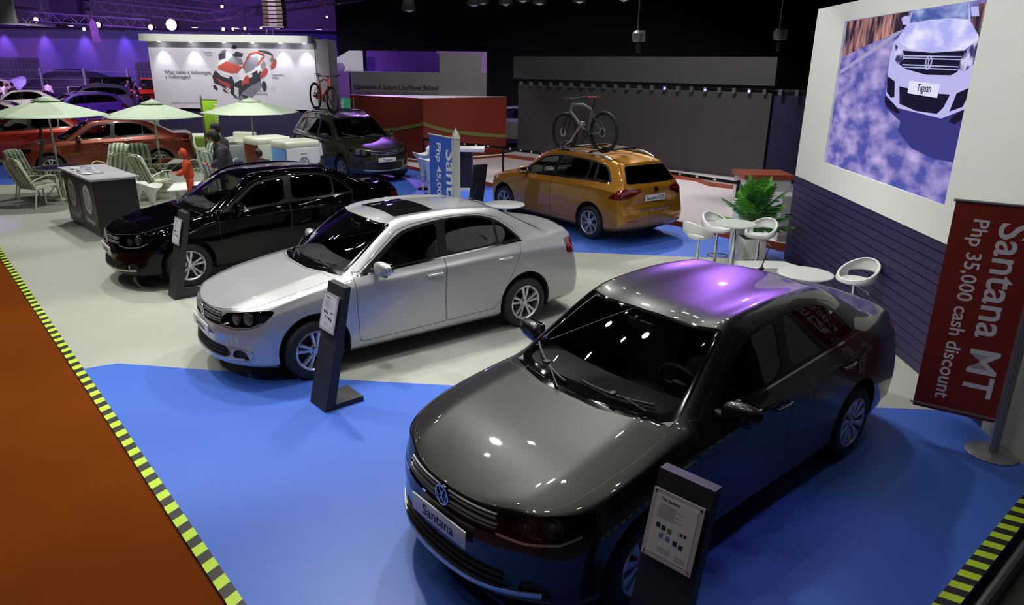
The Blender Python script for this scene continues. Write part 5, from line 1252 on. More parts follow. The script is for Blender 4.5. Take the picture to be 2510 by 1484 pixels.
# ------------------------------------------------------------------ leaning info stands
M_KIOSK = mat('stand_black', (.016, .016, .019), .6, noise=(12, .8, 1.3, .08)); M_ACR = mat('acrylic_sheet', (.50, .47, .50), .12, coat=.6); M_PAPER = mat('info_paper', (.66, .64, .66), .5)
ICON = [mat('icon_dark', (.02, .02, .03), .5), mat('icon_green', (.16, .22, .03), .5), mat('icon_blue', (.10, .16, .30), .5)]
def kiosk(loc, deg, label, H=1.12, lean=.27, w=.30, paper=True):
    """faces local +X, leans back towards -X"""
    r = empty('info_stand', loc, radians(deg), label, 'sign stand', 'leaning info stands')
    g = MB(); t = .10
    ny = [(-w / 2), (w / 2)]
    V = [g.b.verts.new(p) for p in ((0, ny[0], 0), (0, ny[1], 0), (-t, ny[1], 0), (-t, ny[0], 0), (-lean, ny[0], H), (-lean, ny[1], H), (-lean - t * .62, ny[1], H), (-lean - t * .62, ny[0], H))]
    for q in ((0, 1, 2, 3), (4, 5, 6, 7), (0, 1, 5, 4), (1, 2, 6, 5), (2, 3, 7, 6), (3, 0, 4, 7)): g.b.faces.new([V[i] for i in q])
    g.done('upright', M_KIOSK, r, smooth=False)
    g = MB(); g.box((-.24, 0, .025), (.30, w, .05)); g.done('base', M_KIOSK, r, smooth=False)
    if paper:
        n = Vector((H, 0, lean)).normalized(); up = Vector((-lean, 0, H)).normalized(); o = Vector((-lean * .775, 0, H * .775)) + n * .03
        F = Matrix((Vector((0, 1, 0)), up, n)).transposed().to_4x4(); F.translation = o
        sh = MB(); sh.box((0, 0, 0), (.275, .345, .006)); sh.xf(F); s_ = sh.done('acrylic_sheet', M_ACR, r, smooth=False)
        sh = MB(); sh.box((0, 0, .004), (.225, .295, .0015)); sh.xf(F); p_ = sh.done('info_sheet', M_PAPER, s_, smooth=False)
        sh = MB()
        for a in (-1, 1):
            for b in (-1, 1): sh.lathe([(.007, -.03), (.007, .005), (.001, .006)], 10, c=(a * .122, b * .157, 0))
        sh.xf(F); sh.done('standoff_screw', M_CHROME, s_)
        def T(x, y): M = F.copy(); M.translation = F @ Vector((x, y, .0052)); return M
        text_mesh('sheet_heading', 'The Santana', .021, M_INK, s_, T(-.09, .125), extrude=.0002, bold=.0004)
        sh = MB()
        for k in range(10): sh.box((-.045 + (.02 if k % 3 == 2 else 0), .108 - k * .0075, .0052), (.09 + (.05 if k % 3 == 2 else 0), .0022, .0004))
        sh.xf(F); sh.done('sheet_lines', mat('print_grey', (.22, .19, .20), .5), s_, smooth=False); sh = MB()
        for k in range(3): sh.box((.055, .01 - k * .007, .0052), (.05, .0022, .0004))
        sh.xf(F); sh.done('sheet_lines', mat('print_grey', (.22, .19, .20), .5), s_, smooth=False); sh = MB()
        for k in range(3): sh.box((-.02, -.105 - k * .009, .0052), (.07, .0026, .0004))
        sh.xf(F); sh.done('sheet_lines', mat('print_grey', (.22, .19, .20), .5), s_, smooth=False); sh = MB()
        for k in range(3): sh.box((.07, -.112 - k * .010, .0052), (.055, .003, .0004))
        sh.xf(F); sh.done('sheet_lines', mat('print_grey', (.22, .19, .20), .5), s_, smooth=False)
        for k, (x, y, m) in enumerate(((-.075, .0, 0), (-.045, -.004, 0), (-.012, -.008, 1), (.052, .002, 0), (.072, .002, 0), (-.05, -.045, 2), (-.012, -.048, 2), (.028, -.052, 0), (.06, -.058, 0))):
            sh = MB(); sh.box((x, y, .0053), (.022 if k not in (3, 4) else .011, .024 if k not in (3, 4) else .012, .0004)); sh.xf(F); sh.done('picture_square', ICON[m], s_, smooth=False)
    return r
kiosk((-1.759, 5.791, 0), 221, 'black info stand with white sheet before the silver sedan')
kiosk((-4.517, 8.884, 0), 221, 'black info stand with white sheet before the black sedan')
kiosk((.655, 2.725, 0), 226, 'black info stand with white sheet before the dark grey sedan, nearest the camera')
kiosk((-.84, 14.33, 0), 127, 'black info stand seen from behind, beside the golden wagon bonnet', paper=False)
kiosk((-4.95, 18.30, 0), -52, 'black info stand with white sheet beside the olive suv and blue cooler')
kiosk((-13.75, 20.45, 0), 215, 'thin black info stand farthest left before the second red car', paper=False)
kiosk((-11.75, 17.35, 0), 215, 'black info stand before the copper red sedan grille', paper=False)

# ------------------------------------------------------------------ pole banners
M_POLE = mat('pole_aluminium', (.36, .355, .36), .32, .75); M_BANR = mat('banner_red', (.24, .018, .009), .6); M_BANB = mat('banner_blue', (.045, .125, .66), .55); M_LET = mat('letter_white', (.80, .78, .90), .5); M_GREENB = mat('banner_green', (.32, .62, .03), .55)
def banner(loc, end, z0, z1, ptop, m, label, big, small, pr=.035, cap=True, bigs=.26, smalls=.155, mpole=M_POLE, letters=M_LET, base=True):
    r = empty('pole_banner', loc, 0, label, 'banner')
    g = MB(); g.lathe([(pr, .02), (pr, ptop)], 24);
    for a in range(4): g.box((pr * cos(a * pi / 2 + .4), pr * sin(a * pi / 2 + .4), ptop / 2), (.012, .012, ptop - .04))
    if cap: g.lathe([(pr * 1.15, ptop), (pr * 1.15, ptop + .02), (.002, ptop + .15)], 4 if False else 24)
    g.done('pole', mpole, r)
    if base: g = MB(); g.lathe([(.19, 0), (.195, .008), (.18, .018), (.05, .024), (.001, .024)], 40); g.done('base_plate', mpole, r)
    e = Vector((end[0] - loc[0], end[1] - loc[1], 0)); L = e.length; d = e.normalized(); n = Vector((-d.y, d.x, 0))
    a = d * pr * .8; b = e
    g = MB(); g.b.verts.new
    g.prism([(pr * .8, z0), (L, z0), (L, z1), (pr * .8, z1)], lambda u, v, w: d * u + Vector((0, 0, v)) + n * (w - .002), .004); cl = g.done('cloth', m, r, smooth=False)
    g = MB(); g.tube([d * pr * .8 + Vector((0, 0, z1)), d * (L + .015) + Vector((0, 0, z1))], .011, 8); g.done('crossbar', mpole, r); g = MB(); g.tube([d * pr * .8 + Vector((0, 0, z0 + .03)), d * (L + .02) + Vector((0, 0, z0 + .03))], .011, 8); g.done('crossbar', mpole, r)
    # lettering runs downwards; letter tops point towards the pole
    toc = Vector((-loc[0], -loc[1], 0)); side = n if n.dot(toc) > 0 else -n
    X = Vector((0, 0, -1)); Y = X.cross(side) * -1
    if X.cross(Y).dot(side) < 0: Y = -Y
    def TM(u, z): return frame(d * u + Vector((0, 0, z)) + side * .003, X, Y)
    yd = 1 if Y.dot(d) > 0 else -1
    if big: text_mesh('lettering', big[0], bigs, letters, cl, TM(big[1], big[2]), bold=bigs * .013, sx=big[3])
    if small: text_mesh('lettering', small[0], smalls, letters, cl, TM(small[1], small[2]), bold=smalls * .014, sx=small[3])
    return r
banner((3.96, 5.132, 0), (3.44, 5.47, 0), .27, 2.03, 2.6, M_BANR, 'dark red pole banner with white discount lettering at the right edge', ('Santana MT', .300, 1.90, 1.05), ('Php 35,000 cash discount', .475, 1.905, 1.0), pr=.038, bigs=.29, smalls=.148)
banner((-.80, 9.85, 0), (-1.24, 10.52, 0), .27, 2.02, 2.02, M_BANB, 'blue pole banner with white discount lettering behind the silver sedan', ('Santana AT', .28, 1.86, 1.0), ('Php 45,000 cash discount', .57, 1.93, 1.0), pr=.055, bigs=.37, smalls=.19, mpole=mat('pole_light', (.55, .57, .54), .4, .2), letters=mat('letter_bright', (.82, .84, .88), .5))
banner((-9.25, 21.6, 0), (-8.75, 21.5, 0), .3, 1.92, 1.92, M_GREENB, 'lime green pole banner in front of the exhibition wall', ('Lavida', .10, 1.0, .8), ('Php 35,000', .40, 1.80, 1.0), pr=.03, bigs=.30, smalls=.17, letters=mat('letter_green_banner', (.8, .85, .8), .5))
g = MB(); tb = empty('pole_banner', (-5.35, 24.3, 0), 0, 'mint green banner panel behind the red bike', 'banner'); g.box((-.25, 0, 1.62), (.30, .03, .56)); g.done('cloth', mat('mint_green', (.05, .55, .28), .5), tb, smooth=False); g = MB(); g.lathe([(.025, 0), (.025, 1.92)], 12); g.done('pole', M_POLE, tb)
text_mesh('lettering', 'Tiguan', .11, M_PLATE, tb, frame((-.40, -.02, 1.84), (0, 0, -1), (1, 0, 0)), bold=.003)

# ------------------------------------------------------------------ black logo counter with brochures
cA, cB = Vector((-8.60, 13.52)), Vector((-7.216, 12.11)); cd_ = (cB - cA).normalized(); cn = Vector((-cd_.y, cd_.x)); cn = cn if cn.x > 0 else -cn
ctr = empty('logo_counter', (cB.x, cB.y, 0), 0, 'black counter with grey top, two round white logos and brochures', 'counter'); ki = Matrix.Translation((-cB.x, -cB.y, 0)); CL = (cB - cA).length; CD = .68
def cbox(g, s0, s1, d0, d1, z0, z1):
    V = [g.b.verts.new((*(cA + cd_ * s + cn * d), z)) for s in (s0, s1) for z in (z0, z1) for d in (d0, d1)]
    for q in ((0, 1, 3, 2), (4, 6, 7, 5), (0, 4, 5, 1), (2, 3, 7, 6), (0, 2, 6, 4), (1, 5, 7, 3)): g.b.faces.new([V[i] for i in q])
g = MB(); cbox(g, 0, CL, 0, CD, .05, 1.0); g.xf(ki); g.done('body', mat('counter_black', (.022, .020, .022), .5), ctr, smooth=False)
g = MB(); cbox(g, .02, CL - .02, .02, CD, 0, .06); g.xf(ki); g.done('plinth', M_GREYSTEEL, ctr, smooth=False)
g = MB(); cbox(g, -.06, CL + .06, -.06, CD + .06, 1.0, 1.035); g.xf(ki); g.done('worktop', mat('counter_top', (.42, .42, .45), .35), ctr, smooth=False)
for k in range(2):
    g = MB(); cbox(g, .02 + k * (CL / 2), CL / 2 - .03 + k * (CL / 2), -.012, 0, .06, .985); g.xf(ki); pn = g.done('front_panel', mat('counter_panel', (.045, .040, .040), .45), ctr, smooth=False)
    c = (CL / 4) + k * CL / 2
    def pl(u, v, w, c=c): p = cA + cd_ * (c + u) - cn * (.013 + w); return (p.x, p.y, .62 + v)
    g = MB(); g.prism([(.235 * cos(2 * pi * a / 40), .26 * sin(2 * pi * a / 40)) for a in range(40)], pl, .003); g.xf(ki); g.done('logo_disc', mat('logo_white', (.50, .47, .46), .5), pn, smooth=False)
    g = MB(); emblem(g, .17, lambda u, v, w, pl=pl: pl(u, v, .003 + w), w=.07, h=.001); g.xf(ki); g.done('logo_lines', mat('logo_line', (.16, .13, .13), .5), pn, smooth=False)
    o2 = pl(-.32, -.42, .001); text_mesh('logo_lettering', 'Volkswagen', .125, mat('logo_white', (.5, .47, .46)), pn, ki @ frame(o2, (cd_.x, cd_.y, 0), (0, 0, 1)), bold=.002)
random.seed(11)
for k in range(15):
    s = .22 + 1.05 * (k / 14) + random.uniform(-.02, .02); d = .16 + .16 * (k % 2) + random.uniform(-.03, .03) - .03 * k / 14
    p = cA + cd_ * s + cn * d; g = MB(); g.box((0, 0, .003), (.15, .21, .006)); c_ = random.choice([(.7, .7, .72), (.55, .58, .66), (.72, .72, .70), (.45, .46, .5)])
    pm = mat('brochure_%s' % 'abcd'[k % 4], c_, .3); o = g.done('brochure', pm, smooth=False); o.location = (p.x, p.y, 1.0352 + .0065 * (k % 3)); o.rotation_euler = (0, 0, random.uniform(-.5, .5) + .8)
    tag(o, 'white printed brochure lying on the grey top of the black logo counter', 'brochure', 'brochures on the logo counter')
    if k % 2: g = MB(); g.box((0, .03, .0065), (.12, .07, .001)); g.done('cover_picture', ICON[2], o, smooth=False)

# ------------------------------------------------------------------ parasols, patio chairs and tables
M_CANV = mat('canvas_green', (.56, .68, .52), .7, noise=(3, .95, 1.04, .05)); M_CREAM = mat('cream_metal', (.60, .64, .44), .4); M_STRA = mat('cushion_cream', (.60, .66, .50), .8); M_STRB = mat('cushion_green', (.16, .24, .18), .8); M_STRC = mat('cushion_blue', (.12, .24, .42), .8)
M_WPOLE = mat('parasol_pole', (.62, .68, .56), .4)
def parasol(loc, top, edge, rad, rot, label, tilt=(0, 0)):
    r = empty('parasol', loc, rot, label, 'parasol', 'pale green parasols'); n = 6
    g = MB()
    def cn_(i, t):
        a = 2 * pi * i / n; k = int(i) % n
        return Vector((rad * t * cos(a), rad * t * sin(a), top - .05 - (top - .05 - edge) * t ** 1.12))
    for k in range(n):
        N_ = 8; prev = None
        for j in range(N_ + 1):
            t = .10 + .90 * j / N_; p, q = cn_(k, t), cn_(k + 1, t); row = []
            for m_ in range(5):
                s = m_ / 4; P = p.lerp(q, s); P.z -= .035 * t * 4 * s * (1 - s) * (1 if j < N_ else .2); row.append(g.b.verts.new(P))
            if prev:
                for m_ in range(4): g.b.faces.new((prev[m_], row[m_], row[m_ + 1], prev[m_ + 1]))
            prev = row
    bmesh.ops.remove_doubles(g.b, verts=g.b.verts, dist=.002)
    c = g.done('canopy', M_CANV, r, angle=12); sm = c.modifiers.new('t', 'SOLIDIFY'); sm.thickness = .006
    g = MB(); ring = []
    for k in range(n):
        a, b = 2 * pi * k / n, 2 * pi * (k + 1) / n
        g.poly([(0, 0, top + .01), (.24 * rad * cos(a), .24 * rad * sin(a), top - .085), (.24 * rad * cos(b), .24 * rad * sin(b), top - .085)])
    bmesh.ops.remove_doubles(g.b, verts=g.b.verts, dist=.002); v = g.done('vent_cap', M_CANV, c, angle=10); sm = v.modifiers.new('t', 'SOLIDIFY'); sm.thickness = .006
    for k in range(n):
        a = 2 * pi * k / n; g = MB(); g.tube([(.03 * cos(a), .03 * sin(a), top - .10), (rad * .5 * cos(a), rad * .5 * sin(a), top - .085 - (top - .05 - edge) * .5 ** 1.12), (rad * cos(a), rad * sin(a), edge - .02)], .008, 6); g.done('rib', M_WPOLE, r)
    g = MB(); g.tube([(0, 0, 0), (0, 0, top + .03)], .021, 12); g.lathe([(.028, 1.02), (.034, 1.06), (.034, 1.14), (.028, 1.18)], 14); g.tube([(.03, 0, 1.1), (.09, 0, 1.1), (.09, 0, 1.02)], .006, 6); g.done('pole', M_WPOLE, r)
    g = MB(); g.lathe([(.22, 0), (.24, .03), (.20, .07), (.05, .09), (.04, .22), (.03, .22)], 28); g.done('base', M_CREAM, r)
    return r
parasol((-10.08, 15.72, 0), 2.23, 1.84, 1.20, .35, 'pale green parasol, leftmost of the three')
parasol((-8.42, 16.98, 0), 2.13, 1.75, 1.13, .15, 'pale green parasol in the middle over the round glass table')
parasol((-6.78, 18.75, 0), 2.12, 1.76, 1.22, .45, 'pale green parasol on the right behind the coolers')
def round_table(loc, label, r_=.50):
    t = empty('patio_table', loc, 0, label, 'table'); g = MB(); ring = [(r_ * cos(2 * pi * k / 36), r_ * sin(2 * pi * k / 36), .715) for k in range(36)]; g.tube(ring, .018, 8, closed=True); g.done('rim', M_CREAM, t)
    g = MB(); g.lathe([(r_ - .01, .712), (r_ - .01, .720)], 36); g.done('glass_top', glass('table_glass', (.45, .52, .42), 1.2), t)
    for k in range(4):
        a = pi / 4 + k * pi / 2; g = MB(); g.tube([(r_ * .92 * cos(a), r_ * .92 * sin(a), .70), (.12 * cos(a), .12 * sin(a), .42), (.14 * cos(a), .14 * sin(a), .30), (r_ * .85 * cos(a), r_ * .85 * sin(a), .0)], .014, 8); g.done('leg', M_CREAM, t)
    return t
round_table((-10.08, 15.72, 0), 'round cream patio table under the leftmost parasol', .48); round_table((-8.42, 16.98, 0), 'round cream patio table with glass top under the middle parasol', .55)
def patio_chair(label):
    r = empty('patio_chair', (0, 0, 0), 0, label, 'chair', 'striped cushion patio chairs')
    def stripes(g, fn, nu, nv, th):
        V = [[[g.b.verts.new(Vector(fn(i / nu, j / nv, s))) for s in (0, 1)] for j in range(nv + 1)] for i in range(nu + 1)]
        for i in range(nu):
            for j in range(nv):
                for s in (0, 1): g.b.faces.new([V[i][j][s], V[i + 1][j][s], V[i + 1][j + 1][s], V[i][j + 1][s]]).material_index = (j // 2) % 2
        for i in range(nu):
            for j in (0, nv): g.b.faces.new([V[i][j][0], V[i + 1][j][0], V[i + 1][j][1], V[i][j][1]])
        for j in range(nv):
            for i in (0, nu): g.b.faces.new([V[i][j][0], V[i][j + 1][0], V[i][j + 1][1], V[i][j][1]]).material_index = (j // 2) % 2
    # faces +X; back at -X
    g = MB()
    def bk(a, b, s):
        y = (b - .5) * .50 * (1 - .12 * max(0, a - .8) / .2); puff = (.5 + .5 * abs(sin(a * pi * 3))) * .035 * (1 - (2 * b - 1) ** 6) * (1 - (2 * a - 1) ** 8)
        x = -.22 - .24 * a + (.035 + puff if s else -.012); z = .44 + .62 * a - (.05 * (2 * b - 1) ** 4 if a > .95 else 0); return (x, y, z)
    stripes(g, bk, 18, 18, .06); g.done('back_cushion', [M_STRA, M_STRB], r, angle=60)
    g = MB()
    def st(a, b, s):
        y = (b - .5) * .50; puff = (.5 + .5 * abs(sin(a * pi * 2))) * .03 * (1 - (2 * b - 1) ** 6) * (1 - (2 * a - 1) ** 8); return (.27 - .50 * a, y, .43 - .02 * a + (.04 + puff if s else 0))
    stripes(g, st, 12, 18, .06); g.done('seat_cushion', [M_STRA, M_STRB], r, angle=60)
    g = MB(); pts = [(-.18, -.26, .40), (-.40, -.26, .84), (-.455, -.20, .99), (-.475, 0, 1.035), (-.455, .20, .99), (-.40, .26, .84), (-.18, .26, .40)]; g.tube(pts, .015, 8)
    for y in (-.13, -.04, .04, .13): g.tube([(-.20, y, .40), (-.33, y * .5, .66), (-.46, y * 1.15, .99)], .008, 6)
    g.tube([(-.23, -.25, .46), (-.23, .25, .46)], .010, 6); g.done('back_frame', M_CREAM, r)
    g = MB(); g.tube([(-.20, -.26, .40), (.27, -.26, .41), (.27, .26, .41), (-.20, .26, .40)], .014, 8, closed=True); g.done('seat_frame', M_CREAM, r)
    for s in (1, -1):
        g = MB(); g.tube([(.27, s * .27, .41), (.30, s * .28, .56), (.22, s * .29, .655), (.05, s * .29, .675), (-.20, s * .285, .60), (-.30, s * .27, .54)], .015, 8); g.done('armrest', M_CREAM, r)
        g = MB(); g.tube([(.27, s * .27, .41), (.31, s * .28, 0)], .016, 8); g.done('leg', M_CREAM, r)
        g = MB(); g.tube([(-.19, s * .27, .42), (-.30, s * .29, 0)], .016, 8); g.done('leg', M_CREAM, r)
    return r
ch0 = patio_chair('striped patio chair nearest the camera, seen from behind left of the logo counter'); place(ch0, (-10.1, 14.93, 0), 66)
for (x, y, a, l) in ((-10.85, 16.0, -8, 'striped patio chair, leftmost, behind the nearest striped chair'), (-9.75, 17.2, -95, 'striped patio chair facing the camera before the copper sedan front door'), (-9.15, 16.15, 150, 'low looking striped patio chair just behind the far end of the logo counter'),
                     (-9.05, 17.25, -60, 'striped patio chair turned right, left of the glass table'), (-8.05, 15.85, 65, 'striped patio chair seen from behind, in front of the glass table'), (-7.65, 17.65, -110, 'striped patio chair facing the camera beside the orange hooded child'),
                     (-6.72, 18.1, -95, 'striped patio chair beside the brown cooler under the right parasol')): dup(ch0, (x, y, 0), radians(a), l)
bc = dup(ch0, (-6.95, 16.75, 0), radians(80), 'blue and white striped patio chair behind the two people in caps', swap={'cushion_green': M_STRC})

# ------------------------------------------------------------------ bus shaped coolers
def cooler(loc, deg, side_m, face_m, label, bus=True):
    r = empty('retro_cooler', loc, radians(deg), label, 'cooler'); W2, D2, H2 = .86, .70, 1.30
    g = MB(); g.box((0, 0, .62), (D2, W2, 1.12), bev=.03); g.done('cabinet', side_m, r)
    g = MB(); g.box((0, 0, 1.23), (D2 + .03, W2 + .03, .20), bev=.075); g.done('lid', mat('cooler_cream', (.74, .76, .62), .3), r)
    g = MB(); g.box((D2 / 2 + .008, 0, .66), (.03, W2 * .94, 1.02), bev=.012); fr = g.done('front_panel', face_m, r)
    if bus:
        fx_ = D2 / 2 + .025
        for s in (1, -1):
            g = MB(); g.prism([(s * .02, .16), (s * .40, .16), (s * .40, .86), (s * .34, .80), (s * .24, .66), (s * .10, .58)] if False else [(s * .0, .16), (s * .40, .16), (s * .40, .72), (s * .33, .70), (s * .24, .62), (s * .12, .52), (s * 0, .49)], lambda u, v, w: (fx_ + w, u, v), .004); g.done('blue_wing', side_m, fr)
            g = MB(); g.tube([(fx_ + .004, s * .40, .725), (fx_ + .004, s * .33, .705), (fx_ + .004, s * .24, .625), (fx_ + .004, s * .12, .525), (fx_ + .004, 0, .495)], .009, 6); g.done('chrome_line', M_CHROME, fr)
        g = MB(); emblem(g, .115, lambda u, v, w: (fx_ + w, u, .86 + v), w=.12); g.done('round_emblem', mat('emblem_blue', (.14, .22, .42), .3), fr)
        g = MB(); g.box((fx_, .0, 1.05), (.006, .16, .008)); g.done('handle', M_GREYSTEEL, fr)
    else:
        g = MB()
        for k in range(9): g.box((D2 / 2 + .026, .10, .20 + k * .045), (.006, .40, .010))
        for k in range(9): g.box((D2 / 2 + .026, -.08 + k * .045, .38), (.006, .008, .38))
        g.done('grille', M_IRON, fr)
    return r
cooler((-4.98, 16.35, 0), -46, mat('cooler_blue', (.16, .36, .78), .35), mat('cooler_white', (.74, .77, .78), .3), 'pale blue and white bus shaped cooler with round emblem')
cooler((-5.85, 17.05, 0), -46, mat('cooler_brown', (.13, .022, .014), .35), mat('cooler_face', (.62, .66, .48), .35), 'brown and cream cooler with vent grille beside the blue one', bus=False)

# ------------------------------------------------------------------ white sofas at the back
M_LEATH = mat('white_leather', (.70, .71, .62), .4)
def sofa(loc, deg, w, label):
    r = empty('sofa', loc, radians(deg), label, 'sofa', 'white lounge sofas'); g = MB(); g.box((0, 0, .33), (.75, w, .20), bev=.05); g.done('seat', M_LEATH, r)
    g = MB(); g.box((-.33, 0, .60), (.20, w, .46), bev=.07); g.done('backrest', M_LEATH, r)
    for s in (1, -1): g = MB(); g.box((0, s * (w / 2 + .04), .42), (.78, .16, .50), bev=.06); g.done('armrest', M_LEATH, r)
    for a in (-.3, .3):
        for s in (1, -1): g = MB(); g.tube([(a, s * w * .42, 0), (a, s * w * .42, .24)], .018, 8); g.done('leg', M_BLACK, r)
    return r
sofa((-9.85, 22.5, 0), -80, .75, 'white armchair with a green cushion behind the copper sedan tail'); sofa((-8.85, 23.25, 0), -100, .8, 'white armchair behind the people in caps'); s2 = sofa((-8.25, 21.5, 0), 185, .7, 'white sofa end with black legs left of the right parasol pole')
g = MB(); g.box((0, 0, 0), (.12, .36, .34), bev=.05); o = g.done('cushion', mat('cushion_lime', (.25, .42, .06), .8)); o.location = (-9.72, 22.36, .62); o.rotation_euler = (0, .3, radians(-75)); tag(o, 'lime green cushion on the white armchair behind the copper sedan', 'cushion')
g = MB(); g.box((0, 0, .36), (.75, 1.1, .04), bev=.01); lt = empty('coffee_table', (-7.15, 15.55, 0), .3, 'white low table in front of the orange hooded child', 'table'); g.done('tabletop', M_WHITE, lt)
for a in (-.32, .32):
    for b in (-.48, .48): g = MB(); g.tube([(a, b, 0), (a, b, .35)], .02, 8); g.done('leg', M_WHITE, lt)

# ------------------------------------------------------------------ bar stools and tables
M_GLOSSW = mat('gloss_white', (.74, .76, .74), .16, coat=.4)
def bar_stool(label, h=.66, group='white ring back bar stools'):
    r = empty('bar_stool', (0, 0, 0), 0, label, 'stool', group)
    # seat opens towards +X; tilted ring shell rising at the back
    g = MB(); n, m = 36, 10
    def rimp(a):
        x, y = .205 * cos(a), .225 * sin(a); back = (1 - cos(a)) / 2
        return Vector((x - .06 * back, y, h + .02 + .20 * back ** 1.3))
    rows = []
    for i in range(n):
        a = 2 * pi * i / n; p = rimp(a); back = (1 - cos(a)) / 2; base = Vector((.14 * cos(a), .16 * sin(a), h - .045)); row = []
        inn = p.lerp(Vector((0, 0, p.z)), .16)
        pts = [base, base.lerp(p, .45) + Vector((.05 * cos(a), .05 * sin(a), -.015)), p + Vector((0, 0, -.02)), p, p.lerp(inn, .5) + Vector((0, 0, .008)), inn]
        rows.append([g.b.verts.new(q) for q in pts])
    hole = lambda i: abs(i - n / 2) < n * .17
    for i in range(n):
        A, B = rows[i], rows[(i + 1) % n]
        for k in range(5):
            if k == 0 and hole(i + .5): continue
            g.b.faces.new((A[k], B[k], B[k + 1], A[k + 1]))
    sh = g.done('seat_shell', M_GLOSSW, r, angle=50); sm = sh.modifiers.new('t', 'SOLIDIFY'); sm.thickness = .012; sb = sh.modifiers.new('s', 'SUBSURF'); sb.levels = sb.render_levels = 1
    g = MB(); g.lathe([(.001, h - .07), (.10, h - .06), (.165, h - .03), (.175, h - .005), (.15, h - .012), (.001, h - .02)], 36, cap=False); g.done('seat_pan', M_GLOSSW, r)
    g = MB(); g.lathe([(.026, .02), (.026, h * .62), (.019, h * .62), (.019, h - .06)], 18, cap=False); g.done('column', M_CHROME, r)
    g = MB(); ring = [(.15 * cos(2 * pi * k / 28) + .05, .15 * sin(2 * pi * k / 28), .24) for k in range(28)]; g.tube(ring, .010, 6, closed=True); g.tube([(-.10, 0, .24), (0, 0, .24)], .010, 6); g.done('footring', M_CHROME, r)
    g = MB(); g.lathe([(.195, 0), (.20, .008), (.17, .02), (.05, .035), (.035, .07), (.027, .08)], 32); g.done('base', M_CHROME, r)
    g = MB(); g.tube([(0, .02, h - .08), (.05, .20, h - .10), (.06, .24, h - .13)], .005, 6); g.done('lever', M_CHROME, r)
    return r
st0 = bar_stool('white ring back bar stool, leftmost by the white bar table'); place(st0, (2.73, 10.15, 0), 35)
for (x, y, a, l) in ((3.13, 10.62, -60, 'white ring back bar stool behind the white bar table'), (3.64, 10.22, -140, 'white ring back bar stool in front of the potted palm planter'), (4.02, 7.95, -150, 'white ring back bar stool standing alone against the navy slatted wall'), (-.42, 11.40, -20, 'white ring back bar stool behind the silver sedan boot')): dup(st0, (x, y, 0), radians(a), l)
def bar_table(loc, h, r_, label):
    t = empty('bar_table', loc, 0, label, 'table', 'round white bar tables'); g = MB(); g.lathe([(.001, h - .055), (r_ * .45, h - .05), (r_ * .85, h - .035), (r_, h - .012), (r_ * .99, h), (.001, h - .002)], 48, cap=False); g.done('tabletop', M_GLOSSW, t)
    g = MB(); g.lathe([(.032, .02), (.032, h * .55), (.026, h * .55), (.026, h - .05)], 18, cap=False); g.done('column', M_CHROME, t); g = MB(); g.lathe([(.22, 0), (.225, .01), (.18, .022), (.04, .04)], 32); g.done('base', M_CHROME, t); return t
bar_table((3.16, 9.88, 0), .90, .285, 'round white bar table between three bar stools'); bar_table((3.61, 8.38, 0), .60, .33, 'low round white table behind the grey sedan roof'); bar_table((-.13, 10.95, 0), .93, .31, 'round white bar table behind the silver sedan boot')
# white benches
be = empty('white_bench', (3.5, 9.35, 0), .0, 'low white angled bench behind the grey sedan roof', 'bench'); g = MB(); g.prism([(-.40, -.12), (-.38, .25), (.02, .27), (.30, .25), (.52, -.12)], lambda u, v, w: (u, v, .02 + w), .40); g.done('body', M_GLOSSW, be, smooth=False)
# tulip stools by the small counter and by the logo counter
def tulip(loc, deg, h, label, chromebase=True):
    r = empty('tulip_stool', loc, radians(deg), label, 'stool', 'white tulip stools'); g = MB(); n = 32; rows = []
    for j, (t, z) in enumerate(((.05, .40), (.06, .55), (.085, .70), (.14, .82), (.20, .90), (.225, .96), (.19, .94), (.10, .90), (.002, .88))):
        row = []
        for i in range(n):
            a = 2 * pi * i / n; dip = .10 * cos(a) ** 2 * (t / .225) ** 2 if j >= 3 else 0; notch = .05 * max(0, cos(a)) ** 6 * (t / .225) if j > 3 else 0
            row.append(g.b.verts.new((t * cos(a) * 1.05, t * sin(a) * 1.15, (z - .05) * h / .9 + dip - notch)))
        rows.append(row)
    for A, B in zip(rows, rows[1:]):
        for i in range(n): g.b.faces.new((A[i], A[(i + 1) % n], B[(i + 1) % n], B[i]))
    g.done('seat_shell', M_GLOSSW, r)
    g = MB(); g.lathe([(.035, .03), (.035, .42 * h)], 16); g.done('column', M_GLOSSW, r)
    g = MB(); g.lathe([(.20, 0), (.20, .01), (.05, .05), (.035, .06)], 28); g.done('base', M_CHROME if chromebase else M_GLOSSW, r)
    if chromebase: g = MB(); ring = [(.12 * cos(2 * pi * k / 24) + .05, .12 * sin(2 * pi * k / 24), .34) for k in range(24)]; g.tube(ring, .009, 6, closed=True); g.done('footring', M_CHROME, r)
    return r
tulip((-2.28, 17.75, 0), 200, .86, 'tall white tulip stool left of the blue banner, on the blue carpet'); tulip((-2.02, 16.95, 0), 200, .82, 'tall white tulip stool half hidden by the blue banner')
tulip((-7.85, 14.62, 0), 100, .52, 'low white heart shaped stool beside the logo counter', False); tulip((-7.45, 14.45, 0), 60, .52, 'low white heart shaped stool nearest the black sedan windshield', False)
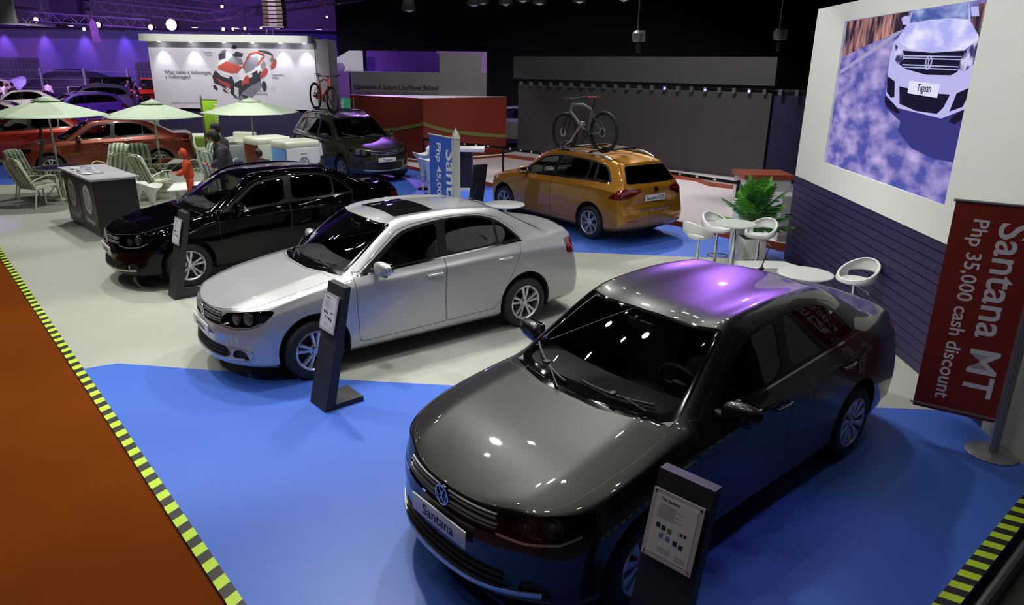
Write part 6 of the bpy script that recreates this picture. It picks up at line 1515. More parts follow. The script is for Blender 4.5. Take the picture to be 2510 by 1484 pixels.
# small black and white counter near the banner
sc_ = empty('reception_counter', (-1.45, 17.9, 0), 0, 'white framed reception counter with black front behind the blue banner', 'counter')
g = MB(); g.box((-.05, 0, .50), (.92, .50, .86)); g.done('body', mat('counter_dark', (.018, .012, .022), .5), sc_, smooth=False); g = MB(); g.box((0, 0, 1.0), (1.42, .62, .09), bev=.006); g.done('worktop', M_WHITE, sc_)
for x in (-.62,): g = MB(); g.box((x, 0, .48), (.10, .5, .96)); g.done('side_panel', M_WHITE, sc_, smooth=False)
g = MB(); g.box((-.05, 0, .035), (1.0, .54, .07)); g.done('plinth', M_WHITE, sc_, smooth=False)

# ------------------------------------------------------------------ potted palm
pt = empty('potted_palm', (3.80, 10.98, 0), 0, 'green palm plant in a square white planter box', 'plant')
g = MB(); g.box((0, 0, .22), (.36, .34, .44), bev=.004); g.done('planter', mat('planter_white', (.62, .66, .62), .45), pt)
g = MB(); g.box((.0, .45, .46), (.46, .32, .92), bev=.004); pd = g.done('pedestal_box', mat('planter_white', (.6, .6, .6))); pd.location = (3.95, 11.25, 0); tag(pd, 'tall white pedestal box behind the potted palm', 'box')
g = MB(); g.box((0, 0, .44), (.32, .30, .02)); g.done('soil', mat('soil', (.05, .035, .02), .95), pt)
LEAFM = [mat('leaf_bright', (.10, .36, .03), .5), mat('leaf_dark', (.03, .15, .035), .5)]
random.seed(5)
g = MB()
for k in range(7): g.tube([(.03 * cos(k), .03 * sin(k), .44), (.05 * cos(k * 1.3), .05 * sin(k * 1.3), .80), (.07 * cos(k * 1.7), .07 * sin(k * 1.7), 1.12)], [.014, .011, .008], 6)
g.done('stem', mat('stem_green', (.13, .22, .03), .6), pt)
for k in range(24):
    lvl = k / 23; az = 2.399 * k + random.uniform(-.25, .25); el = .10 + 1.25 * lvl; L_ = random.uniform(.54, .66) * (1 if k < 18 else .85); z0 = .50 + .42 * lvl
    g = MB(); N_ = 15; pts = []
    for j in range(N_ + 1):
        t = j / N_; e2 = el + .35 - .55 * t; d_ = L_ / N_
        pts.append(pts[-1] + Vector((d_ * cos(e2) * cos(az), d_ * cos(e2) * sin(az), d_ * sin(e2))) if pts else Vector((.03 * cos(az), .03 * sin(az), z0)))
    g.tube(pts, [.008 * (1 - .7 * j / N_) for j in range(N_ + 1)], 5)
    sd_ = Vector((-sin(az), cos(az), 0))
    for j in range(4, N_ + 1):
        t = (j - 3) / (N_ - 3); tan = (pts[j] - pts[j - 1]).normalized(); upv = tan.cross(sd_); upv = upv if upv.z > 0 else -upv; w = (.185 * sin(pi * min(1, .18 + .80 * t)) + .015)
        for s_ in (1, -1):
            o_ = sd_ * s_
            tip = pts[j] + o_ * w + tan * w * .42 - upv * w * .22 * random.uniform(.4, 1.6); b0 = pts[j] - tan * .012; b1 = pts[j] + tan * .012; m1 = pts[j].lerp(tip, .35) + upv * .008; m2 = pts[j].lerp(tip, .75)
            g.poly([b0, m1 - tan * .021, m2 - tan * .017, tip, m2 + tan * .013, m1 + tan * .019, b1])
    lf = g.done('frond', LEAFM[0] if (k > 13 and k % 5) or k % 4 == 0 else LEAFM[1], pt)

# ------------------------------------------------------------------ queue barriers
def post(loc, label):
    r = empty('barrier_post', loc, 0, label, 'barrier post', 'black queue barrier posts'); g = MB(); g.lathe([(.032, .02), (.032, .93), (.036, .93), (.036, .98), (.001, .985)], 16, cap=False); g.done('post', M_SATIN, r); g = MB(); g.lathe([(.16, 0), (.16, .012), (.04, .03)], 24); g.done('base', M_SATIN, r); return r
BP = [(-2.62, 20.9), (-1.60, 19.9), (-.287, 18.9), (4.25, 13.40)]
for p, l in zip(BP, ('black queue barrier post, leftmost beside the olive suv', 'black queue barrier post hidden behind the blue banner pole', 'black queue barrier post left of the golden wagon', 'black queue barrier post behind the white bar table')): post((*p, 0), l)
for n_, (p, q) in enumerate(zip(BP, BP[1:])):
    r = empty('barrier_belt', (*p, 0), 0, ('short black barrier belt with white ovals nearest the olive suv', 'black barrier belt with white ovals right of the blue banner', 'long black barrier belt with white ovals behind the golden wagon')[n_], 'barrier belt', 'black barrier belts')
    v = Vector((q[0] - p[0], q[1] - p[1], 0)); L_ = v.length; d = v.normalized(); nn = Vector((-d.y, d.x, 0)); nn = nn if nn.y < 0 else -nn
    g = MB(); sag = .0; g.prism([(0, .90), (L_, .90), (L_, .96), (0, .96)], lambda u, v_, w: d * u + Vector((0, 0, v_)) + nn * w, .003); g.done('belt', M_SATIN, r, smooth=False)
    for k in range(int(L_ / .42)):
        g = MB(); g.prism([(.3 + .42 * k + .038 * cos(2 * pi * a / 14), .93 + .022 * sin(2 * pi * a / 14)) for a in range(14)], lambda u, v_, w: d * u + Vector((0, 0, v_)) + nn * (.003 + w), .001); g.done('printed_oval', M_PLATE, r, smooth=False)

# ------------------------------------------------------------------ people
M_SKIN = mat('skin', (.42, .24, .16), .55); M_HAIR = mat('hair_black', (.012, .010, .010), .6)
def skinmesh(name, J, E_, root, m, parent, sub=1, extra=None):
    """smooth body from joints (x, y, z, radius)"""
    me = bpy.data.meshes.new(name + '_s'); me.from_pydata([j[:3] for j in J], E_, [])
    o = bpy.data.objects.new(name + '_s', me); COL.objects.link(o)
    md = o.modifiers.new('k', 'SKIN'); md.use_smooth_shade = True; md.branch_smoothing = .6
    for i, v in enumerate(me.skin_vertices[0].data):
        r = J[i][3]; v.radius = r if isinstance(r, tuple) else (r, r); v.use_root = (i == root)
    sb = o.modifiers.new('s', 'SUBSURF'); sb.levels = sb.render_levels = sub + 1
    bpy.context.view_layer.update(); dg = bpy.context.evaluated_depsgraph_get(); out = bpy.data.meshes.new_from_object(o.evaluated_get(dg)); bpy.data.objects.remove(o)
    out.materials.clear(); out.name = name
    for p in out.polygons: p.use_smooth = True
    return mesh_obj(name, out, m, parent)
def blob(g, c, r, n=20, k=12, f=None):
    def fn(a, b):
        th, ph = pi * b, 2 * pi * a; v = Vector((sin(th) * cos(ph), sin(th) * sin(ph), cos(th)))
        s = f(v) if f else 1; return (c[0] + v.x * r[0] * s, c[1] + v.y * r[1] * s, c[2] + v.z * r[2] * s)
    g.grid(fn, n, k, close_u=True)
def person(loc, deg, h, label, jacket, trousers, cap=None, hood=None, bow=0.0, hair='short', hairm=M_HAIR, arm='down', group=None, simple=False, sk=M_SKIN):
    """stands at loc, faces local +X"""
    r = empty('person', loc, radians(deg), label, 'person', group); s = h / 1.72
    lean = bow * .18
    def P(x, y, z, rad): return ((x + lean * max(0, z - .95) * 1.6) * s, y * s, z * s, rad * s)
    ax = {'down': [(.02, .22, 1.18), (.08, .24, .95), (.12, .22, .84)], 'front': [(.06, .21, 1.16), (.26, .17, 1.04), (.36, .12, 1.08)]}[arm]
    J = [P(0, 0, .96, (.125)), P(.01, 0, 1.12, .115), P(.0, 0, 1.30, .135), P(0, 0, 1.42, .085), P(.015, 0, 1.50, .052), P(.02, 0, 1.56, .055)]
    E_ = [(0, 1), (1, 2), (2, 3), (3, 4), (4, 5)]
    for sg_ in (1, -1):
        b = len(J); J += [P(0, .15 * sg_, 1.39, .062), P(ax[0][0], ax[0][1] * sg_, ax[0][2], .046), P(ax[1][0], ax[1][1] * sg_, ax[1][2], .034), P(ax[2][0], ax[2][1] * sg_, ax[2][2], .030)]
        E_ += [(3, b), (b, b + 1), (b + 1, b + 2), (b + 2, b + 3)]
        b = len(J); J += [P(0, .09 * sg_, .86, .088), P(.01, .10 * sg_, .48, .056), P(-.02, .10 * sg_, .10, .038), P(.10, .11 * sg_, .035, .034), P(.16, .11 * sg_, .03, .025)]
        E_ += [(0, b), (b, b + 1), (b + 1, b + 2), (b + 2, b + 3), (b + 3, b + 4)]
    B_ = [(*j[:3], j[3] * (.62 if i in (0, 1, 2, 3) or i % 9 in (6, 7) and i < 24 and i not in (10, 11, 12, 13, 14, 19, 20, 21, 22, 23) else 1.0)) for i, j in enumerate(J)]
    body = skinmesh('body', B_, E_, 0, sk, r, 0 if simple else 1)
    # head
    hc = Vector(J[5][:3]) + Vector((.03 + .04 * bow, 0, .085 - .02 * bow)) * s; g = MB()
    def hf(v):
        k = 1.0
        if v.x > .4: k *= 1 - .05 * abs(v.z) + .0
        if v.z < -.3: k *= .86 + .14 * max(0, v.x)
        return k
    blob(g, (0, 0, 0), (.098 * s, .078 * s, .118 * s), 24, 16, hf)
    if not simple:
        blob(g, (.098 * s, 0, -.012 * s), (.020 * s, .014 * s, .024 * s), 10, 8)
        for sy in (1, -1): blob(g, (0, .078 * s * sy, -.01 * s), (.016 * s, .010 * s, .028 * s), 10, 8)
        g.box((.088 * s, 0, -.058 * s), (.02 * s, .045 * s, .012 * s), bev=.004 * s)
    hd = g.done('head', sk, r); hd.location = hc; hd.rotation_euler = (0, .55 * bow, 0)
    if not simple:
        g = MB()
        for sy in (1, -1): blob(g, (.086 * s, .032 * s * sy, .018 * s), (.008 * s, .014 * s, .008 * s), 8, 6)
        g.done('eyes', M_INK, hd)
    if hair: 
        g = MB(); z = {'short': .0, 'curly': -.02, 'bald': .05}[hair]; rr_ = 1.04 if hair == 'short' else 1.28
        blob(g, (-.018 * s, 0, (.018 + z) * s), (.094 * s * rr_, .078 * s * rr_, .108 * s * rr_), 24, 16, (lambda v: (1 + .06 * sin(13 * v.x + 4) * sin(11 * v.y) * sin(12 * v.z)) if hair == 'curly' else 1) )
        for v in g.b.verts:
            if v.co.x > .035 * s and v.co.z < .065 * s: v.co.x = .035 * s
        g.done('hair', hairm, hd)
    if cap:
        g = MB(); blob(g, (-.004 * s, 0, .045 * s), (.112 * s, .092 * s, .092 * s), 24, 12)
        for v in g.b.verts: v.co.z = max(v.co.z, .035 * s)
        c = g.done('cap', cap[0], hd)
        g = MB(); g.grid(lambda a, b: ((.085 + .13 * a * sqrt(max(0, 1 - (2 * b - 1) ** 2 * .6))) * s, (b - .5) * .15 * s, (.043 - .02 * a) * s), 6, 10); q = g.done('cap_peak', cap[1], c); m_ = q.modifiers.new('t', 'SOLIDIFY'); m_.thickness = .008 * s
    if hood:
        g = MB(); blob(g, (-.02 * s, 0, .0), (.125 * s, .115 * s, .155 * s), 24, 14)
        for v in g.b.verts:
            if v.co.x > .030 * s: v.co.x = .030 * s
        g.done('hood', hood, hd)
    # clothes
    TJ = [(*j[:3], (j[3]) * 1.18 + .008 * s) for j in J]
    JJ = [P(.0, 0, .86, .150), TJ[1], TJ[2], (*TJ[3][:3], TJ[3][3] * 1.12)]; JE = [(0, 1), (1, 2), (2, 3)]; hem = len(JJ); hem = 0
    b = len(JJ); JJ.append(P(.008, 0, 1.475, .070)); JE.append((3, b))
    for o_ in (6, 15):
        TJ[o_] = (*TJ[o_][:3], TJ[o_][3] * 1.18)
        b = len(JJ); w3 = Vector(TJ[o_ + 2][:3]).lerp(Vector(TJ[o_ + 3][:3]), .25); JJ += [TJ[o_], TJ[o_ + 1], (*w3, TJ[o_ + 2][3] * 1.1)]; JE += [(3, b), (b, b + 1), (b + 1, b + 2)]
    jk = skinmesh('jacket', JJ, JE, 0, jacket, r, 0 if simple else 1)
    nv = [(v, v.co + v.normal * .016 * s) for v in jk.data.vertices]
    for v, c_ in nv: v.co = c_
    PJ = [P(0, 0, .93, .105)]; PE = []
    for o_ in (10, 19):
        b = len(PJ); PJ += [TJ[o_], TJ[o_ + 1], (*TJ[o_ + 2][:3], TJ[o_ + 2][3] * 1.15)]; PE += [(0, b), (b, b + 1), (b + 1, b + 2)]
    skinmesh('trousers', PJ, PE, 0, trousers, r, 0 if simple else 1)
    if not simple:
        for k, o_ in ((1, 13), (-1, 22)):
            p = Vector(J[o_][:3]); g = MB(); g.box((p.x - .01 * s, p.y, .035 * s), (.25 * s, .085 * s, .07 * s), bev=.025 * s); g.done('shoe', M_BLACK, r)
        for sgn, o_ in ((1, 9), (-1, 18)):
            w = Vector(J[o_][:3]); e = Vector(J[o_ - 1][:3]); d = (w - e).normalized(); side = Vector((0, 0, 1)).cross(d).normalized() if abs(d.z) < .9 else Vector((1, 0, 0)); nrm = d.cross(side)
            HJ = [(*w, .026 * s), (*(w + d * .045 * s), .026 * s)]; HE = [(0, 1)]
            for f in range(4):
                b = len(HJ); o = side * (f - 1.5) * .017 * s; ln = (.036, .042, .039, .03)[f] * s
                HJ += [(*(w + d * .07 * s + o), .0095 * s), (*(w + d * (.07 * s + ln) + o + nrm * .010 * s), .0085 * s), (*(w + d * (.07 * s + ln * 1.7) + o + nrm * .028 * s), .0075 * s)]; HE += [(1, b), (b, b + 1), (b + 1, b + 2)]
            b = len(HJ); t0 = w + d * .02 * s + side * .028 * s * sgn; HJ += [(*t0, .011 * s), (*(t0 + (d * .6 + side * .7 * sgn) * .035 * s), .009 * s), (*(t0 + (d * 1.3 + side * .9 * sgn) * .045 * s), .008 * s)]; HE += [(0, b), (b, b + 1), (b + 1, b + 2)]
            skinmesh('hand', HJ, HE, 0, sk, r, 0)
    return r
M_JBLK = mat('cloth_black', (.010, .010, .014), .85); M_JNAVY = mat('cloth_charcoal', (.042, .044, .062), .8); M_KHAKI = mat('cloth_khaki', (.42, .36, .22), .85); M_ORNG = mat('cloth_orange', (.62, .075, .02), .8); M_CAPK = mat('cap_black', (.018, .015, .017), .8); M_CAPO = mat('cap_edge_orange', (.75, .07, .02), .7)
p1 = person((-6.15, 15.15, 0), 178, 1.72, 'person in black jacket and black cap with orange peak, facing left', M_JBLK, M_JBLK, cap=(M_CAPK, M_CAPO), bow=.25)
p2 = person((-5.72, 14.30, 0), 195, 1.66, 'person in charcoal jacket with round badge, khaki trousers and cap, head bowed', M_JNAVY, M_KHAKI, cap=(M_CAPK, M_CAPO), bow=.9, hair='curly', arm='front')
g = MB(); g.lathe([(.045, 0), (.045, .004)], 20, c=(.03, 0, 1.30)); o = g.done('jacket_badge', mat('badge_pale', (.5, .42, .5), .6), p2); o.rotation_euler = (radians(-88), 0, 0); o.location = (.06, -1.13, 1.22); o.location = (.10, .195, 1.20); g = None
for v in o.data.vertices: v.co.x -= .03; v.co.z -= 1.30
o.location = (.10, .235, 1.20); o.rotation_euler = (radians(-90), 0, 0)
p3 = person((-6.80, 14.85, 0), 200, 1.22, 'child in bright orange hooded jacket standing beside the white low table', M_ORNG, M_ORNG, hood=M_ORNG, bow=.3, arm='front')
p4 = person((-5.30, 15.25, 0), 160, 1.20, 'person with curly black hair in dark clothes bending behind the black sedan', M_JBLK, M_JBLK, bow=1.0, hair='curly', arm='front')
M_PNK = mat('cloth_pink', (.55, .38, .52), .8); M_DRK = mat('cloth_dark', (.03, .02, .04), .8); M_PUR = mat('cloth_purple', (.16, .09, .26), .8)
for (x, y, d, h, l, m, m2) in ((-29.5, 42.5, 10, 1.7, 'distant visitor in pale pink shirt beside the champagne suv', M_PNK, M_DRK), (-28.0, 41.0, 120, 1.7, 'distant visitor in black standing right of the pale pink shirt', M_DRK, M_DRK), (-29.5, 46.5, 80, 1.7, 'distant visitor in pink shirt behind the champagne suv tail', M_PNK, M_PUR),
                               (-26.3, 50.0, 0, 1.7, 'distant visitor in dark purple standing left of the black jeep', M_PUR, M_DRK), (-24.0, 46.5, 0, 1.72, 'distant visitor in black facing the white banner by the fence', M_DRK, M_DRK), (-16.6, 32.3, 200, 1.75, 'distant visitor in dark shirt, left of the pair near the exhibition wall', M_DRK, M_DRK),
                               (-15.6, 32.8, 160, 1.75, 'distant visitor in grey purple shirt near the exhibition wall', M_PUR, M_DRK), (-14.2, 31.0, 160, 1.72, 'distant visitor in white beside the exhibition wall edge', M_PNK, M_PUR)):
    person((x, y, 0), d, h, l, m, m2, simple=True, group='distant visitors')

# ------------------------------------------------------------------ cars of other stands
P_RED = paint('paint_red', (.42, .020, .010), .3, .3); P_PURP = paint('paint_violet', (.20, .12, .42), .4, .35); P_CHAMP = paint('paint_champagne', (.62, .50, .42), .4, .4); P_CREAM = paint('paint_cream', (.78, .72, .62), .2, .35); P_DBLUE = paint('paint_dark_blue', (.035, .015, .14), .3, .3); P_PGREY = paint('paint_pale_grey', (.45, .44, .46), .3, .35)
GB = 'cars on the neighbouring stands'
dup(sed, (-14.9, 21.9, 0), radians(211), 'bright red sedan behind the copper sedan at the left edge', GB, swap={'paint_silver': P_RED})
dup(tig, (-37.6, 51.5, 0), radians(222), 'champagne suv at the far left under the skyline wall', GB, swap={'paint_olive': P_CHAMP})
dup(tig, (-24.0, 41.5, 0), radians(215), 'violet suv, farther of the two violet cars', GB, swap={'paint_olive': P_PURP})
dup(gold, (-21.4, 35.6, 0), radians(228), 'violet wagon, nearer of the two violet cars', GB, swap={'paint_gold': P_PURP})
dup(sed, (-25.95, 38.6, 0), radians(195), 'cream coupe roof between the left parasol and violet wagon', GB, swap={'paint_silver': P_CREAM})
dup(sed, (-27.2, 34.2, 0), radians(205), 'dark blue sedan at the left edge behind the left parasol', GB, swap={'paint_silver': P_DBLUE})
dup(sed, (-20.3, 27.6, 0), radians(205), 'cream white sedan bonnet between the left parasol and the red sedan', GB, swap={'paint_silver': P_CREAM})
dup(sed, (-13.6, 27.8, 0), radians(215), 'pale grey sedan behind the middle parasol', GB, swap={'paint_silver': P_PGREY})
dup(sed, (-.1, 29.5, 0), radians(160), 'pale grey sedan glimpsed between red booth wall and dark screen', GB, swap={'paint_silver': P_PGREY})
dup(sed, (-32.8, 43.5, 0), radians(-8), 'red sedan bonnet low at the left edge below the champagne suv', GB, swap={'paint_silver': P_RED})
def jeep(loc, deg, m, label):
    r = empty('jeep_car', loc, radians(deg), label, 'car', 'boxy jeeps at the back'); g = MB(); g.box((0, 0, .82), (4.0, 1.7, .50), bev=.06); g.box((1.2, 0, 1.08), (1.5, 1.5, .14), bev=.04); g.done('body', m, r)
    g = MB(); g.box((-.75, 0, 1.42), (2.4, 1.60, .72), bev=.06, taper=.93); g.done('cabin', M_SATIN, r); g = MB(); g.box((-.75, 0, 1.81), (2.4, 1.55, .07), bev=.03); g.done('roof', m, r)
    for s in (1, -1): g = MB(); g.box((-.75, s * .79, 1.46), (2.0, .03, .45), bev=.02); g.done('side_window', M_SUNROOF, r)
    g = MB(); g.box((.47, 0, 1.45), (.03, 1.35, .48), bev=.02); g.done('windshield', M_SUNROOF, r)
    for k in range(7): g = MB(); g.box((2.01, (k - 3) * .11, .92), (.03, .05, .32)); g.done('grille_slot', M_BLACK, r, smooth=False)
    for s in (1, -1): g = MB(); g.lathe([(.11, 0), (.11, .04), (.001, .06)], 18, c=(2.0, s * .58, .95), axis='X'); g.done('headlight', M_CHROME, r); g = MB(); g.box((1.3, s * .92, .86), (1.1, .26, .06), bev=.02); g.done('fender', M_BLACK, r)
    for a in (1.25, -1.2):
        for s in (1, -1): g = MB(); g.lathe([(.2, -.12), (.37, -.12), (.39, 0), (.37, .12), (.2, .12), (.19, .05), (.001, .04)], 28, c=(a, s * .80, .39), axis='Y', cap=False); g.done('wheel', M_TIRE, r)
    return r
jeep((-30.0, 53.5, 0), 240, M_SATIN, 'black boxy jeep parked below the far fence'); jeep((-25.0, 51.0, 0), 240, mat('jeep_red', (.80, .06, .02), .35, coat=.6), 'bright red boxy jeep left of the exhibition wall')
# fence, covers and low barrier below the skyline wall
M_GALV = mat('fence_post_grey', (.26, .25, .29), .5, .4)
for k in range(8):
    x, y = -38.8 + 3.25 * k, 55.5; g = MB(); g.box((0, 0, 1.2), (.16, .12, 2.4)); o = g.done('fence_post', M_GALV, smooth=False); o.location = (x, y, 0); tag(o, 'pale upright fence post before the purple back wall', 'fence post', 'fence posts below the skyline wall')
g = MB()
for z in (1.0, 1.6, 2.2): g.tube([(-39, 55.4, z), (-15, 55.4, z)], .012, 6)
tag(g.done('fence_wire', M_GALV), 'thin horizontal fence wires before the purple back wall', 'fence')
g = MB(); g.box((-24, 55.15, .5), (19, .2, 1.2)); tag(g.done('low_wall', mat('beige_board', (.42, .36, .30), .7), smooth=False), 'long beige low barrier board below the fence', 'barrier')
def cover(name, pts, m, label):
    g = MB(); n = len(pts[0]); rows = [[g.b.verts.new(p) for p in row] for row in pts]
    for A, B in zip(rows, rows[1:]):
        for k in range(n - 1): g.b.faces.new((A[k], A[k + 1], B[k + 1], B[k]))
    o = g.done(name, m, angle=60); s = o.modifiers.new('s', 'SUBSURF'); s.levels = s.render_levels = 2; t = o.modifiers.new('t', 'SOLIDIFY'); t.thickness = .03; tag(o, label, 'cover'); return o
M_TARP = mat('tarp_black', (.018, .016, .026), .6); M_TARPW = mat('tarp_silver', (.50, .50, .68), .45)
cover('car_cover', [[(-38.8, 57.6, .4), (-37.3, 57.6, 2.0), (-34, 57.6, 2.5), (-31.5, 57.6, 1.9), (-30, 57.6, .8)], [(-38.8, 56.6, .1), (-37.3, 56.4, 1.8), (-34, 56.2, 2.2), (-31.5, 56.4, 1.7), (-30, 56.6, .4)], [(-38.8, 56.2, -.1), (-37.3, 56, .2), (-34, 55.8, .3), (-31.5, 56, .2), (-30, 56.2, -.1)]], M_TARP, 'black draped cover on the left below the skyline wall')
cover('car_cover', [[(-41.5, 57.2, .5), (-40, 57.2, 1.1), (-38.2, 57.2, 1.9), (-37.6, 57.2, 1.6)], [(-41.8, 56.8, .3), (-40, 56.7, .7), (-38.5, 56.6, 1.2), (-38.2, 56.7, .3)]], M_TARPW, 'silver sheet corner of the left draped cover')
cover('car_cover', [[(-26.8, 57.6, 1.4), (-23.5, 57.6, 3.0), (-20, 57.6, 2.9), (-16, 57.6, 2.8)], [(-26.2, 56.8, .9), (-23.4, 56.6, 2.6), (-20, 56.6, 2.6), (-16, 56.6, 2.6)], [(-26, 56.5, -.13), (-23.4, 56.3, -.13), (-20, 56.2, -.13), (-16, 56.2, -.13)]], M_TARP, 'black draped cover on the right below the skyline wall')
cover('car_cover', [[(-27.6, 57, 1.2), (-26.9, 57, 2.1), (-25.4, 57, 2.0), (-23.3, 57, 3.05), (-23.0, 57, 2.0)], [(-27.4, 56.4, .9), (-26.4, 56.3, 1.7), (-25, 56.3, 1.2), (-23.4, 56.3, 1.3), (-22.9, 56.5, .9)]], M_TARPW, 'silver sheet hanging over the right draped cover')
g = MB(); g.box((0, 0, .8), (3.2, .04, .8)); o = g.done('event_banner', mat('banner_pale', (.55, .52, .68), .6, noise=(1.6, .3, 1.3, .1)), smooth=False); o.location = (-24.2, 55.02, 0); tag(o, 'pale patterned banner on the beige barrier near the red jeep', 'banner')
g = MB(); g.box((0, 0, .78), (.45, .04, 1.76)); o = g.done('event_banner', mat('banner_rose', (.55, .38, .45), .6), smooth=False); o.location = (-11.9, 26.0, 0); tag(o, 'narrow pink banner behind the middle parasol pole', 'banner')

# ------------------------------------------------------------------ trusses, lamps and hanging things
M_TRUSS = mat('truss_metal', (.30, .28, .34), .4, .6)
def truss(a, b, w, label, bays=None, m=M_TRUSS, r_=.03):
    a, b = Vector(a), Vector(b); d = (b - a).normalized(); L_ = (b - a).length; up = Vector((0, 0, 1)); s = d.cross(up).normalized(); up = s.cross(d); g = MB(); cs = [s * w / 2 * i + up * w / 2 * j for i, j in ((1, 1), (1, -1), (-1, -1), (-1, 1))]
    for c in cs: g.tube([a + c, b + c], r_, 6)
    n = bays or max(3, int(L_ / w)); 
    for k in range(n):
        p, q = a + d * L_ * k / n, a + d * L_ * (k + 1) / n
        for i in range(4): A, B = (cs[i], cs[(i + 1) % 4]); g.tube([p + (A if k % 2 else B), q + (B if k % 2 else A)], r_ * .55, 4)
    for f_ in (.12, .88): p = a + (b - a) * f_; g.tube([p + up * w / 2, (p.x, p.y, 15.97)], .007, 4)
    return tag(g.done('lighting_truss', m), label, 'truss', 'lighting trusses')
truss((-28, 35, 5.05), (-20.9, 35, 4.80), .7, 'grey lighting truss carrying two white lamps at the top left', r_=.045); truss((-21.5, 36, 5.55), (-14.2, 35, 4.9), .4, 'thin violet lit truss running right from the top left')
truss((-14.2, 35, 4.92), (-6.6, 33.0, 5.75), .32, 'violet lit truss rising right above the exhibition wall'); truss((-23, 37, 6.3), (-12, 37, 5.3), .35, 'upper violet lit truss behind the big purple lamp')
truss((-21.2, 33, 4.75), (-16, 33, 4.5), .35, 'short truss carrying the two warm lamps beside the big purple lamp')
def lamp(loc, r_, m, label, tilt=0, body=True):
    r = empty('stage_lamp', loc, 0, label, 'lamp', 'stage lamps over the hall'); g = MB(); g.lathe([(r_ * .5, r_ * 2.2), (r_ * .9, r_ * 1.6), (r_ * 1.05, 0), (r_, -.01)], 18, axis='Y', cap=False); g.done('housing', M_BLACK, r)
    g = MB(); g.lathe([(r_ * .98, 0), (r_ * .7, -.03), (.001, -.04)], 18, axis='Y', cap=False); g.done('lens', m, r)
    g = MB(); g.tube([(0, r_, r_ * .8), (0, r_ + .3, 2.0), (0, r_ + 1.2, 16.6 - loc[2])], .006, 4); g.done('hanging_cable', M_BLACK, r); return r
E_W = emis('lamp_white', (1, .93, 1), 16); E_P = emis('lamp_purple', (.75, .25, 1), 30); E_B = emis('lamp_blue', (.35, .25, 1), 10)
def atp(px, py, Y):
    pit, rol = radians(18.513), radians(.782); D = Vector((0, cos(pit), -sin(pit))); V = Vector((0, -sin(pit), -cos(pit))); U = Vector((1, 0, 0)); X = U * cos(rol) - V * sin(rol); N_ = U * sin(rol) + V * cos(rol)
    d = D + X * (px - 1255) / 1731.1 + N_ * (py - 742) / 1731.1; t = Y / d.y; return Vector((0, 0, 2.971)) + d * t
LMP = [(-24.12, 34.5, 4.83, .17, E_W), (-21.85, 34.5, 4.70, .11, E_W), (-17.95, 32.5, 4.43, .11, E_W), (-15.7, 32.5, 4.36, .11, E_W), (-14.8, 32.5, 4.47, .23, E_P), (-18.7, 32.7, 4.25, .07, E_W), (-11.95, 31.0, 5.12, .06, E_W),
       (-13.55, 35.0, 4.42, .08, E_P), (-13.1, 35.0, 4.44, .06, E_W), (-12.55, 35.0, 4.47, .07, E_B), (-11.8, 35.0, 4.5, .05, E_W), (-11.25, 35.0, 4.60, .07, E_B), (-8.45, 34.0, 4.95, .05, E_W)]
for k, (x, y, z, r_, m) in enumerate(LMP):
    lamp((x, y, z), r_, m, ('bright white stage lamp, far left on the grey truss', 'white stage lamp, right one on the grey truss', 'warm stage lamp left of the hanging pennant', 'warm stage lamp just left of the big purple lamp', 'big glowing purple stage lamp at upper left', 'small warm lamp left of the hanging pennant', 'small white lamp above the upper violet truss',
         'purple lamp, first under the rising truss', 'white lamp, second under the rising truss', 'blue lamp, third under the rising truss', 'tiny white lamp, fourth under the rising truss', 'blue lamp beside the hanging speaker array', 'tiny white lamp right of the hanging speaker array')[k])
# wall washers over the skyline
for k in range(10):
    g = MB(); g.box((0, 0, 0), (.5, .3, .14), bev=.03); o = g.done('wall_washer', M_SATIN); o.location = (-44 + 3.2 * k, 58.4, 5.55); tag(o, 'small wall washer lamp above the skyline wall', 'lamp', 'wall washers above the skyline')
    g = MB(); g.box((0, -.02, -.08), (.36, .22, .02)); g.done('lens', emis('washer_glow', (.62, .6, 1), 5), o, smooth=False)
tag(wallbox('header_drape', (-50, 58.2), (-12, 58.2), 5.5, 7.6, .1, M_DARK), 'black header drape above the skyline wall', 'drape')
g = MB(); g.box((0, 0, 0), (5.2, .1, 3.4)); o = g.done('hanging_screen', mat('screen_back', (.32, .31, .34), .6), smooth=False); o.location = (-15.93, 20.2, 5.58); tag(o, 'pale hanging panel cut off at the top left corner', 'panel')
g = MB(); g.tube([(0, .01, .4), (0, .01, 12)], .004, 4); g.prism([(-.13, -.42), (.20, -.45), (.15, .25), (-.03, .50), (-.20, .25)], lambda u, v, w: (u, w, v), .03); o = g.done('pennant', mat('pennant_pink', (.22, .16, .22), .7, noise=(3, .6, 1.2, .1)), smooth=False); o.location = (-17.87, 32.0, 4.17); tag(o, 'faded pink pennant hanging below the warm lamps', 'pennant')
# speaker array
r = empty('speaker_array', (-7.95, 25.0, 4.1), 0, 'hanging line array of speakers above the exhibition wall', 'speaker')
for k in range(9):
    g = MB(); g.box((0, .05 * sin(k * .5), .06 + k * .125), (.66, .42, .11), bev=.015); bx_ = g.done('speaker_box', mat('speaker_brown', (.10, .06, .05), .45), r); g = MB(); g.box((0, -.20 + .05 * sin(k * .5), .06 + k * .125), (.26, .03, .085)); g.done('horn', mat('speaker_silver', (.20, .13, .22), .4, .4), bx_, smooth=False)
g = MB(); g.box((0, 0, -.01), (.74, .5, .03)); g.done('bottom_frame', M_TRUSS, r, smooth=False)
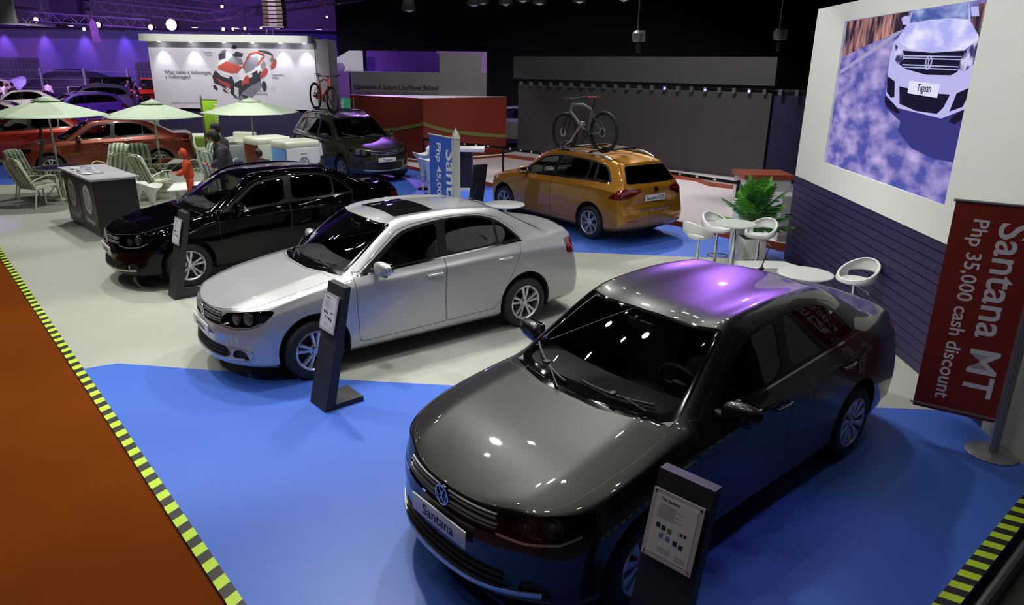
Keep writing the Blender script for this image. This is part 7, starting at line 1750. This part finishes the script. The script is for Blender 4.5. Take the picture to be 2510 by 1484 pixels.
# motors on chains over the dark screen
def hoist(px, label, loc):
    r = empty('chain_hoist', loc, 0, label, 'hoist', 'hoists over the dark screen'); g = MB(); g.lathe([(.001, -.12), (.085, -.10), (.10, -.03), (.10, .05), (.06, .10), (.001, .11)], 20, cap=False); g.box((.10, .02, 0), (.12, .12, .20), bev=.02); g.done('motor', mat('hoist_grey', (.30, .32, .30), .4, .5), r)
    g = MB(); g.box((.04, 0, -.22), (.10, .10, .18), bev=.03); g.done('hook_block', M_BLACK, r); g = MB(); g.tube([(0, 0, .10), (0, 0, 2.2)], .012, 6); g.done('chain', M_TRUSS, r); return r
hoist(1560, 'chain hoist hanging above the dark screen left half', (2.42, 15.0, 3.57)); hoist(1905, 'chain hoist hanging beside the white video wall', (5.22, 15.0, 3.64))
def par_can(loc, label):
    r = empty('par_lamp', loc, 0, label, 'lamp', 'unlit lamps at the top edge'); g = MB(); g.lathe([(.06, .22), (.10, .16), (.125, 0), (.12, -.02)], 16, cap=False); g.done('housing', M_IRON, r); g = MB(); g.lathe([(.11, -.01), (.001, -.05)], 16, cap=False); g.done('lens', mat('lens_grey', (.25, .26, .28), .15, coat=.6), r); return r
for k, (px, py) in enumerate(((1002, 24), (1162, 10), (1182, 6), (1240, 8), (1282, 0), (1322, 6), (1420, 2), (1530, -2))):
    p = atp(px, py, 14.0); par_can((round(p.x, 2), 14.0, round(p.z, 2)), ('unlit spotlight alone at the top edge, above the grey booth', 'unlit spotlight, first of the row at the top edge', 'unlit spotlight, second of the row at the top edge', 'unlit spotlight, third of the row at the top edge', 'unlit spotlight, fourth of the row at the top edge', 'unlit spotlight, fifth of the row at the top edge', 'unlit spotlight, sixth of the row at the top edge', 'unlit spotlight, last of the row at the top edge')[k])
truss((-2.6, 14.1, 4.62), (4.2, 14.1, 4.55), .3, 'black truss along the top edge carrying unlit spotlights', m=M_SATIN)
# vertical post
g = MB(); g.box((0, 0, 10.2), (1.25, .5, 11.4)); o = g.done('drape_column', M_DARK, smooth=False); o.location = (-20.05, 34.0, 0); tag(o, 'wide black drape column between the two left trusses', 'drape')
# pins and figures sign over the wall
g = MB()
for x in (0, .28): g.lathe([(.06, 0), (.11, .22), (.09, .42), (.035, .60), (.05, .70), (.001, .76)], 14, c=(x, 0, 0))
g.tube([(.14, .05, .3), (.14, .05, 12.1)], .006, 4); g.tube([(0, .05, .35), (.28, .05, .35)], .01, 4); o = g.done('bowling_pins', mat('pin_white', (.62, .58, .72), .5)); o.location = (-12.35, 37.5, 3.85); tag(o, 'pair of pale bowling pin shapes above the exhibition wall', 'sign')
text_mesh_o = text_mesh('wall_lettering', '30', .55, mat('pin_white', (.6, .6, .7)), None, frame((-13.8, 37.8, 4.0), (1, 0, 0), (0, 0, 1)), bold=.01); tag(text_mesh_o, 'pale lettering sign left of the bowling pin shapes', 'sign')
